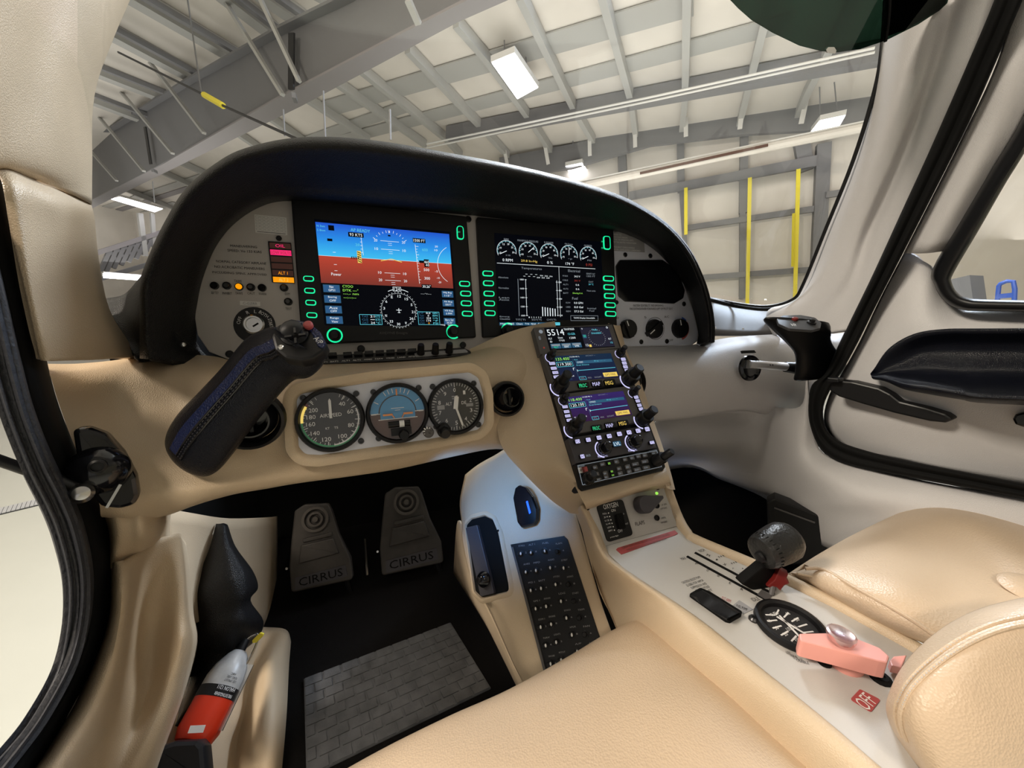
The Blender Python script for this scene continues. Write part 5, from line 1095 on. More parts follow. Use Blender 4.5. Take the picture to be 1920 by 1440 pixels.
nav('lower of the two identical navigators, violet screen reading 18.400 over 120.100', [(1043, 740), (1190, 722), (1217, 788), (1066, 816)], [(1062, 745), (1168, 733), (1078, 793)], '118.400', '120.100', 'gps_screen_violet',
    ((1055, 752), (1072, 806), (1185, 738), (1203, 788)), [(1058, 764), (1061, 773), (1063, 781), (1066, 789)], [(1191, 746), (1194, 753), (1197, 761), (1200, 768)], [(1118, 803), (1143, 798), (1167, 794)], None)
# --- autopilot controller
ap = unit('autopilot_controller', 'dark unit with one row of eight glowing white keys and two knobs', [(1065, 822), (1216, 797), (1232, 840), (1080, 869)], 'radio_dark')
for k, ((u, v), t) in enumerate(zip(((1081, 829), (1101, 826), (1121, 822), (1140, 819), (1159, 815), (1177, 812), (1194, 809), (1211, 806)), ('FD', 'HDG', 'NAV', 'APR', 'VNAV', 'VS', 'ALT', 'IAS'))): key(ap, u, v, 10, 8, 'black', t=.004, mt='s_key', txt=t, tm='radio_dark')
key(ap, 1090, 857, 9, 8, 'black', t=.004, mt='s_key', txt='AP', tm='radio_dark'); key(ap, 1220, 831, 10, 6, 'black', t=.004, mt='s_key', txt='YD', tm='radio_dark'); key(ap, 1155, 833, 17, 10, 'black', t=.003, mt='s_teal', txt='LVL', tm='s_white', name='level_key')
sknob(ap, 1130, 842, 12, .020, 'gloss_black', glow=(2.0, 4.6)); sknob(ap, 1186, 830, 12, .020, 'gloss_black', glow=(2.0, 4.6))
mb = MB()
for t, u, v, w in (('PUSH SYNC', 1130, 855, 20), ('PUSH SYNC', 1186, 844, 18), ('BACK', 1103, 854, 9)): write(mb, t, SP.w(*lh(u, v), HF+.0005), SP.x, SP.y, w*SP.m(u, v), 4*SP.m(u, v), 's_key' if t != 'BACK' else 's_grey')
mb.build('lettering', ap, smooth=0)
# --- audio panel
au = unit('audio_panel', 'lowest radio, black strip crowded with small square keys, two lit green', [(1081, 871), (1232, 842), (1243, 876), (1091, 912)], 'black')
mb = MB(); A = [lh(*p) for p in ((1083, 873), (1231, 845), (1240, 875), (1092, 909))]
for i in range(4): bar(mb, SP.w(*A[i], HF+.0005), SP.w(*A[(i+1) % 4], HF+.0005), .0006, .0006, 's_grey', up=SP.n)
mb.build('outline', au, smooth=0)
for (u, v, w, h, m) in ((1115, 877, 9, 7, 0), (1129, 871, 10, 7, 0), (1142, 869, 9, 8, 1), (1155, 866, 9, 8, 0), (1171, 862, 9, 7, 0), (1184, 859, 9, 7, 0), (1196, 856, 9, 7, 0), (1208, 854, 9, 7, 0), (1225, 850, 10, 6, 0),
                        (1118, 889, 9, 7, 0), (1134, 888, 9, 8, 0), (1147, 884, 9, 7, 1), (1160, 879, 9, 7, 0), (1176, 876, 10, 8, 0), (1190, 871, 14, 6, 0), (1208, 866, 14, 6, 0),
                        (1122, 899, 10, 5, 0), (1136, 895, 9, 7, 0), (1149, 891, 9, 7, 2), (1162, 888, 10, 7, 0), (1179, 885, 9, 7, 0), (1194, 881, 14, 6, 0), (1211, 877, 14, 6, 0)):
    o = key(au, u, v, w, h, 'radio_grey' if m == 0 else 'black', t=.0025)
    mb = MB(); a, b = lh(u, v, HF+.0025); write(mb, '=' if m == 1 else 'co', SP.w(a, b, HF+.0029), SP.x, SP.y, w*.55*SP.m(u, v), h*.35*SP.m(u, v), ('s_grey', 's_lime', 's_lime')[m]); mb.build('legend', o, smooth=0)
sknob(au, 1101, 899, 11, .022, 'black', lean=(.05, 0, .25)); sknob(au, 1229, 866, 10, .036, 'black', lean=(.3, 0, .3))
mb = MB(); k_ = SP.m(1090, 880); a, b = lh(1088, 882)
for (x0, m) in ((0, 'white_paint'), (5, 'red_plastic'), (11, 'placard_red')): prism(mb, SP, [(a+x0*k_-.003, b-.004), (a+x0*k_+.003, b-.004), (a+x0*k_+.003, b+.004), (a+x0*k_-.003, b+.004)], HF, HF+.0006, m)
mb.build('colour_label', au, smooth=0)
mb = MB(); write(mb, 'A', SP.w(a, b, HF+.001), SP.x, SP.y, .0035, .005, 'print_black'); write(mb, 'STUDIO', SP.w(*lh(1090, 874), HF+.0006), SP.x, SP.y, .010, .002, 's_grey'); write(mb, 'ps engineering', SP.w(*lh(1100, 908), HF+.0006), SP.x, SP.y, .012, .0022, 's_grey'); mb.build('lettering', au, smooth=0)

# ================================================================ console plates
ZC = -.364
CT = Pl(C0+Vector((.4, .3, ZC)), Vector((0, 0, 1)))
ob = CT.p(1200, 1006); ot = aY(1175, 925, .452)
on = Vector((1, 0, 0)).cross(ob-ot)
if on.dot(C0-ob) < 0: on = -on
OP = Pl(ob, on.normalized())
mb = MB()
ppx(mb, OP, [(1098, 942), (1140, 931), (1234, 905), (1246, 910), (1262, 965), (1271, 986), (1128, 1026)], -.004, 0, 'console_plate', r=[.004, 0, .004, .004, 0, 0, 0], bev=.0004); opl = mb.build('upper_plate', ped)
mb = MB()
ppx(mb, CT, [(1128, 1026), (1271, 986), (1284, 1005), (1300, 1018), (1420, 1070), (1560, 1138), (1700, 1216), (1800, 1280), (1960, 1385), (1900, 1640), (1702, 1484), (1640, 1432), (1545, 1350), (1420, 1250), (1300, 1155), (1180, 1075)], -.006, 0, 'console_plate', bev=.0004); cpl = mb.build('lower_plate', ped)
pa = aY(960, 1020, .56); pb = aY(1060, 1005, .50); pc_ = aY(1018, 1258, .42)
BPn = plane3(pa, pb, pc_); BP = Pl(pa, BPn, (pb-pa))
# rounded leather side of the console towards the pilot
E0 = [(1100, 950), (1118, 985), (1140, 1038), (1180, 1073), (1300, 1153), (1420, 1248), (1545, 1348), (1640, 1430), (1700, 1480)]
def e(i, dx, dz, base=None):
    u, v = E0[i]; p = (OP.p(u, v) if i < 2 else CT.p(u, v)); return p+Vector((dx, 0, dz))
n_ = len(E0)
rows = [[e(i, .004, -.004) for i in range(n_)], [e(i, -.003, .003) for i in range(n_)], [e(i, -.012, .003) for i in range(n_)], [e(i, -.020, -.006) for i in range(n_)], [e(i, -.024, -.03) for i in range(n_)], [e(i, -.026, -.10) for i in range(n_)], [e(i, -.03, -.30) for i in range(n_)]]
lo = [((1079, 962), (1081, 966), (1084, 972)), ((1090, 990), (1096, 1008), (1100, 1022)), ((1104, 1042), (1114, 1076), (1125, 1112)), ((1128, 1092), (1150, 1160), (1168, 1215))]
for i in range(4):
    for k in range(3): rows[4+k][i] = BP.p(*lo[i][k], .001)
    rows[3][i] = rows[2][i].lerp(rows[4][i], .5)
patch('side_lining', rows, 'leather', ped, nu=4, nv=5, solid=0)
# right rim rail
E1 = [(1244, 908), (1252, 935), (1268, 976), (1284, 1004), (1300, 1016), (1420, 1068), (1560, 1137), (1700, 1215), (1800, 1278)]
def r_(i, dx, dz): u, v = E1[i]; p = (OP.p(u, v) if i < 3 else CT.p(u, v)); return p+Vector((dx, 0, dz))
n_ = len(E1)
rows = [[r_(i, -.002, -.004) for i in range(n_)], [r_(i, .001, .005) for i in range(n_)], [r_(i, .007, .008) for i in range(n_)], [r_(i, .013, .004) for i in range(n_)], [r_(i, .015, -.02) for i in range(n_)], [r_(i, .017, -.20) for i in range(n_)]]
patch('right_rail', rows, 'leather', ped, nu=4, nv=4, solid=0)
for u, v in ((1101, 952), (1232, 914)): screw(u, v, 5, ped, OP, 0)
for u, v in ((1231, 948), (1231, 971)):
    mb = MB(); r = 5.5*OP.m(u, v); lathe(mb, OP.p(u, v), OP.n, OP.x, [(r, 0), (r, .002), (r*.7, .003), (r*.6, .0015)], 'black', 14); mb.build('push_button', opl)
mb = MB()
for t, u, v, w in (('UP 50%', 1245, 946, 11), ('119 KIAS', 1245, 953, 12), ('100%', 1244, 971, 9), ('104 KIAS', 1245, 979, 12), ('FLAPS', 1200, 981, 18)): wpx(mb, OP, t, u, v, w, 3.4 if t != 'FLAPS' else 7, 'print_black')
mb.build('lettering', opl, smooth=0)
# oxygen unit
ox = thing('oxygen_panel', OP.p(1151, 977), 'black rounded plate lettered OXYGEN with a row of level lights', 'switch panel')
mb = MB(); ppx(mb, OP, [(1117, 948), (1166, 936), (1186, 1003), (1138, 1017)], 0, .003, 'black', r=.006, bev=.001); mb.build('faceplate', ox)
mb = MB(); ppx(mb, OP, [(1151, 965), (1163, 962), (1169, 990), (1157, 993)], .003, .008, 'matt_black', r=.001, bev=.001); mb.build('rocker_switch', ox)
mb = MB()
for t, u, v, w, h in (('OXYGEN', 1145, 948, 28, 9), ('ON', 1150, 957, 8, 5), ('OFF', 1163, 995, 9, 6), ('PRESS', 1166, 964, 9, 2.5), ('FAULT', 1174, 982, 8, 2.5), ('precise flight', 1152, 1006, 16, 3)): wpx(mb, OP, t, u, v, w, h, 'print_white', lift=.0034)
for k, t in enumerate(('FULL', '3/4', '1/2', '1/4', 'LOW', 'EMPTY')): wpx(mb, OP, t, 1134+k*2.2, 963+k*6.4, 8, 3, 'print_white', lift=.0034); wpx(mb, OP, '.', 1141+k*2.2, 962+k*6.4, 2.5, 2.5, 'print_white', lift=.0034)
mb.build('lettering', ox, smooth=0)
# flap lever
fl = thing('flap_lever', OP.p(1200, 940), 'dark grey teardrop flap knob pointing at a small green light', 'lever')
c = OP.p(1196, 943); k_ = OP.m(1200, 940)
mb = MB(); P = []
for i in range(17): a = math.radians(60+240*i/16); P.append((math.cos(a)*.0135, math.sin(a)*.0135))
P += [(.034, -.002), (.035, .002)]
c2 = Vector(OP.l(1199, 947)); P = [(c2.x+p[0]*math.cos(.15)-p[1]*math.sin(.15), c2.y+p[0]*math.sin(.15)+p[1]*math.cos(.15)) for p in P]
prism(mb, OP, P, .003, .020, 'radio_dark', bev=.002); mb.build('knob', fl)
mb = MB(); lathe(mb, OP.p(1196, 945), OP.n, OP.x, [(.008, 0), (.008, .004)], 'black', 16); mb.build('shaft', fl)
mb = MB(); lathe(mb, OP.p(1231, 925, .012), OP.n, OP.x, [(.0025, 0), (.002, .002), (.0005, .003)], 's_lime', 10); mb.build('green_light', fl)
mb = MB(); ppx(mb, CT, [(1155, 1031), (1158, 1028), (1265, 995), (1271, 1001), (1268, 1003), (1165, 1040)], .0, .0008, 'placard_red', r=.001); rpq = mb.build('red_placard', ped)
mb = MB(); wpx(mb, CT, 'CREW SEATS MUST BE LOCKED IN POSITION AND', 1212, 1014, 92, 3.5, 'gauge_brown', du=(1, -.29), lift=.0011); wpx(mb, CT, 'HANDLES FULLY DOWN BEFORE FLIGHT', 1214, 1020, 78, 3.5, 'gauge_brown', du=(1, -.29), lift=.0011); mb.build('lettering', rpq, smooth=0)
# power lever slots and prints
mb = MB()
for a, b, w in (((1288, 1043), (1436, 1124), 3.2), ((1303, 1036), (1452, 1115), 3.2)):
    p, q = CT.p(*a, .0004), CT.p(*b, .0004); bar(mb, p, q, .0045, .0006, 'matt_black', up=Vector((0, 0, 1)))
mb.build('lever_slot', ped, smooth=0)
mb = MB()
for t, u, v, w, h in (('MAX', 1281, 1047, 9, 4), ('P', 1306, 1057, 4, 4), ('O', 1327, 1069, 4, 5), ('W', 1347, 1080, 6, 4), ('E', 1369, 1093, 4, 4), ('R', 1391, 1105, 5, 4), ('IDLE', 1416, 1123, 13, 5), ('RICH', 1316, 1032, 10, 4), ('M', 1328, 1041, 6, 4), ('I', 1344, 1049, 3, 3), ('X', 1359, 1058, 6, 4), ('T', 1374, 1066, 4, 3), ('CUTOFF', 1393, 1075, 10, 5),
                      ('- - -', 1352, 1043, 10, 2), ('- - -', 1376, 1055, 10, 2), ('- -', 1395, 1067, 8, 2)):
    wpx(mb, CT, t, u, v, w, h, 'print_black', du=(1, -.3) if w > 8 else (1, .45))
for k, t in enumerate(('CAUTION: BOOST PUMP', 'IS USED FOR VAPOR', 'SUPPRESSION AND', 'AT HIGH ALTITUDES', 'BOOST')): wpx(mb, CT, t, 1296+k*7, 1087+k*5.5, 36-k*3, 3.4, 'print_black', du=(1, -.33))
wpx(mb, CT, 'ELT ARM', 1362, 1124, 18, 6, 'placard_red', du=(1, .4)); wpx(mb, CT, 'RIGHT TANK 46 GAL', 1577, 1180, 40, 8, 'print_black', du=(1, .42))
for k, t in enumerate(('LEFT', 'TANK 46', 'US GALLONS', 'USABLE')): wpx(mb, CT, t, 1478+k*9, 1224+k*5.5, 9+k*5, 4.5, 'print_black', du=(1, .25))
mb.build('lettering', cpl, smooth=0)
mb = MB(); ppx(mb, CT, [(1372, 1137), (1386, 1126), (1412, 1143), (1394, 1152)], 0, .0006, 'print_grey'); q = mb.build('grey_placard', cpl); mb = MB(); wpx(mb, CT, 'FUEL PUMP', 1391, 1139, 22, 5, 'print_black', du=(1, .4), lift=.001); mb.build('lettering', q, smooth=0)
bp = thing('boost_pump_switch', CT.p(1340, 1140), 'wide black boost pump rocker set flush in the console plate', 'switch')
mb = MB(); ppx(mb, CT, [(1291, 1118), (1312, 1106), (1330, 1113), (1391, 1151), (1389, 1157), (1368, 1169), (1360, 1167)], -.004, .004, 'matt_black', r=.003, bev=.001); mb.build('frame', bp)
rows = [[CT.p(1296, 1118, .004), CT.p(1322, 1137, .004), CT.p(1364, 1164, .004)], [CT.p(1296, 1116, .010), CT.p(1323, 1135, .005), CT.p(1364, 1160, .010)], [CT.p(1316, 1107, .010), CT.p(1346, 1124, .005), CT.p(1386, 1149, .010)], [CT.p(1316, 1109, .004), CT.p(1346, 1126, .004), CT.p(1387, 1152, .004)]]
patch('rocker_key', rows, 'black', bp, nu=4, nv=3, solid=0)
# power lever
pw = thing('power_lever', CT.p(1420, 1100), 'fat black leather covered power lever standing up from the console', 'lever')
b0 = CT.p(1417, 1118); f0 = CT.p(1400, 1092)
Yt = (CT.p(1412, 1104)-C0).y
PP = Pl(CT.p(1412, 1104), Vector((-.15, -1, 0)))
mb = MB(); ppx(mb, PP, [(1388, 1094), (1432, 1058), (1468, 1070), (1462, 1086), (1444, 1108), (1424, 1112)], -.010, .002, 'matt_black', r=.003, bev=.002); mb.build('stem', pw)
g = lambda u, v, h=0: PP.p(u, v, h)
mb = MB(); A = g(1427, 1037, .0); ax = (PP.x*1.0+PP.y*.26+PP.n*-.10).normalized(); 
lathe(mb, A-ax*.004, ax, PP.n, [(.001, 0), (.014, .001), (.0195, .004), (.0215, .010), (.0230, .022), (.0240, .034), (.0236, .044), (.0195, .052), (.011, .0565), (.001, .058)], 'worn_leather', 26, sc=(1, 1)); mb.build('handle', pw)
mb = MB(); lathe(mb, A-ax*.001, ax, PP.n, [(.0195, .003), (.0208, .005), (.0195, .007)], 'matt_black', 24, cap=False)
for i in range(26):
    a = i*2*PI/26; y_ = ax.cross(PP.n); d = (PP.n-ax*PP.n.dot(ax)).normalized()*math.cos(a)+y_*math.sin(a); bar(mb, A+ax*.006+d*.0212, A+ax*.010+d*.0222, .001, .001, 'matt_black', up=d)
mb.build('seam', pw)
mb = MB(); c = g(1434, 1058, .002); lathe(mb, A-ax*.0055+PP.n*.004, -ax, PP.n, [(.007, 0), (.006, .003), (.002, .004)], 'black', 16); mb.build('thumb_button', pw)
mx_ = thing('mixture_lever', CT.p(1452, 1112), 'scalloped dark red mixture knob just right of the power lever', 'lever')
MP = Pl(CT.p(1452, 1110), Vector((-.75, -.75, .1)), Vector((.7, -.7, 0)))
mb = MB(); ppx(mb, MP, [(1436, 1096), (1450, 1084), (1461, 1062), (1466, 1068), (1477, 1074), (1474, 1082), (1479, 1091), (1470, 1095), (1462, 1105), (1454, 1098), (1446, 1102), (1440, 1098)], -.006, .004, 'red_plastic', bev=.0015); mb.build('knob', mx_)
mb = MB(); tube(mb, [CT.p(1446, 1116), MP.p(1450, 1095)], .003, 'radio_grey', n=1, seg=8); mb.build('shaft', mx_)
mb = MB(); ppx(mb, CT, [(1420, 1116), (1428, 1107), (1447, 1118), (1440, 1128)], .0008, .0016, 'radio_grey'); mb.build('slot_cover', mx_)
# fuel gauge well and selector
fg = thing('fuel_gauge', CT.p(1480, 1180), 'round black fuel gauge with white marks let into the console', 'gauge')
cc = CT.p(1481, 1177); Rf = .0335
mb = MB(); lathe(mb, cc, CT.n, CT.x, [(Rf*1.0, -.001), (Rf*1.06, .002), (Rf*1.03, .007), (Rf*.94, .008), (Rf*.86, .006), (Rf*.84, -.0)], 'bezel', 40, cap=False); mb.build('bezel', fg)
mb = MB(); lathe(mb, cc, CT.n, CT.x, [(Rf*.86, 0), (Rf*.86, .0012)], 'gauge_black', 40); mb.build('dial', fg)
mb = MB(); c = cc+CT.n*.0018
for s_ in (-1, 1):
    for k in range(6):
        a = math.radians(-52+k*21); d = CT.x*(s_*math.cos(a))+CT.y*math.sin(a); bar(mb, c+d*Rf*.62-CT.x*s_*.012, c+d*Rf*.78-CT.x*s_*.012*.4, .0016, .0004, 'print_white')
for t, x_, y_ in (('46', -.45, .4), ('30', -.5, .12), ('20', -.45, -.15), ('10', -.3, -.4), ('0', -.15, -.6), ('46', .45, .4), ('30', .5, .12), ('FUEL', 0, .55), ('US GAL', 0, -.05)): write(mb, t, c+CT.x*(x_*Rf)+CT.y*(y_*Rf), CT.x, CT.y, .0032*len(t)*.8, .0040, 'print_white')
mb.build('marking', fg, smooth=0)
for s_ in (-1, 1):
    mb = MB(); d = CT.x*(s_*.35)+CT.y*.6; bar(mb, c-CT.x*s_*.006-CT.y*.018+CT.n*.001, c-CT.x*s_*.006+d*Rf*.7+CT.n*.001, .002, .0006, 'print_white'); mb.build('pointer', fg, smooth=0)
for u, v in ((1413, 1162), (1461, 1134), (1547, 1244), (1650, 1272)):
    mb = MB(); r = .0055 if u < 1600 else .009; lathe(mb, CT.p(u, v), CT.n, CT.x, [(r, 0), (r, .002), (r*.7, .004), (r*.4, .004), (r*.35, .002)], 'screw' if u < 1500 else 'matt_black', 14); mb.build('screw', fg if u < 1500 else cpl)
fs_ = thing('fuel_selector', CT.p(1580, 1225), 'long pink fuel selector handle lying across the fuel gauge', 'handle')
FS = Pl(CT.p(1580, 1225), Vector((0, 0, 1)))
HT = .018; hp = [(1498, 1187), (1548, 1186), (1600, 1194), (1650, 1214), (1668, 1230), (1664, 1243), (1648, 1240), (1580, 1222), (1500, 1202)]
def lz(pl, u, v, h): w = pl.p(u, v, h)-pl.o; return (w.dot(pl.x), w.dot(pl.y))
mb = MB(); prism(mb, FS, rounded([lz(FS, u, v, .030) for u, v in hp], .003, 4), .012, .030, 'pink_plastic', bev=.0015); mb.build('handle', fs_)
mb = MB(); c = FS.p(1585, 1240); lathe(mb, FS.p(1590, 1212, .02), FS.n, FS.x, [(.016, -.020), (.016, -.004), (.014, 0)], 'pink_plastic', 22); mb.build('hub', fs_)
mb = MB(); lathe(mb, FS.p(1577, 1199, .030), FS.n, FS.x, [(.010, 0), (.009, .001)], 'placard_red', 22); mb.build('finger_recess', fs_)
mb = MB(); lathe(mb, FS.p(1577, 1193, .036), FS.n, FS.x, [(.010, -.006), (.012, 0), (.012, .003), (.010, .004), (.008, .003)], 'clear_plastic', 26); mb.build('release_button', fs_)
mb = MB(); prism(mb, FS, [lz(FS, u, v, .012) for u, v in ((1668, 1238), (1676, 1230), (1700, 1228), (1690, 1252), (1672, 1248))], .004, .012, 'pink_plastic', bev=.001); mb.build('pointer_tail', fs_)
offp = MB(); ppx(offp, CT, [(1612, 1293), (1651, 1313), (1633, 1336), (1594, 1312)], 0, .0008, 'placard_red', r=.002); q = offp.build('off_placard', cpl)
mb = MB(); wpx(mb, CT, 'OFF', 1623, 1315, 24, 17, 'white_paint', du=(1, -.95), lift=.0012); mb.build('lettering', q, smooth=0)
mb = MB(); lathe(mb, CT.p(1545, 1243), CT.n, CT.x, [(.006, 0), (.005, .002)], 'matt_black', 14); mb.build('plug', cpl)

# ================================================================ pedestal side towards the pilot
side = thing('pedestal_side_panel', BP.p(980, 1100), 'cream leather side of the pedestal that carries the breaker panel', 'side panel')
def bp_(u, v, h): return BP.p(u, v, h)
rows = [[bp_(872, 890, -.06), bp_(862, 940, -.03), bp_(866, 985, -.012), bp_(866, 1010, -.01), bp_(876, 1060, -.01), bp_(888, 1100, -.012), bp_(915, 1140, -.025), bp_(960, 1240, -.03), bp_(985, 1290, -.03), bp_(1000, 1340, -.03)],
        [bp_(895, 872, -.04), bp_(880, 925, -.018), bp_(876, 978, 0), bp_(878, 1010, 0), bp_(885, 1060, 0), bp_(905, 1112, 0), bp_(940, 1150, -.004), bp_(972, 1240, -.008), bp_(998, 1285, -.01), bp_(1015, 1340, -.01)],
        [bp_(925, 855, -.03), bp_(915, 910, -.012), bp_(910, 965, 0), bp_(915, 1010, 0), bp_(925, 1060, 0), bp_(945, 1112, 0), bp_(960, 1150, 0), bp_(988, 1240, 0), bp_(1008, 1282, 0), bp_(1025, 1340, 0)],
        [bp_(962, 838, -.03), bp_(952, 900, -.01), bp_(955, 960, 0), bp_(960, 1010, 0), bp_(970, 1060, 0), bp_(985, 1112, 0), bp_(995, 1150, 0), bp_(1015, 1240, 0), bp_(1030, 1280, 0), bp_(1045, 1340, 0)],
        [bp_(985, 875, -.03), bp_(1005, 920, -.01), bp_(1015, 960, 0), bp_(1025, 1005, 0), bp_(1040, 1060, 0), bp_(1060, 1112, 0), bp_(1070, 1150, 0), bp_(1095, 1230, 0), bp_(1110, 1270, 0), bp_(1125, 1330, 0)],
        [bp_(1020, 915, -.03), bp_(1050, 945, -.008), bp_(1068, 965, 0), bp_(1078, 1005, 0), bp_(1093, 1060, 0), bp_(1108, 1112, 0), bp_(1120, 1150, 0), bp_(1145, 1220, 0), bp_(1158, 1260, 0), bp_(1170, 1320, 0)],
        [bp_(1060, 945, -.02), bp_(1075, 955, -.008), bp_(1080, 966, -.004), bp_(1092, 1005, -.004), bp_(1107, 1060, -.004), bp_(1122, 1112, -.004), bp_(1134, 1150, -.004), bp_(1158, 1215, -.004), bp_(1172, 1255, -.004), bp_(1185, 1310, -.004)]]
patch('lining', rows, 'leather', side, nu=5, nv=4, solid=.004)
rows = [[bp_(1072, 958, -.012), bp_(1086, 1005, -.010), bp_(1104, 1070, -.010), bp_(1130, 1150, -.010), bp_(1165, 1250, -.010)], [bp_(1080, 962, -.002), bp_(1094, 1005, 0), bp_(1112, 1070, 0), bp_(1138, 1150, 0), bp_(1172, 1250, 0)],
        [e(0, -.03, -.02), e(1, -.024, -.03), e(2, -.026, -.05), e(2, -.03, -.12)+Vector((0, -.02, 0)), e(2, -.03, -.22)+Vector((0, -.04, 0))]]
# lower face dropping to the floor on the footwell side
rows = [[bp_(866, 985, -.012), bp_(888, 1100, -.012), bp_(915, 1140, -.025), bp_(960, 1240, -.03), bp_(990, 1300, -.03)], [bp_(856, 985, -.09), bp_(885, 1110, -.09), bp_(905, 1150, -.08), bp_(950, 1240, -.06), bp_(975, 1300, -.05)],
        [aZ(850, 1075, -.79), aZ(885, 1130, -.79), aZ(915, 1180, -.79), aZ(950, 1250, -.79), aZ(980, 1310, -.79)]]
patch('kick_face', rows, 'leather', side, nu=4, nv=4, solid=.004)
# recess with the alternate static / parking bar
rq = [(876, 985), (886, 974), (910, 968), (925, 975), (935, 1000), (954, 1095), (955, 1108), (905, 1120), (893, 1108), (885, 1050)]
rc = thing('parking_brake', BP.p(905, 1050), 'black parking brake bar with round knob in a slot of the pedestal side', 'brake lever')
mb = MB(); ppx(mb, BP, rq, .0, .0022, 'matt_black', r=.006, bev=.0004); mb.build('slot', rc)
mb = MB(); ppx(mb, BP, [(878, 990), (900, 985), (932, 1112), (906, 1118)], .0022, .010, 'radio_dark', r=.003, bev=.0012); mb.build('bar', rc)
mb = MB(); lathe(mb, BP.p(910, 1086, .010), BP.n, BP.x, [(.008, 0), (.008, .003), (.0125, .004), (.013, .008), (.010, .0125), (.005, .015), (.0005, .0155)], 'gloss_black', 26); mb.build('knob', rc)
mb = MB(); prism(mb, BP, rounded([BP.l(u, v) for u, v in rq], .006, 5), .0, .005, 'leather')
P = rounded([BP.l(u, v) for u, v in rq], .006, 5)
if area2(P) < 0: P = P[::-1]
rings = [(inset(P, -.010), -.001), (inset(P, -.006), .004), (inset(P, -.002), .005), (inset(P, .0), .0012)]; n = len(P); vs = []; fs2 = []
for Q_, h in rings: vs += [BP.w(a, b, h) for a, b in Q_]
for k in range(3):
    for i in range(n): j = (i+1) % n; fs2.append([k*n+i, k*n+j, (k+1)*n+j, (k+1)*n+i])
mb = MB(); mb.add(vs, fs2, 'leather'); mb.build('slot_rim', side, smooth=60)
mb = MB(); r = .002; lathe(mb, BP.p(934, 995, .0045), BP.n, BP.x, [(r, 0), (r, .001)], 'matt_black', 12); mb.build('pin', rc)
# oval lens with a blue light
ov = thing('courtesy_light', BP.p(988, 950), 'glossy black oval lens with a vertical blue light on the pedestal side', 'light')
mb = MB(); ppx(mb, BP, [(966, 935), (970, 916), (978, 910), (990, 915), (1003, 932), (1012, 955), (1012, 975), (1006, 985), (982, 991), (974, 980)], -.008, .010, 'gloss_black', r=.006, bev=.003); mb.build('lens', ov)
mb = MB(); ppx(mb, BP, [(991, 942), (994, 940), (1000, 962), (997, 965)], .0095, .0106, 'led_blue', r=.0008); mb.build('blue_led', ov)
# circuit breakers
cb = thing('circuit_breaker_panel', BP.p(1040, 1130), 'black circuit breaker panel with white-tipped push breakers low on the pedestal', 'breaker panel')
CQ = [(958, 1021), (1058, 1005), (1065, 1012), (1140, 1240), (1030, 1290)]
mb = MB(); ppx(mb, BP, CQ, -.002, .002, 'black', bev=.0004); mb.build('plate', cb)
mb = MB(); p, q = BP.p(961, 1026, .003), BP.p(1029, 1284, .003); bar(mb, p, q, .004, .003, 'steel' if 0 else 'radio_grey', up=BP.n); mb.build('edge_strip', cb, smooth=0)
cols = [((976, 1038), (1032, 1245)), ((995, 1036), (1052, 1238)), ((1021, 1033), (1082, 1222)), ((1046, 1034), (1108, 1220))]
k_ = 0; names = ['STALL', 'AHRS', 'PFD 1', 'GPS 1', 'COM 1', 'NAV', 'TURN COORD', 'ALT 1', 'MFD', 'BATT', 'ANNUN', 'ENGINE', 'LIGHTS', 'PITOT', 'FUEL', 'AUDIO', 'ATTITUDE 2', 'LDG', 'SKYWATCH', 'XPDR', 'A/P', 'FLAPS', 'STBY', 'AVIONICS', 'START', 'TRIM', 'FAN', 'AUX']
for ci, (a, b) in enumerate(cols):
    for j in range(7):
        u, v = lerp(a, b, j/6); r = .0042
        lab = names[(ci*7+j) % 28]
        mb = MB(); lathe(mb, BP.p(u, v, .002), BP.n, BP.x, [(r*1.2, 0), (r*1.2, .0012), (r*.85, .0014), (r*.85, .006), (r*.6, .0068)], 'black', 14); o = mb.build('breaker', cb)
        if ci < 3 or j in (1,):
            mb = MB(); lathe(mb, BP.p(u, v, .0088), BP.n, BP.x, [(r*.62, -.001), (r*.55, 0), (r*.2, .0004)], 'print_white', 10, sc=(.6, 1)); mb.build('breaker_tip', o)
        mb = MB(); wpx(mb, BP, lab, u+2, v-15, 12, 3.2, 'print_grey', lift=.0024, du=(1, -.15)); wpx(mb, BP, str((ci*3+j) % 4*2+2), u+10, v-2, 3, 3, 'print_grey', lift=.0024, du=(1, -.15)); mb.build('lettering', o, smooth=0)
# ================================================================ side grips
def loft(mb, secs, m, seg=24, nn=5):
    """secs: (centre, axis-a vector, axis-b vector); rings are ellipses"""
    cs = spline([s[0] for s in secs], nn); As = spline([s[1] for s in secs], nn); Bs = spline([s[2] for s in secs], nn); vs = []; fs = []
    for c, a, b in zip(cs, As, Bs):
        for i in range(seg): t = 2*PI*i/seg; vs.append(c+a*math.cos(t)+b*math.sin(t))
    for k in range(len(cs)-1):
        for i in range(seg): j = (i+1) % seg; fs.append([k*seg+i, k*seg+j, (k+1)*seg+j, (k+1)*seg+i])
    fs.append(list(range(seg))[::-1]); fs.append([(len(cs)-1)*seg+i for i in range(seg)])
    # outward orientation
    n = (vs[fs[0][1]]-vs[fs[0][0]]).cross(vs[fs[0][2]]-vs[fs[0][1]])
    mid = sum((vs[i] for i in fs[0]), Vector())/4-cs[0]
    if n.dot(mid) < 0: fs = [f[::-1] for f in fs]
    mb.add(vs, fs, m)
VX, VY, VZ = cx.copy(), -cy, cz.copy()      # only used to lay the grip sections out
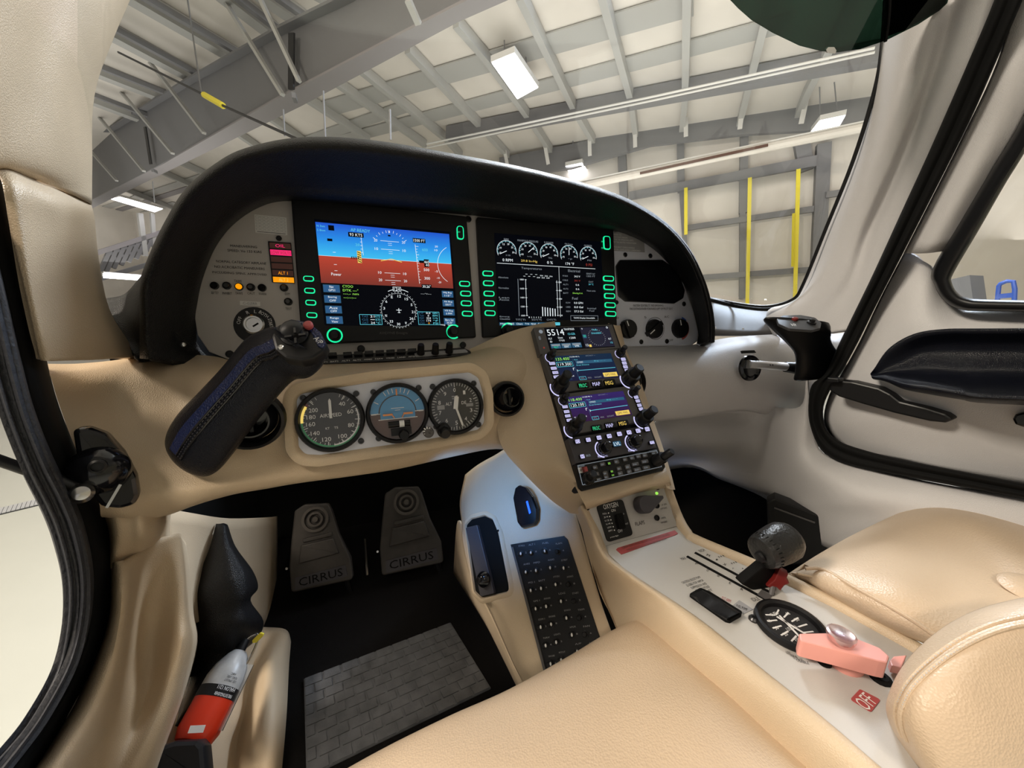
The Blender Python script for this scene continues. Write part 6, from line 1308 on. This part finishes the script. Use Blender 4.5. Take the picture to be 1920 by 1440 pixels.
def sec(u, v, D, hw, dirpx, hd):
    """elliptical section: centre pixel, depth, half width in pixels across dirpx, half depth in metres"""
    c = aD(u, v, D); k = D/F; l = math.hypot(*dirpx); a = (VX*dirpx[0]+(-VY)*dirpx[1])*(hw*k/l)
    return (c, a, VZ*hd)
yk = thing('pilot_side_yoke', aD(440, 760, .42), 'large black stitched leather control grip leaning up towards the left display', 'control yoke')
pd = (.74, .67)
secs = [sec(345, 872, .440, 6, pd, .004), sec(350, 866, .438, 40, pd, .014), sec(362, 848, .436, 56, pd, .021), sec(388, 812, .432, 60, pd, .024), sec(425, 768, .427, 56, pd, .024), sec(465, 722, .421, 54, pd, .023), sec(505, 676, .415, 56, (.70, .71), .023), sec(533, 665, .408, 61, (.70, .71), .024), sec(554, 652, .400, 58, (.76, .65), .024), sec(562, 644, .394, 54, (.82, .57), .022), sec(563, 640, .389, 50, (.86, .5), .020)]
mb = MB(); loft(mb, secs, 'grip_leather', 28, 6); mb.build('grip', yk)
# head plate
mb = MB()
HN = (-VZ*.84+VX*.16+VY*.46).normalized(); hc = aD(560, 636, .378); HPL = Pl(hc, HN, VX)
ppx(mb, HPL, [(508, 630), (518, 610), (545, 598), (578, 604), (600, 620), (613, 645), (608, 658), (588, 671), (565, 676), (534, 671), (515, 655)], -.012, .0, 'black', r=.006, bev=.003); mb.build('head_plate', yk)
mb = MB(); ppx(mb, HPL, [(536, 604), (547, 600), (578, 606), (599, 622), (611, 645), (606, 655), (596, 650), (584, 624), (566, 610)], .0, .0016, 'blue_pad_sheen', r=.003, bev=.0008); mb.build('blue_pad', yk)
mb = MB(); lathe(mb, HPL.p(554, 630, -.001), HPL.n, HPL.x, [(.0125, 0), (.0125, .003), (.010, .004), (.0078, .005), (.0078, .010), (.0095, .0115), (.0095, .0135), (.006, .0155), (.001, .0165)], 'black', 24); ht = mb.build('trim_hat', yk)
mb = MB()
for k in range(4):
    a = k*PI/2+.3; d = HPL.x*math.cos(a)+HPL.y*math.sin(a); bar(mb, HPL.p(554, 630, .0135)+d*.003, HPL.p(554, 630, .0135)+d*.009, .002, .003, 'gloss_black', up=HPL.n)
mb.build('hat_ridge', ht, smooth=0)
mb = MB(); lathe(mb, HPL.p(579, 612, .0015), HPL.n, HPL.x, [(.0045, 0), (.0045, .0035), (.003, .0048), (.0005, .005)], 'placard_red', 18); mb.build('red_button', yk)
mb = MB(); lathe(mb, HPL.p(527, 651, .0), HPL.n, HPL.x, [(.0028, 0), (.0024, .001), (.001, .0004)], 'steel', 12); mb.build('screw', yk)
mb = MB(); wpx(mb, HPL, 'A/P', 597, 638, 16, 8, 'print_white', du=(.7, .7), lift=.002); wpx(mb, HPL, 'P.T.T', 563, 606, 12, 4, 'print_grey', du=(1, .2), lift=.002); mb.build('lettering', yk, smooth=0)
# stitched strip with a blue reflection painted in, and the seams along the grip
def onsec(i, ang):
    c, a, b = secs[i]; return c+a*math.cos(ang)*1.012+b*math.sin(ang)*1.03
sg = -1 if (secs[3][2].dot(C0-secs[3][0])) < 0 else 1
# strip follows angle ~ 115 deg measured from the right side
a1, a2, a3 = [sg*math.radians(x) for x in (118, 104, 92)]
for nm, aa, rr, m in (('seam', sg*math.radians(90), .0011, 'gloss_black'), ('seam', sg*math.radians(79), .0011, 'gloss_black')):
    mb = MB(); tube(mb, [onsec(i, aa) for i in range(2, 9)], rr, m, seg=6, n=6); mb.build(nm, yk)
mb = MB(); rows = [[onsec(i, sg*math.radians(x)) for i in range(2, 9)] for x in (110, 103, 97, 92)]; grid(mb, rows, 'blue_pad_sheen', 5, 3); mb.build('blue_sheen_strip', yk, smooth=60)
mb = MB()
for aa in (87, 82):
    P = spline([onsec(i, sg*math.radians(aa)) for i in range(2, 9)], 16)
    for i in range(0, len(P)-1, 2): bar(mb, P[i], P[i+1], .0008, .0006, 'print_grey' if 0 else 'radio_dark', up=C0-P[i])
mb.build('stitching', yk, smooth=0)
mb = MB(); tube(mb, [aD(445, 800, .44), aD(455, 795, .50), aY(466, 790, .56)], .012, 'black', n=3, seg=14); mb.build('shaft', yk)
# copilot grip
ck = thing('copilot_side_yoke', aY(1510, 640, .57), 'small black control grip on a silver shaft near the right door', 'control yoke')
def sY(u, v, Y, hw, dirpx, hd):
    c = aY(u, v, Y); k = (aY(u+5, v, Y)-c).length/5; l = math.hypot(*dirpx); a = (VX*dirpx[0]-VY*dirpx[1])*(hw*k/l); return (c, a, VZ*hd)
secs = [sY(1534, 711, .545, 24, (1, -.1), .012), sY(1538, 702, .545, 32, (1, -.2), .018), sY(1536, 686, .545, 30, (1, -.3), .020), sY(1530, 668, .545, 25, (1, -.3), .019), sY(1524, 652, .545, 23, (1, -.25), .018), sY(1515, 638, .545, 27, (1, -.1), .018), sY(1503, 624, .545, 36, (1, .1), .019), sY(1496, 614, .545, 41, (1, .15), .021), sY(1494, 606, .545, 42, (1, .12), .021), sY(1494, 601, .545, 40, (1, .10), .020)]
mb = MB(); loft(mb, secs, 'black', 24, 5); mb.build('grip', ck)
KP = Pl(aY(1494, 603, .528), (Vector((-.25, -.62, -.2))*.0+(-VZ*.55+VY*.80)).normalized(), VX)
mb = MB(); ppx(mb, KP, [(1456, 598), (1468, 592), (1500, 591), (1528, 596), (1540, 606), (1538, 616), (1522, 620), (1480, 617), (1460, 608)], -.004, .001, 'gauge_black', r=.006, bev=.001); mb.build('head_plate', ck)
mb = MB(); lathe(mb, KP.p(1490, 600, .001), KP.n, KP.x, [(.0055, 0), (.0055, .004), (.004, .0055), (.001, .006)], 'red_plastic', 16); mb.build('red_button', ck)
mb = MB(); lathe(mb, KP.p(1521, 606, .001), KP.n, KP.x, [(.008, 0), (.008, .003), (.005, .004), (.005, .008), (.003, .009)], 'black', 18); mb.build('trim_hat', ck)
mb = MB(); wpx(mb, KP, 'A/P', 1488, 609, 10, 4, 'print_white', lift=.0015); mb.build('lettering', ck, smooth=0)
mb = MB(); tube(mb, [aY(1402, 683, .592), aY(1478, 688, .588)], .0095, 'satin_steel', n=1, seg=18); mb.build('shaft', ck)
mb = MB(); tube(mb, [aY(1472, 688, .590), aY(1490, 690, .582), aY(1515, 694, .565)], [.0115, .0130, .014], 'black', n=4, seg=18); mb.build('sleeve', ck)
mb = MB(); wpx(mb, Pl(aY(1425, 684, .588), Vector((-.3, -.9, .3))), 'IIIIIIIII', 1430, 684, 40, 3, 'print_black', du=(1, .02)); mb.build('shaft_label', ck, smooth=0)
bt = thing('shaft_boot', aY(1405, 690, .60), 'round black socket in the dashboard where the copilot shaft enters', 'socket')
mb = MB(); lathe(mb, aY(1405, 690, .594), Vector((-.1, -.95, .2)).normalized(), Vector((1, 0, 0)), [(.029, 0), (.028, .004), (.022, .006), (.018, .002), (.010, .001)], 'gloss_black', 30); mb.build('socket', bt)
mb = MB(); KQ = Pl(aY(1402, 660, .60), Vector((0, -.9, .3))); ppx(mb, KQ, [(1388, 658), (1412, 657), (1416, 662), (1390, 663)], 0, .003, 'black', r=.001); mb.build('index_tab', bt)

# ================================================================ left eyeball vent with headset rod
lv = thing('side_ball_vent', aX(195, 880, -.25), 'black ball socket in the lower left corner of the dashboard beside the door seal', 'air vent')
LV = Pl(aD(190, 880, .368), Vector((.35, -.9, .15)), Vector((1, 0, 0)))
mb = MB(); ppx(mb, LV, [(135, 805), (165, 802), (200, 815), (232, 850), (256, 895), (262, 930), (252, 948), (225, 955), (190, 952), (150, 900)], -.02, .0, 'gloss_black', r=.01, bev=.004); mb.build('socket_plate', lv)
mb = MB(); lathe(mb, LV.p(188, 880, -.006), LV.n, LV.x, [(.022, 0), (.023, .006), (.020, .014), (.013, .019), (.006, .022), (.001, .0225)], 'gloss_black', 30); ba = mb.build('ball', lv)
mb = MB(); lathe(mb, LV.p(184, 873, .016), LV.n, LV.x, [(.0065, 0), (.0065, .005), (.0045, .006), (.0045, .003)], 'black', 18); mb.build('nozzle', ba)
mb = MB(); p, q = LV.p(226, 908, .012), LV.p(200, 952, .012); bar(mb, p, q, .0022, .002, 'steel', up=LV.n); mb.build('steel_pin', lv, smooth=0)
rod_ = thing('door_strut', aD(60, 900, .40), 'thin dark rod reaching in from the left edge to a chrome ball joint', 'strut')
mb = MB(); tube(mb, [aD(-40, 850, .31), aD(60, 885, .335), aD(125, 910, .35)], .0045, 'black', n=2, seg=12); mb.build('rod', rod_)
mb = MB(); tube(mb, [aD(98, 915, .345), aD(145, 926, .35)], .0030, 'steel', n=1, seg=12); mb.build('steel_end', rod_)
mb = MB(); lathe(mb, aD(152, 925, .35), (C0-aD(152, 925, .35)).normalized(), VX, [(.001, -.009), (.006, -.007), (.0085, -.002), (.009, .002), (.006, .007), (.001, .009)], 'steel', 20); mb.build('ball_joint', rod_)
mb = MB(); tube(mb, [aD(105, 905, .345), aD(140, 918, .35)], .0070, 'black', n=1, seg=12); mb.build('clamp', rod_)

# ================================================================ footwell
for k, (uc, vc, lab) in enumerate(((600, 1010, 'left rudder pedal, dim, with round target emblem'), (770, 978, 'right rudder pedal, nearer the pedestal, with round target emblem'))):
    du = uc-770; dv = vc-978
    n = Vector((-.05, -.9, .42)); FP = Pl(aY(uc, vc, 1.02), n)
    th = thing('rudder_pedal', FP.o, lab, 'pedal', None)
    def s(px): return [(u+du, v+dv) for u, v in px]
    mb = MB(); ppx(mb, FP, s([(722, 926), (740, 914), (785, 912), (792, 925), (806, 970), (828, 1015), (832, 1055), (716, 1080), (712, 1030), (716, 980)]), -.02, 0, 'pedal_grey', r=.01, bev=.004); mb.build('plate', th)
    for r0, r1 in ((5, 0.1), (14, 10), (24, 19)):
        mb = MB(); ringm(mb, FP, 762+du, 941+dv, r1, r0, 0, .010, 'pedal_ring', seg=26); mb.build('emblem_ring', th)
    mb = MB(); ppx(mb, FP, s([(738, 978), (793, 965), (794, 972), (739, 985)]), 0, .007, 'pedal_grey', r=.002, bev=.002); mb.build('tread_bar', th)
    mb = MB(); ppx(mb, FP, s([(735, 990), (796, 976), (806, 1005), (730, 1025)]), 0, .006, 'pedal_grey', r=.003, bev=.003); mb.build('tread_block', th)
    mb = MB(); ppx(mb, FP, s([(724, 1051), (818, 1027), (822, 1048), (724, 1074)]), 0, .003, 'radio_dark', r=.001); nb = mb.build('name_bar', th)
    mb = MB(); wpx(mb, FP, 'CIRRUS', 772+du, 1050+dv, 84, 15, 'matt_black', du=(1, -.25), lift=.005); mb.build('lettering', nb, smooth=0)
    mb = MB(); tube(mb, [FP.p(816+du, 1040+dv, -.02), FP.p(835+du, 1110+dv, -.05)], .008, 'black', n=1, seg=8); mb.build('arm', th)
    mb = MB(); lathe(mb, FP.p(708+du, 1034+dv, 0), FP.n, FP.x, [(.004, 0), (.003, .003)], 'steel', 10); mb.build('bolt', th)
th = thing('pedal_crossbar', aZ(710, 1120, -.76), 'thin steel cross bar on the floor below the pedals', 'bar')
mb = MB(); tube(mb, [aY(570, 1168, .95), aY(710, 1120, .98), aY(850, 1072, 1.0)], .005, 'steel', n=1, seg=10); mb.build('bar', th)
mb = MB(); tube(mb, [aY(738, 1092, 1.0), aY(750, 1094, 1.0), aY(765, 1100, 1.0), aY(785, 1094, 1.0), aY(850, 1071, 1.0)], .004, 'steel', n=4, seg=8); mb.build('bent_wire', th)
mb = MB(); tube(mb, [aY(684, 1010, 1.08), aY(690, 1100, 1.02)], .004, 'steel', n=1, seg=8); mb.build('upright', th)
FZ = Pl(C0+Vector((0, .7, -.80)), Vector((0, 0, 1)))
hm = thing('heel_mat', FZ.p(740, 1300), 'worn grey rubber heel pad of staggered rectangles on the black carpet', 'mat')
A = Vector(FZ.l(570, 1276)); B = Vector(FZ.l(845, 1170)); Cc = Vector(FZ.l(920, 1292)); Dd = Vector(FZ.l(575, 1460))
mb = MB(); prism(mb, FZ, [tuple(A), tuple(B), tuple(Cc), tuple(Dd)], .0, .004, 'heel_rubber'); mb.build('base_sheet', hm, smooth=0)
def bil(s, t): return A*(1-s)*(1-t)+B*s*(1-t)+Cc*s*t+Dd*(1-s)*t
NR, NC = 9, 9
for j in range(NR):
    for i in range(NC+1):
        s0 = max(0, (i-(.5 if j % 2 else 0))/NC); s1 = min(1, (i+1-(.5 if j % 2 else 0))/NC)
        if s1-s0 < .02: continue
        g_ = .004; t0 = j/NR+g_; t1 = (j+1)/NR-g_; mb = MB()
        prism(mb, FZ, [tuple(bil(s0+g_*2, t0)), tuple(bil(s1-g_*2, t0)), tuple(bil(s1-g_*2, t1)), tuple(bil(s0+g_*2, t1))], .004, .0058+.0006*random.random(), 'heel_rubber'); mb.build('rubber_block', hm, smooth=0)
# black hose boot with strap, yellow tag
bo = thing('rudder_boot', aY(430, 1080, .72), 'limp black leather boot hanging along the left kick panel', 'boot')
rows = [[aY(405, 982, .80), aY(412, 982, .79), aY(420, 981, .79), aY(427, 984, .80)], [aY(392, 1030, .76), aY(410, 1025, .74), aY(428, 1020, .74), aY(442, 1025, .77)], [aY(368, 1085, .73), aY(405, 1080, .69), aY(450, 1070, .69), aY(474, 1070, .74)],
        [aY(352, 1120, .71), aY(400, 1115, .67), aY(455, 1108, .67), aY(484, 1102, .72)], [aY(354, 1160, .69), aY(400, 1150, .66), aY(450, 1140, .66), aY(470, 1126, .70)], [aY(358, 1190, .68), aY(400, 1185, .65), aY(450, 1175, .65), aY(494, 1165, .70)], [aY(360, 1230, .68), aY(400, 1225, .66), aY(440, 1215, .66), aY(480, 1200, .70)], [aY(350, 1290, .65), aY(375, 1270, .64), aY(400, 1255, .64), aY(430, 1240, .66)], [aY(318, 1380, .60), aY(335, 1350, .60), aY(360, 1320, .60), aY(390, 1290, .62)]]
patch('boot_skin', rows, 'black_leather', bo, nu=5, nv=5, solid=.004)
mb = MB(); YT = Pl(aY(480, 1194, .66), Vector((-.1, -.8, .5))); ppx(mb, YT, [(474, 1200), (489, 1185), (496, 1187), (494, 1192), (482, 1204), (475, 1205)], 0, .004, 'yellow_strap', r=.002, bev=.001)
tag(mb.build('yellow_tag'), 'small yellow pull tag sticking out of the black boot', 'tag')
# fire extinguisher
fx0 = aD(374, 1368, .575); fx1 = aD(424, 1272, .625); ax = (fx1-fx0).normalized(); Lx = (fx1-fx0).length
fe = thing('fire_extinguisher', fx0, 'small red and silver fire extinguisher lying by the left sill', 'extinguisher')
xx = (VX-ax*VX.dot(ax)).normalized(); R_ = .029
mb = MB(); lathe(mb, fx0, ax, xx, [(R_*.55, -.018), (R_*.85, -.014), (R_, -.002), (R_, Lx*.55), (R_, Lx*.56)], 'extinguisher_red', 32); mb.build('red_body', fe)
mb = MB(); lathe(mb, fx0, ax, xx, [(R_*1.01, Lx*.55), (R_*1.01, Lx*.78)], 'black', 32); bd = mb.build('label_band', fe)
mb = MB(); lathe(mb, fx0, ax, xx, [(R_, Lx*.78), (R_, Lx*1.0), (R_*.85, Lx*1.25), (R_*.55, Lx*1.5), (R_*.35, Lx*1.6)], 'shoulder_paint', 32); mb.build('silver_shoulder', fe)
EX = Pl(aD(398, 1318, .55), (C0-aD(398, 1318, .6)).normalized()-ax*((C0-aD(398, 1318, .6)).normalized().dot(ax)), xx)
cf = fx0+ax*Lx*.66; d = EX.n.normalized(); d2 = (d+xx*.35).normalized(); tx_ = d2.cross(ax).normalized()
mb = MB(); write(mb, 'HALON 1211', cf+d2*R_*1.03+ax*.004, tx_, -ax, .026, .005, 'print_white'); write(mb, 'FIRE EXTINGUISHER', cf+d2*R_*1.03-ax*.004, tx_, -ax, .026, .004, 'print_white'); mb.build('lettering', bd, smooth=0)
mb = MB()
for k_, (t_, w_) in enumerate((('ABC', .008), ('READ LABEL', .016), ('USE UPRIGHT', .018))): write(mb, t_, fx0+ax*(Lx*(1.02-.07*k_))+d2*R_*1.01, tx_, -ax, w_, .003, 'gauge_black')
mb.build('shoulder_lettering', bd, smooth=0)
mb = MB(); c = fx0+ax*.002+d*R_*1.005; 
prism(mb, Pl(aD(369, 1367, .535), d-ax*.3, xx), [(-.009, -.004), (.009, -.004), (.009, .004), (-.009, .004)], -.0, .0006, 'white_paint'); mb.build('paper_label', fe, smooth=0)
tp_ = fx0+ax*Lx*1.55
mb = MB(); tube(mb, [tp_, tp_+ax*.02, tp_+ax*.03+xx*.015, tp_+ax*.01+xx*.022, tp_-ax*.02+xx*.02, tp_-ax*.03+xx*.012], .0018, 'steel', n=5, seg=8); mb.build('ring_pin', fe)
mb = MB(); tube(mb, [tp_-ax*.01, tp_+ax*.02-xx*.002], .008, 'black', n=1, seg=12); mb.build('valve', fe)
mb = MB(); bar(mb, fx0+xx*R_*1.05, fx1+xx*R_*1.0+ax*.02, .002, .010, 'steel', up=xx); mb.build('bracket_strip', fe, smooth=0)
kb = thing('extinguisher_bracket', aD(340, 1410, .53), 'black rounded bracket block at the bottom edge holding the extinguisher', 'bracket')
KB = Pl(aD(340, 1410, .525), Vector((0, -.6, .8)))
mb = MB(); ppx(mb, KB, [(285, 1410), (300, 1398), (330, 1388), (372, 1386), (382, 1398), (388, 1470), (275, 1470)], -.03, .0, 'black', r=.006, bev=.006); mb.build('block', kb)
# black electronics box in the right footwell
bx = thing('footwell_box', aX(1490, 980, .85), 'black boxy speaker case standing in the right footwell beside the seat', 'case')
BX = Pl(aX(1490, 990, .84), Vector((-.8, -.55, .15)), Vector((.55, -.8, 0)))
mb = MB(); ppx(mb, BX, [(1437, 942), (1452, 934), (1530, 964), (1550, 972), (1553, 1060), (1440, 1060)], -.05, 0, 'black', r=.004, bev=.004); mb.build('case', bx)
mb = MB(); bar(mb, BX.p(1452, 952, .002), BX.p(1528, 980, .002), .003, .003, 'radio_grey', up=BX.n); mb.build('edge_ridge', bx, smooth=0)
# ================================================================ seats
def seat(name, lab, rows, piping=None, pm='seat_leather', parts=()):
    c = rows[len(rows)//2][len(rows[0])//2]; th = thing(name, Vector((c.x, c.y, c.z-.08)), lab, 'seat')
    patch('cushion', rows, 'seat_leather', th, nu=6, nv=6, solid=.02)
    return th
zc = lambda u, v, z: aZ(u, v, z)
rows = [[zc(560, 1500, -.50), zc(720, 1420, -.50), zc(850, 1360, -.50), zc(960, 1310, -.50), zc(1080, 1245, -.50), zc(1150, 1210, -.50), zc(1200, 1190, -.50), zc(1240, 1190, -.50), zc(1290, 1215, -.50)],
        [zc(565, 1490, -.46), zc(715, 1405, -.46), zc(845, 1342, -.455), zc(955, 1292, -.45), zc(1070, 1228, -.445), zc(1140, 1186, -.44), zc(1200, 1162, -.44), zc(1255, 1168, -.44), zc(1305, 1205, -.445)],
        [zc(600, 1500, -.435), zc(730, 1415, -.43), zc(850, 1352, -.425), zc(965, 1305, -.42), zc(1080, 1248, -.415), zc(1150, 1205, -.41), zc(1205, 1182, -.41), zc(1270, 1200, -.415), zc(1335, 1248, -.425)],
        [zc(680, 1560, -.42), zc(790, 1480, -.41), zc(900, 1430, -.40), zc(1010, 1390, -.395), zc(1120, 1340, -.39), zc(1200, 1300, -.385), zc(1260, 1280, -.385), zc(1320, 1285, -.39), zc(1400, 1310, -.41)],
        [zc(780, 1680, -.42), zc(880, 1600, -.405), zc(980, 1560, -.39), zc(1080, 1520, -.38), zc(1180, 1470, -.38), zc(1260, 1420, -.38), zc(1330, 1390, -.38), zc(1400, 1380, -.385), zc(1480, 1385, -.41)],
        [zc(880, 1800, -.42), zc(980, 1720, -.405), zc(1080, 1680, -.39), zc(1180, 1640, -.38), zc(1280, 1590, -.38), zc(1360, 1540, -.38), zc(1430, 1500, -.38), zc(1500, 1470, -.385), zc(1560, 1455, -.41)]]
seat('pilot_chair', 'smooth cream leather seat cushion filling the bottom centre of the view', rows)
rows = [[zc(1468, 1087, -.42), zc(1530, 1050, -.41), zc(1600, 1012, -.42), zc(1680, 975, -.42), zc(1750, 945, -.42), zc(1820, 945, -.42), zc(1880, 965, -.41), zc(1980, 1010, -.40)],
        [zc(1470, 1081, -.39), zc(1530, 1042, -.375), zc(1605, 1000, -.38), zc(1690, 960, -.38), zc(1760, 932, -.38), zc(1825, 934, -.38), zc(1890, 955, -.37), zc(1985, 1000, -.36)],
        [zc(1477, 1075, -.366), zc(1545, 1056, -.34), zc(1630, 1020, -.335), zc(1710, 985, -.335), zc(1780, 965, -.335), zc(1840, 970, -.33), zc(1910, 990, -.325), zc(1995, 1020, -.32)],
        [zc(1485, 1074, -.358), zc(1565, 1076, -.330), zc(1660, 1060, -.32), zc(1750, 1035, -.325), zc(1820, 1020, -.325), zc(1890, 1030, -.315), zc(1960, 1050, -.31), zc(2030, 1070, -.31)],
        [zc(1492, 1079, -.360), zc(1580, 1112, -.338), zc(1690, 1110, -.315), zc(1790, 1090, -.32), zc(1870, 1080, -.32), zc(1940, 1090, -.31), zc(2010, 1110, -.305), zc(2070, 1120, -.31)],
        [zc(1494, 1087, -.372), zc(1592, 1134, -.352), zc(1720, 1176, -.33), zc(1830, 1170, -.32), zc(1920, 1160, -.32), zc(1990, 1160, -.315), zc(2060, 1170, -.31), zc(2130, 1180, -.31)],
        [zc(1490, 1095, -.395), zc(1590, 1148, -.375), zc(1740, 1210, -.35), zc(1880, 1270, -.34), zc(1960, 1270, -.335), zc(2040, 1260, -.33), zc(2120, 1260, -.33), zc(2200, 1260, -.33)]]
cs = seat('copilot_chair', 'wrinkled cream leather seat cushion at the right, beyond the console', rows)
mb = MB(); tube(mb, [zc(1510, 1066, -.338), zc(1545, 1068, -.334), zc(1600, 1100, -.328), zc(1690, 1150, -.325), zc(1760, 1196, -.330)], .0022, 'seat_leather', seg=8, n=6); mb.build('piping', cs)
mb = MB(); tube(mb, [zc(1495, 1075, -.345), zc(1550, 1090, -.345), zc(1620, 1128, -.342), zc(1700, 1180, -.342)], .0014, 'leather', seg=8, n=6); mb.build('seam', cs)
# perforated insert, as a slightly raised stitched panel
mb = MB(); lathe(mb, zc(1938, 1104, -.314), Vector((-.1, 0, 1)), Vector((1, 0, 0)), [(.001, .005), (.014, .004), (.022, .002), (.026, -.001)][::-1], 'seat_leather', 24); mb.build('insert_panel', cs)
# centre armrest, bottom right
rows = [[aD(1700, 1420, .34), aD(1664, 1345, .335), aD(1668, 1295, .33), aD(1705, 1232, .33), aD(1770, 1175, .335), aD(1840, 1140, .34), aD(1930, 1118, .35), aD(2000, 1110, .35)],
        [aD(1705, 1425, .325), aD(1667, 1345, .318), aD(1674, 1296, .312), aD(1712, 1238, .312), aD(1776, 1184, .318), aD(1845, 1150, .322), aD(1935, 1128, .33), aD(2000, 1120, .33)],
        [aD(1730, 1450, .300), aD(1690, 1360, .295), aD(1700, 1305, .290), aD(1745, 1255, .290), aD(1810, 1210, .294), aD(1880, 1180, .298), aD(1960, 1165, .305), aD(2020, 1160, .305)],
        [aD(1760, 1500, .285), aD(1730, 1400, .280), aD(1750, 1350, .275), aD(1800, 1300, .275), aD(1860, 1270, .280), aD(1925, 1250, .285), aD(1990, 1240, .29), aD(2050, 1235, .29)],
        [aD(1820, 1560, .275), aD(1800, 1480, .270), aD(1830, 1430, .266), aD(1870, 1390, .266), aD(1930, 1360, .27), aD(1980, 1340, .275), aD(2040, 1330, .28), aD(2090, 1325, .28)],
        [aD(1900, 1640, .27), aD(1900, 1580, .268), aD(1920, 1540, .265), aD(1950, 1500, .265), aD(1990, 1470, .268), aD(2040, 1450, .27), aD(2090, 1440, .275), aD(2140, 1430, .275)]]
ar = thing('centre_armrest', aD(1800, 1400, .33), 'rounded cream leather armrest with twin stitched seams at the bottom right corner', 'armrest')
patch('pad', rows, 'seat_leather', ar, nu=6, nv=6, solid=.02)
def arm(tt, lift):
    out = []
    r2 = [spline([Vector(p) for p in r], 6) for r in rows]
    for i in range(4, len(r2[0])):
        c = spline([r[i] for r in r2], 6); k = tt*(len(c)-1); j = int(k); p = c[j].lerp(c[min(j+1, len(c)-1)], k-j); out.append(p+(C0-p).normalized()*lift)
    return out
for tt in (.34, .40):
    P = arm(tt, .0006); mb = MB(); tube(mb, P, .0018, 'seat_leather', n=1, seg=8); sm = mb.build('stitched_seam', ar)
    mb = MB(); Q = spline(P, 4)
    for i in range(0, len(Q)-1, 2): bar(mb, Q[i]+(C0-Q[i]).normalized()*.0016, Q[i+1]+(C0-Q[i]).normalized()*.0016, .0009, .0008, 'grey_plate', up=C0-Q[i])
    mb.build('thread', sm, smooth=0)
# ================================================================ tinted visor
vz = thing('sun_visor', aY(1560, 20, .50), 'dark green translucent sun visor hanging into the top right of the windscreen', 'visor')
VP = Pl(aY(1560, 40, .46), Vector((-.2, -.75, -.5)), Vector((1, 0, 0)))
mb = MB(); vo = [(1368, -2), (1385, 16), (1410, 38), (1450, 62), (1500, 86), (1540, 96), (1570, 98), (1612, 92), (1660, 76), (1720, 46), (1760, 20), (1775, 6), (1779, -10), (1790, -420), (1340, -420)]
P = [VP.l(u, v) for u, v in vo]; P2 = []
prism(mb, VP, P, -.0015, .0015, 'visor_glass', bev=.0005); mb.build('tinted_pane', vz)
mb = MB(); ppx(mb, VP, [(1680, -420), (1666, 0), (1660, 70), (1700, 56), (1760, 20), (1775, 6), (1779, -10), (1788, -420)], -.006, -.002, 'gloss_black'); mb.build('dark_backing', vz)  # added black sheet, darkens the visor where it crosses the pillar
mb = MB(); ppx(mb, VP, [(1547, 93), (1552, 88), (1562, 88), (1566, 94), (1564, 100), (1550, 99)], -.002, .003, 'white_paint', r=.001); mb.build('edge_clip', vz)
mb = MB(); tube(mb, [VP.p(1668, -100), VP.p(1667, 20), VP.p(1660, 78)], .0022, 'matt_black', n=3, seg=8); mb.build('edge_cord', vz)
# added blue spot and housing, invented to tint the pedestal side
l = bpy.data.lights.new('added_blue_spot', 'SPOT'); l.energy = 2.6; l.spot_size = math.radians(75); l.spot_blend = .9; l.color = (.15, .42, 1); l.shadow_soft_size = .02
lo = bpy.data.objects.new('added_blue_spot', l); COL.objects.link(lo); lo.location = aY(800, 893, .50); lo.rotation_euler = (BP.p(945, 935)-lo.location).to_track_quat('-Z', 'Y').to_euler()
fw = thing('added_blue_lamp', lo.location+Vector((0, .02, .02)), 'tiny added blue lamp under the dashboard edge, put in to tint the pedestal', 'lamp')
mb = MB(); lathe(mb, lo.location+Vector((0, .04, .03)), Vector((0, -.6, -.8)).normalized(), Vector((1, 0, 0)), [(.006, 0), (.006, .006), (.004, .007)], 'black', 12); mb.build('housing', fw)
bpy.context.view_layer.update()
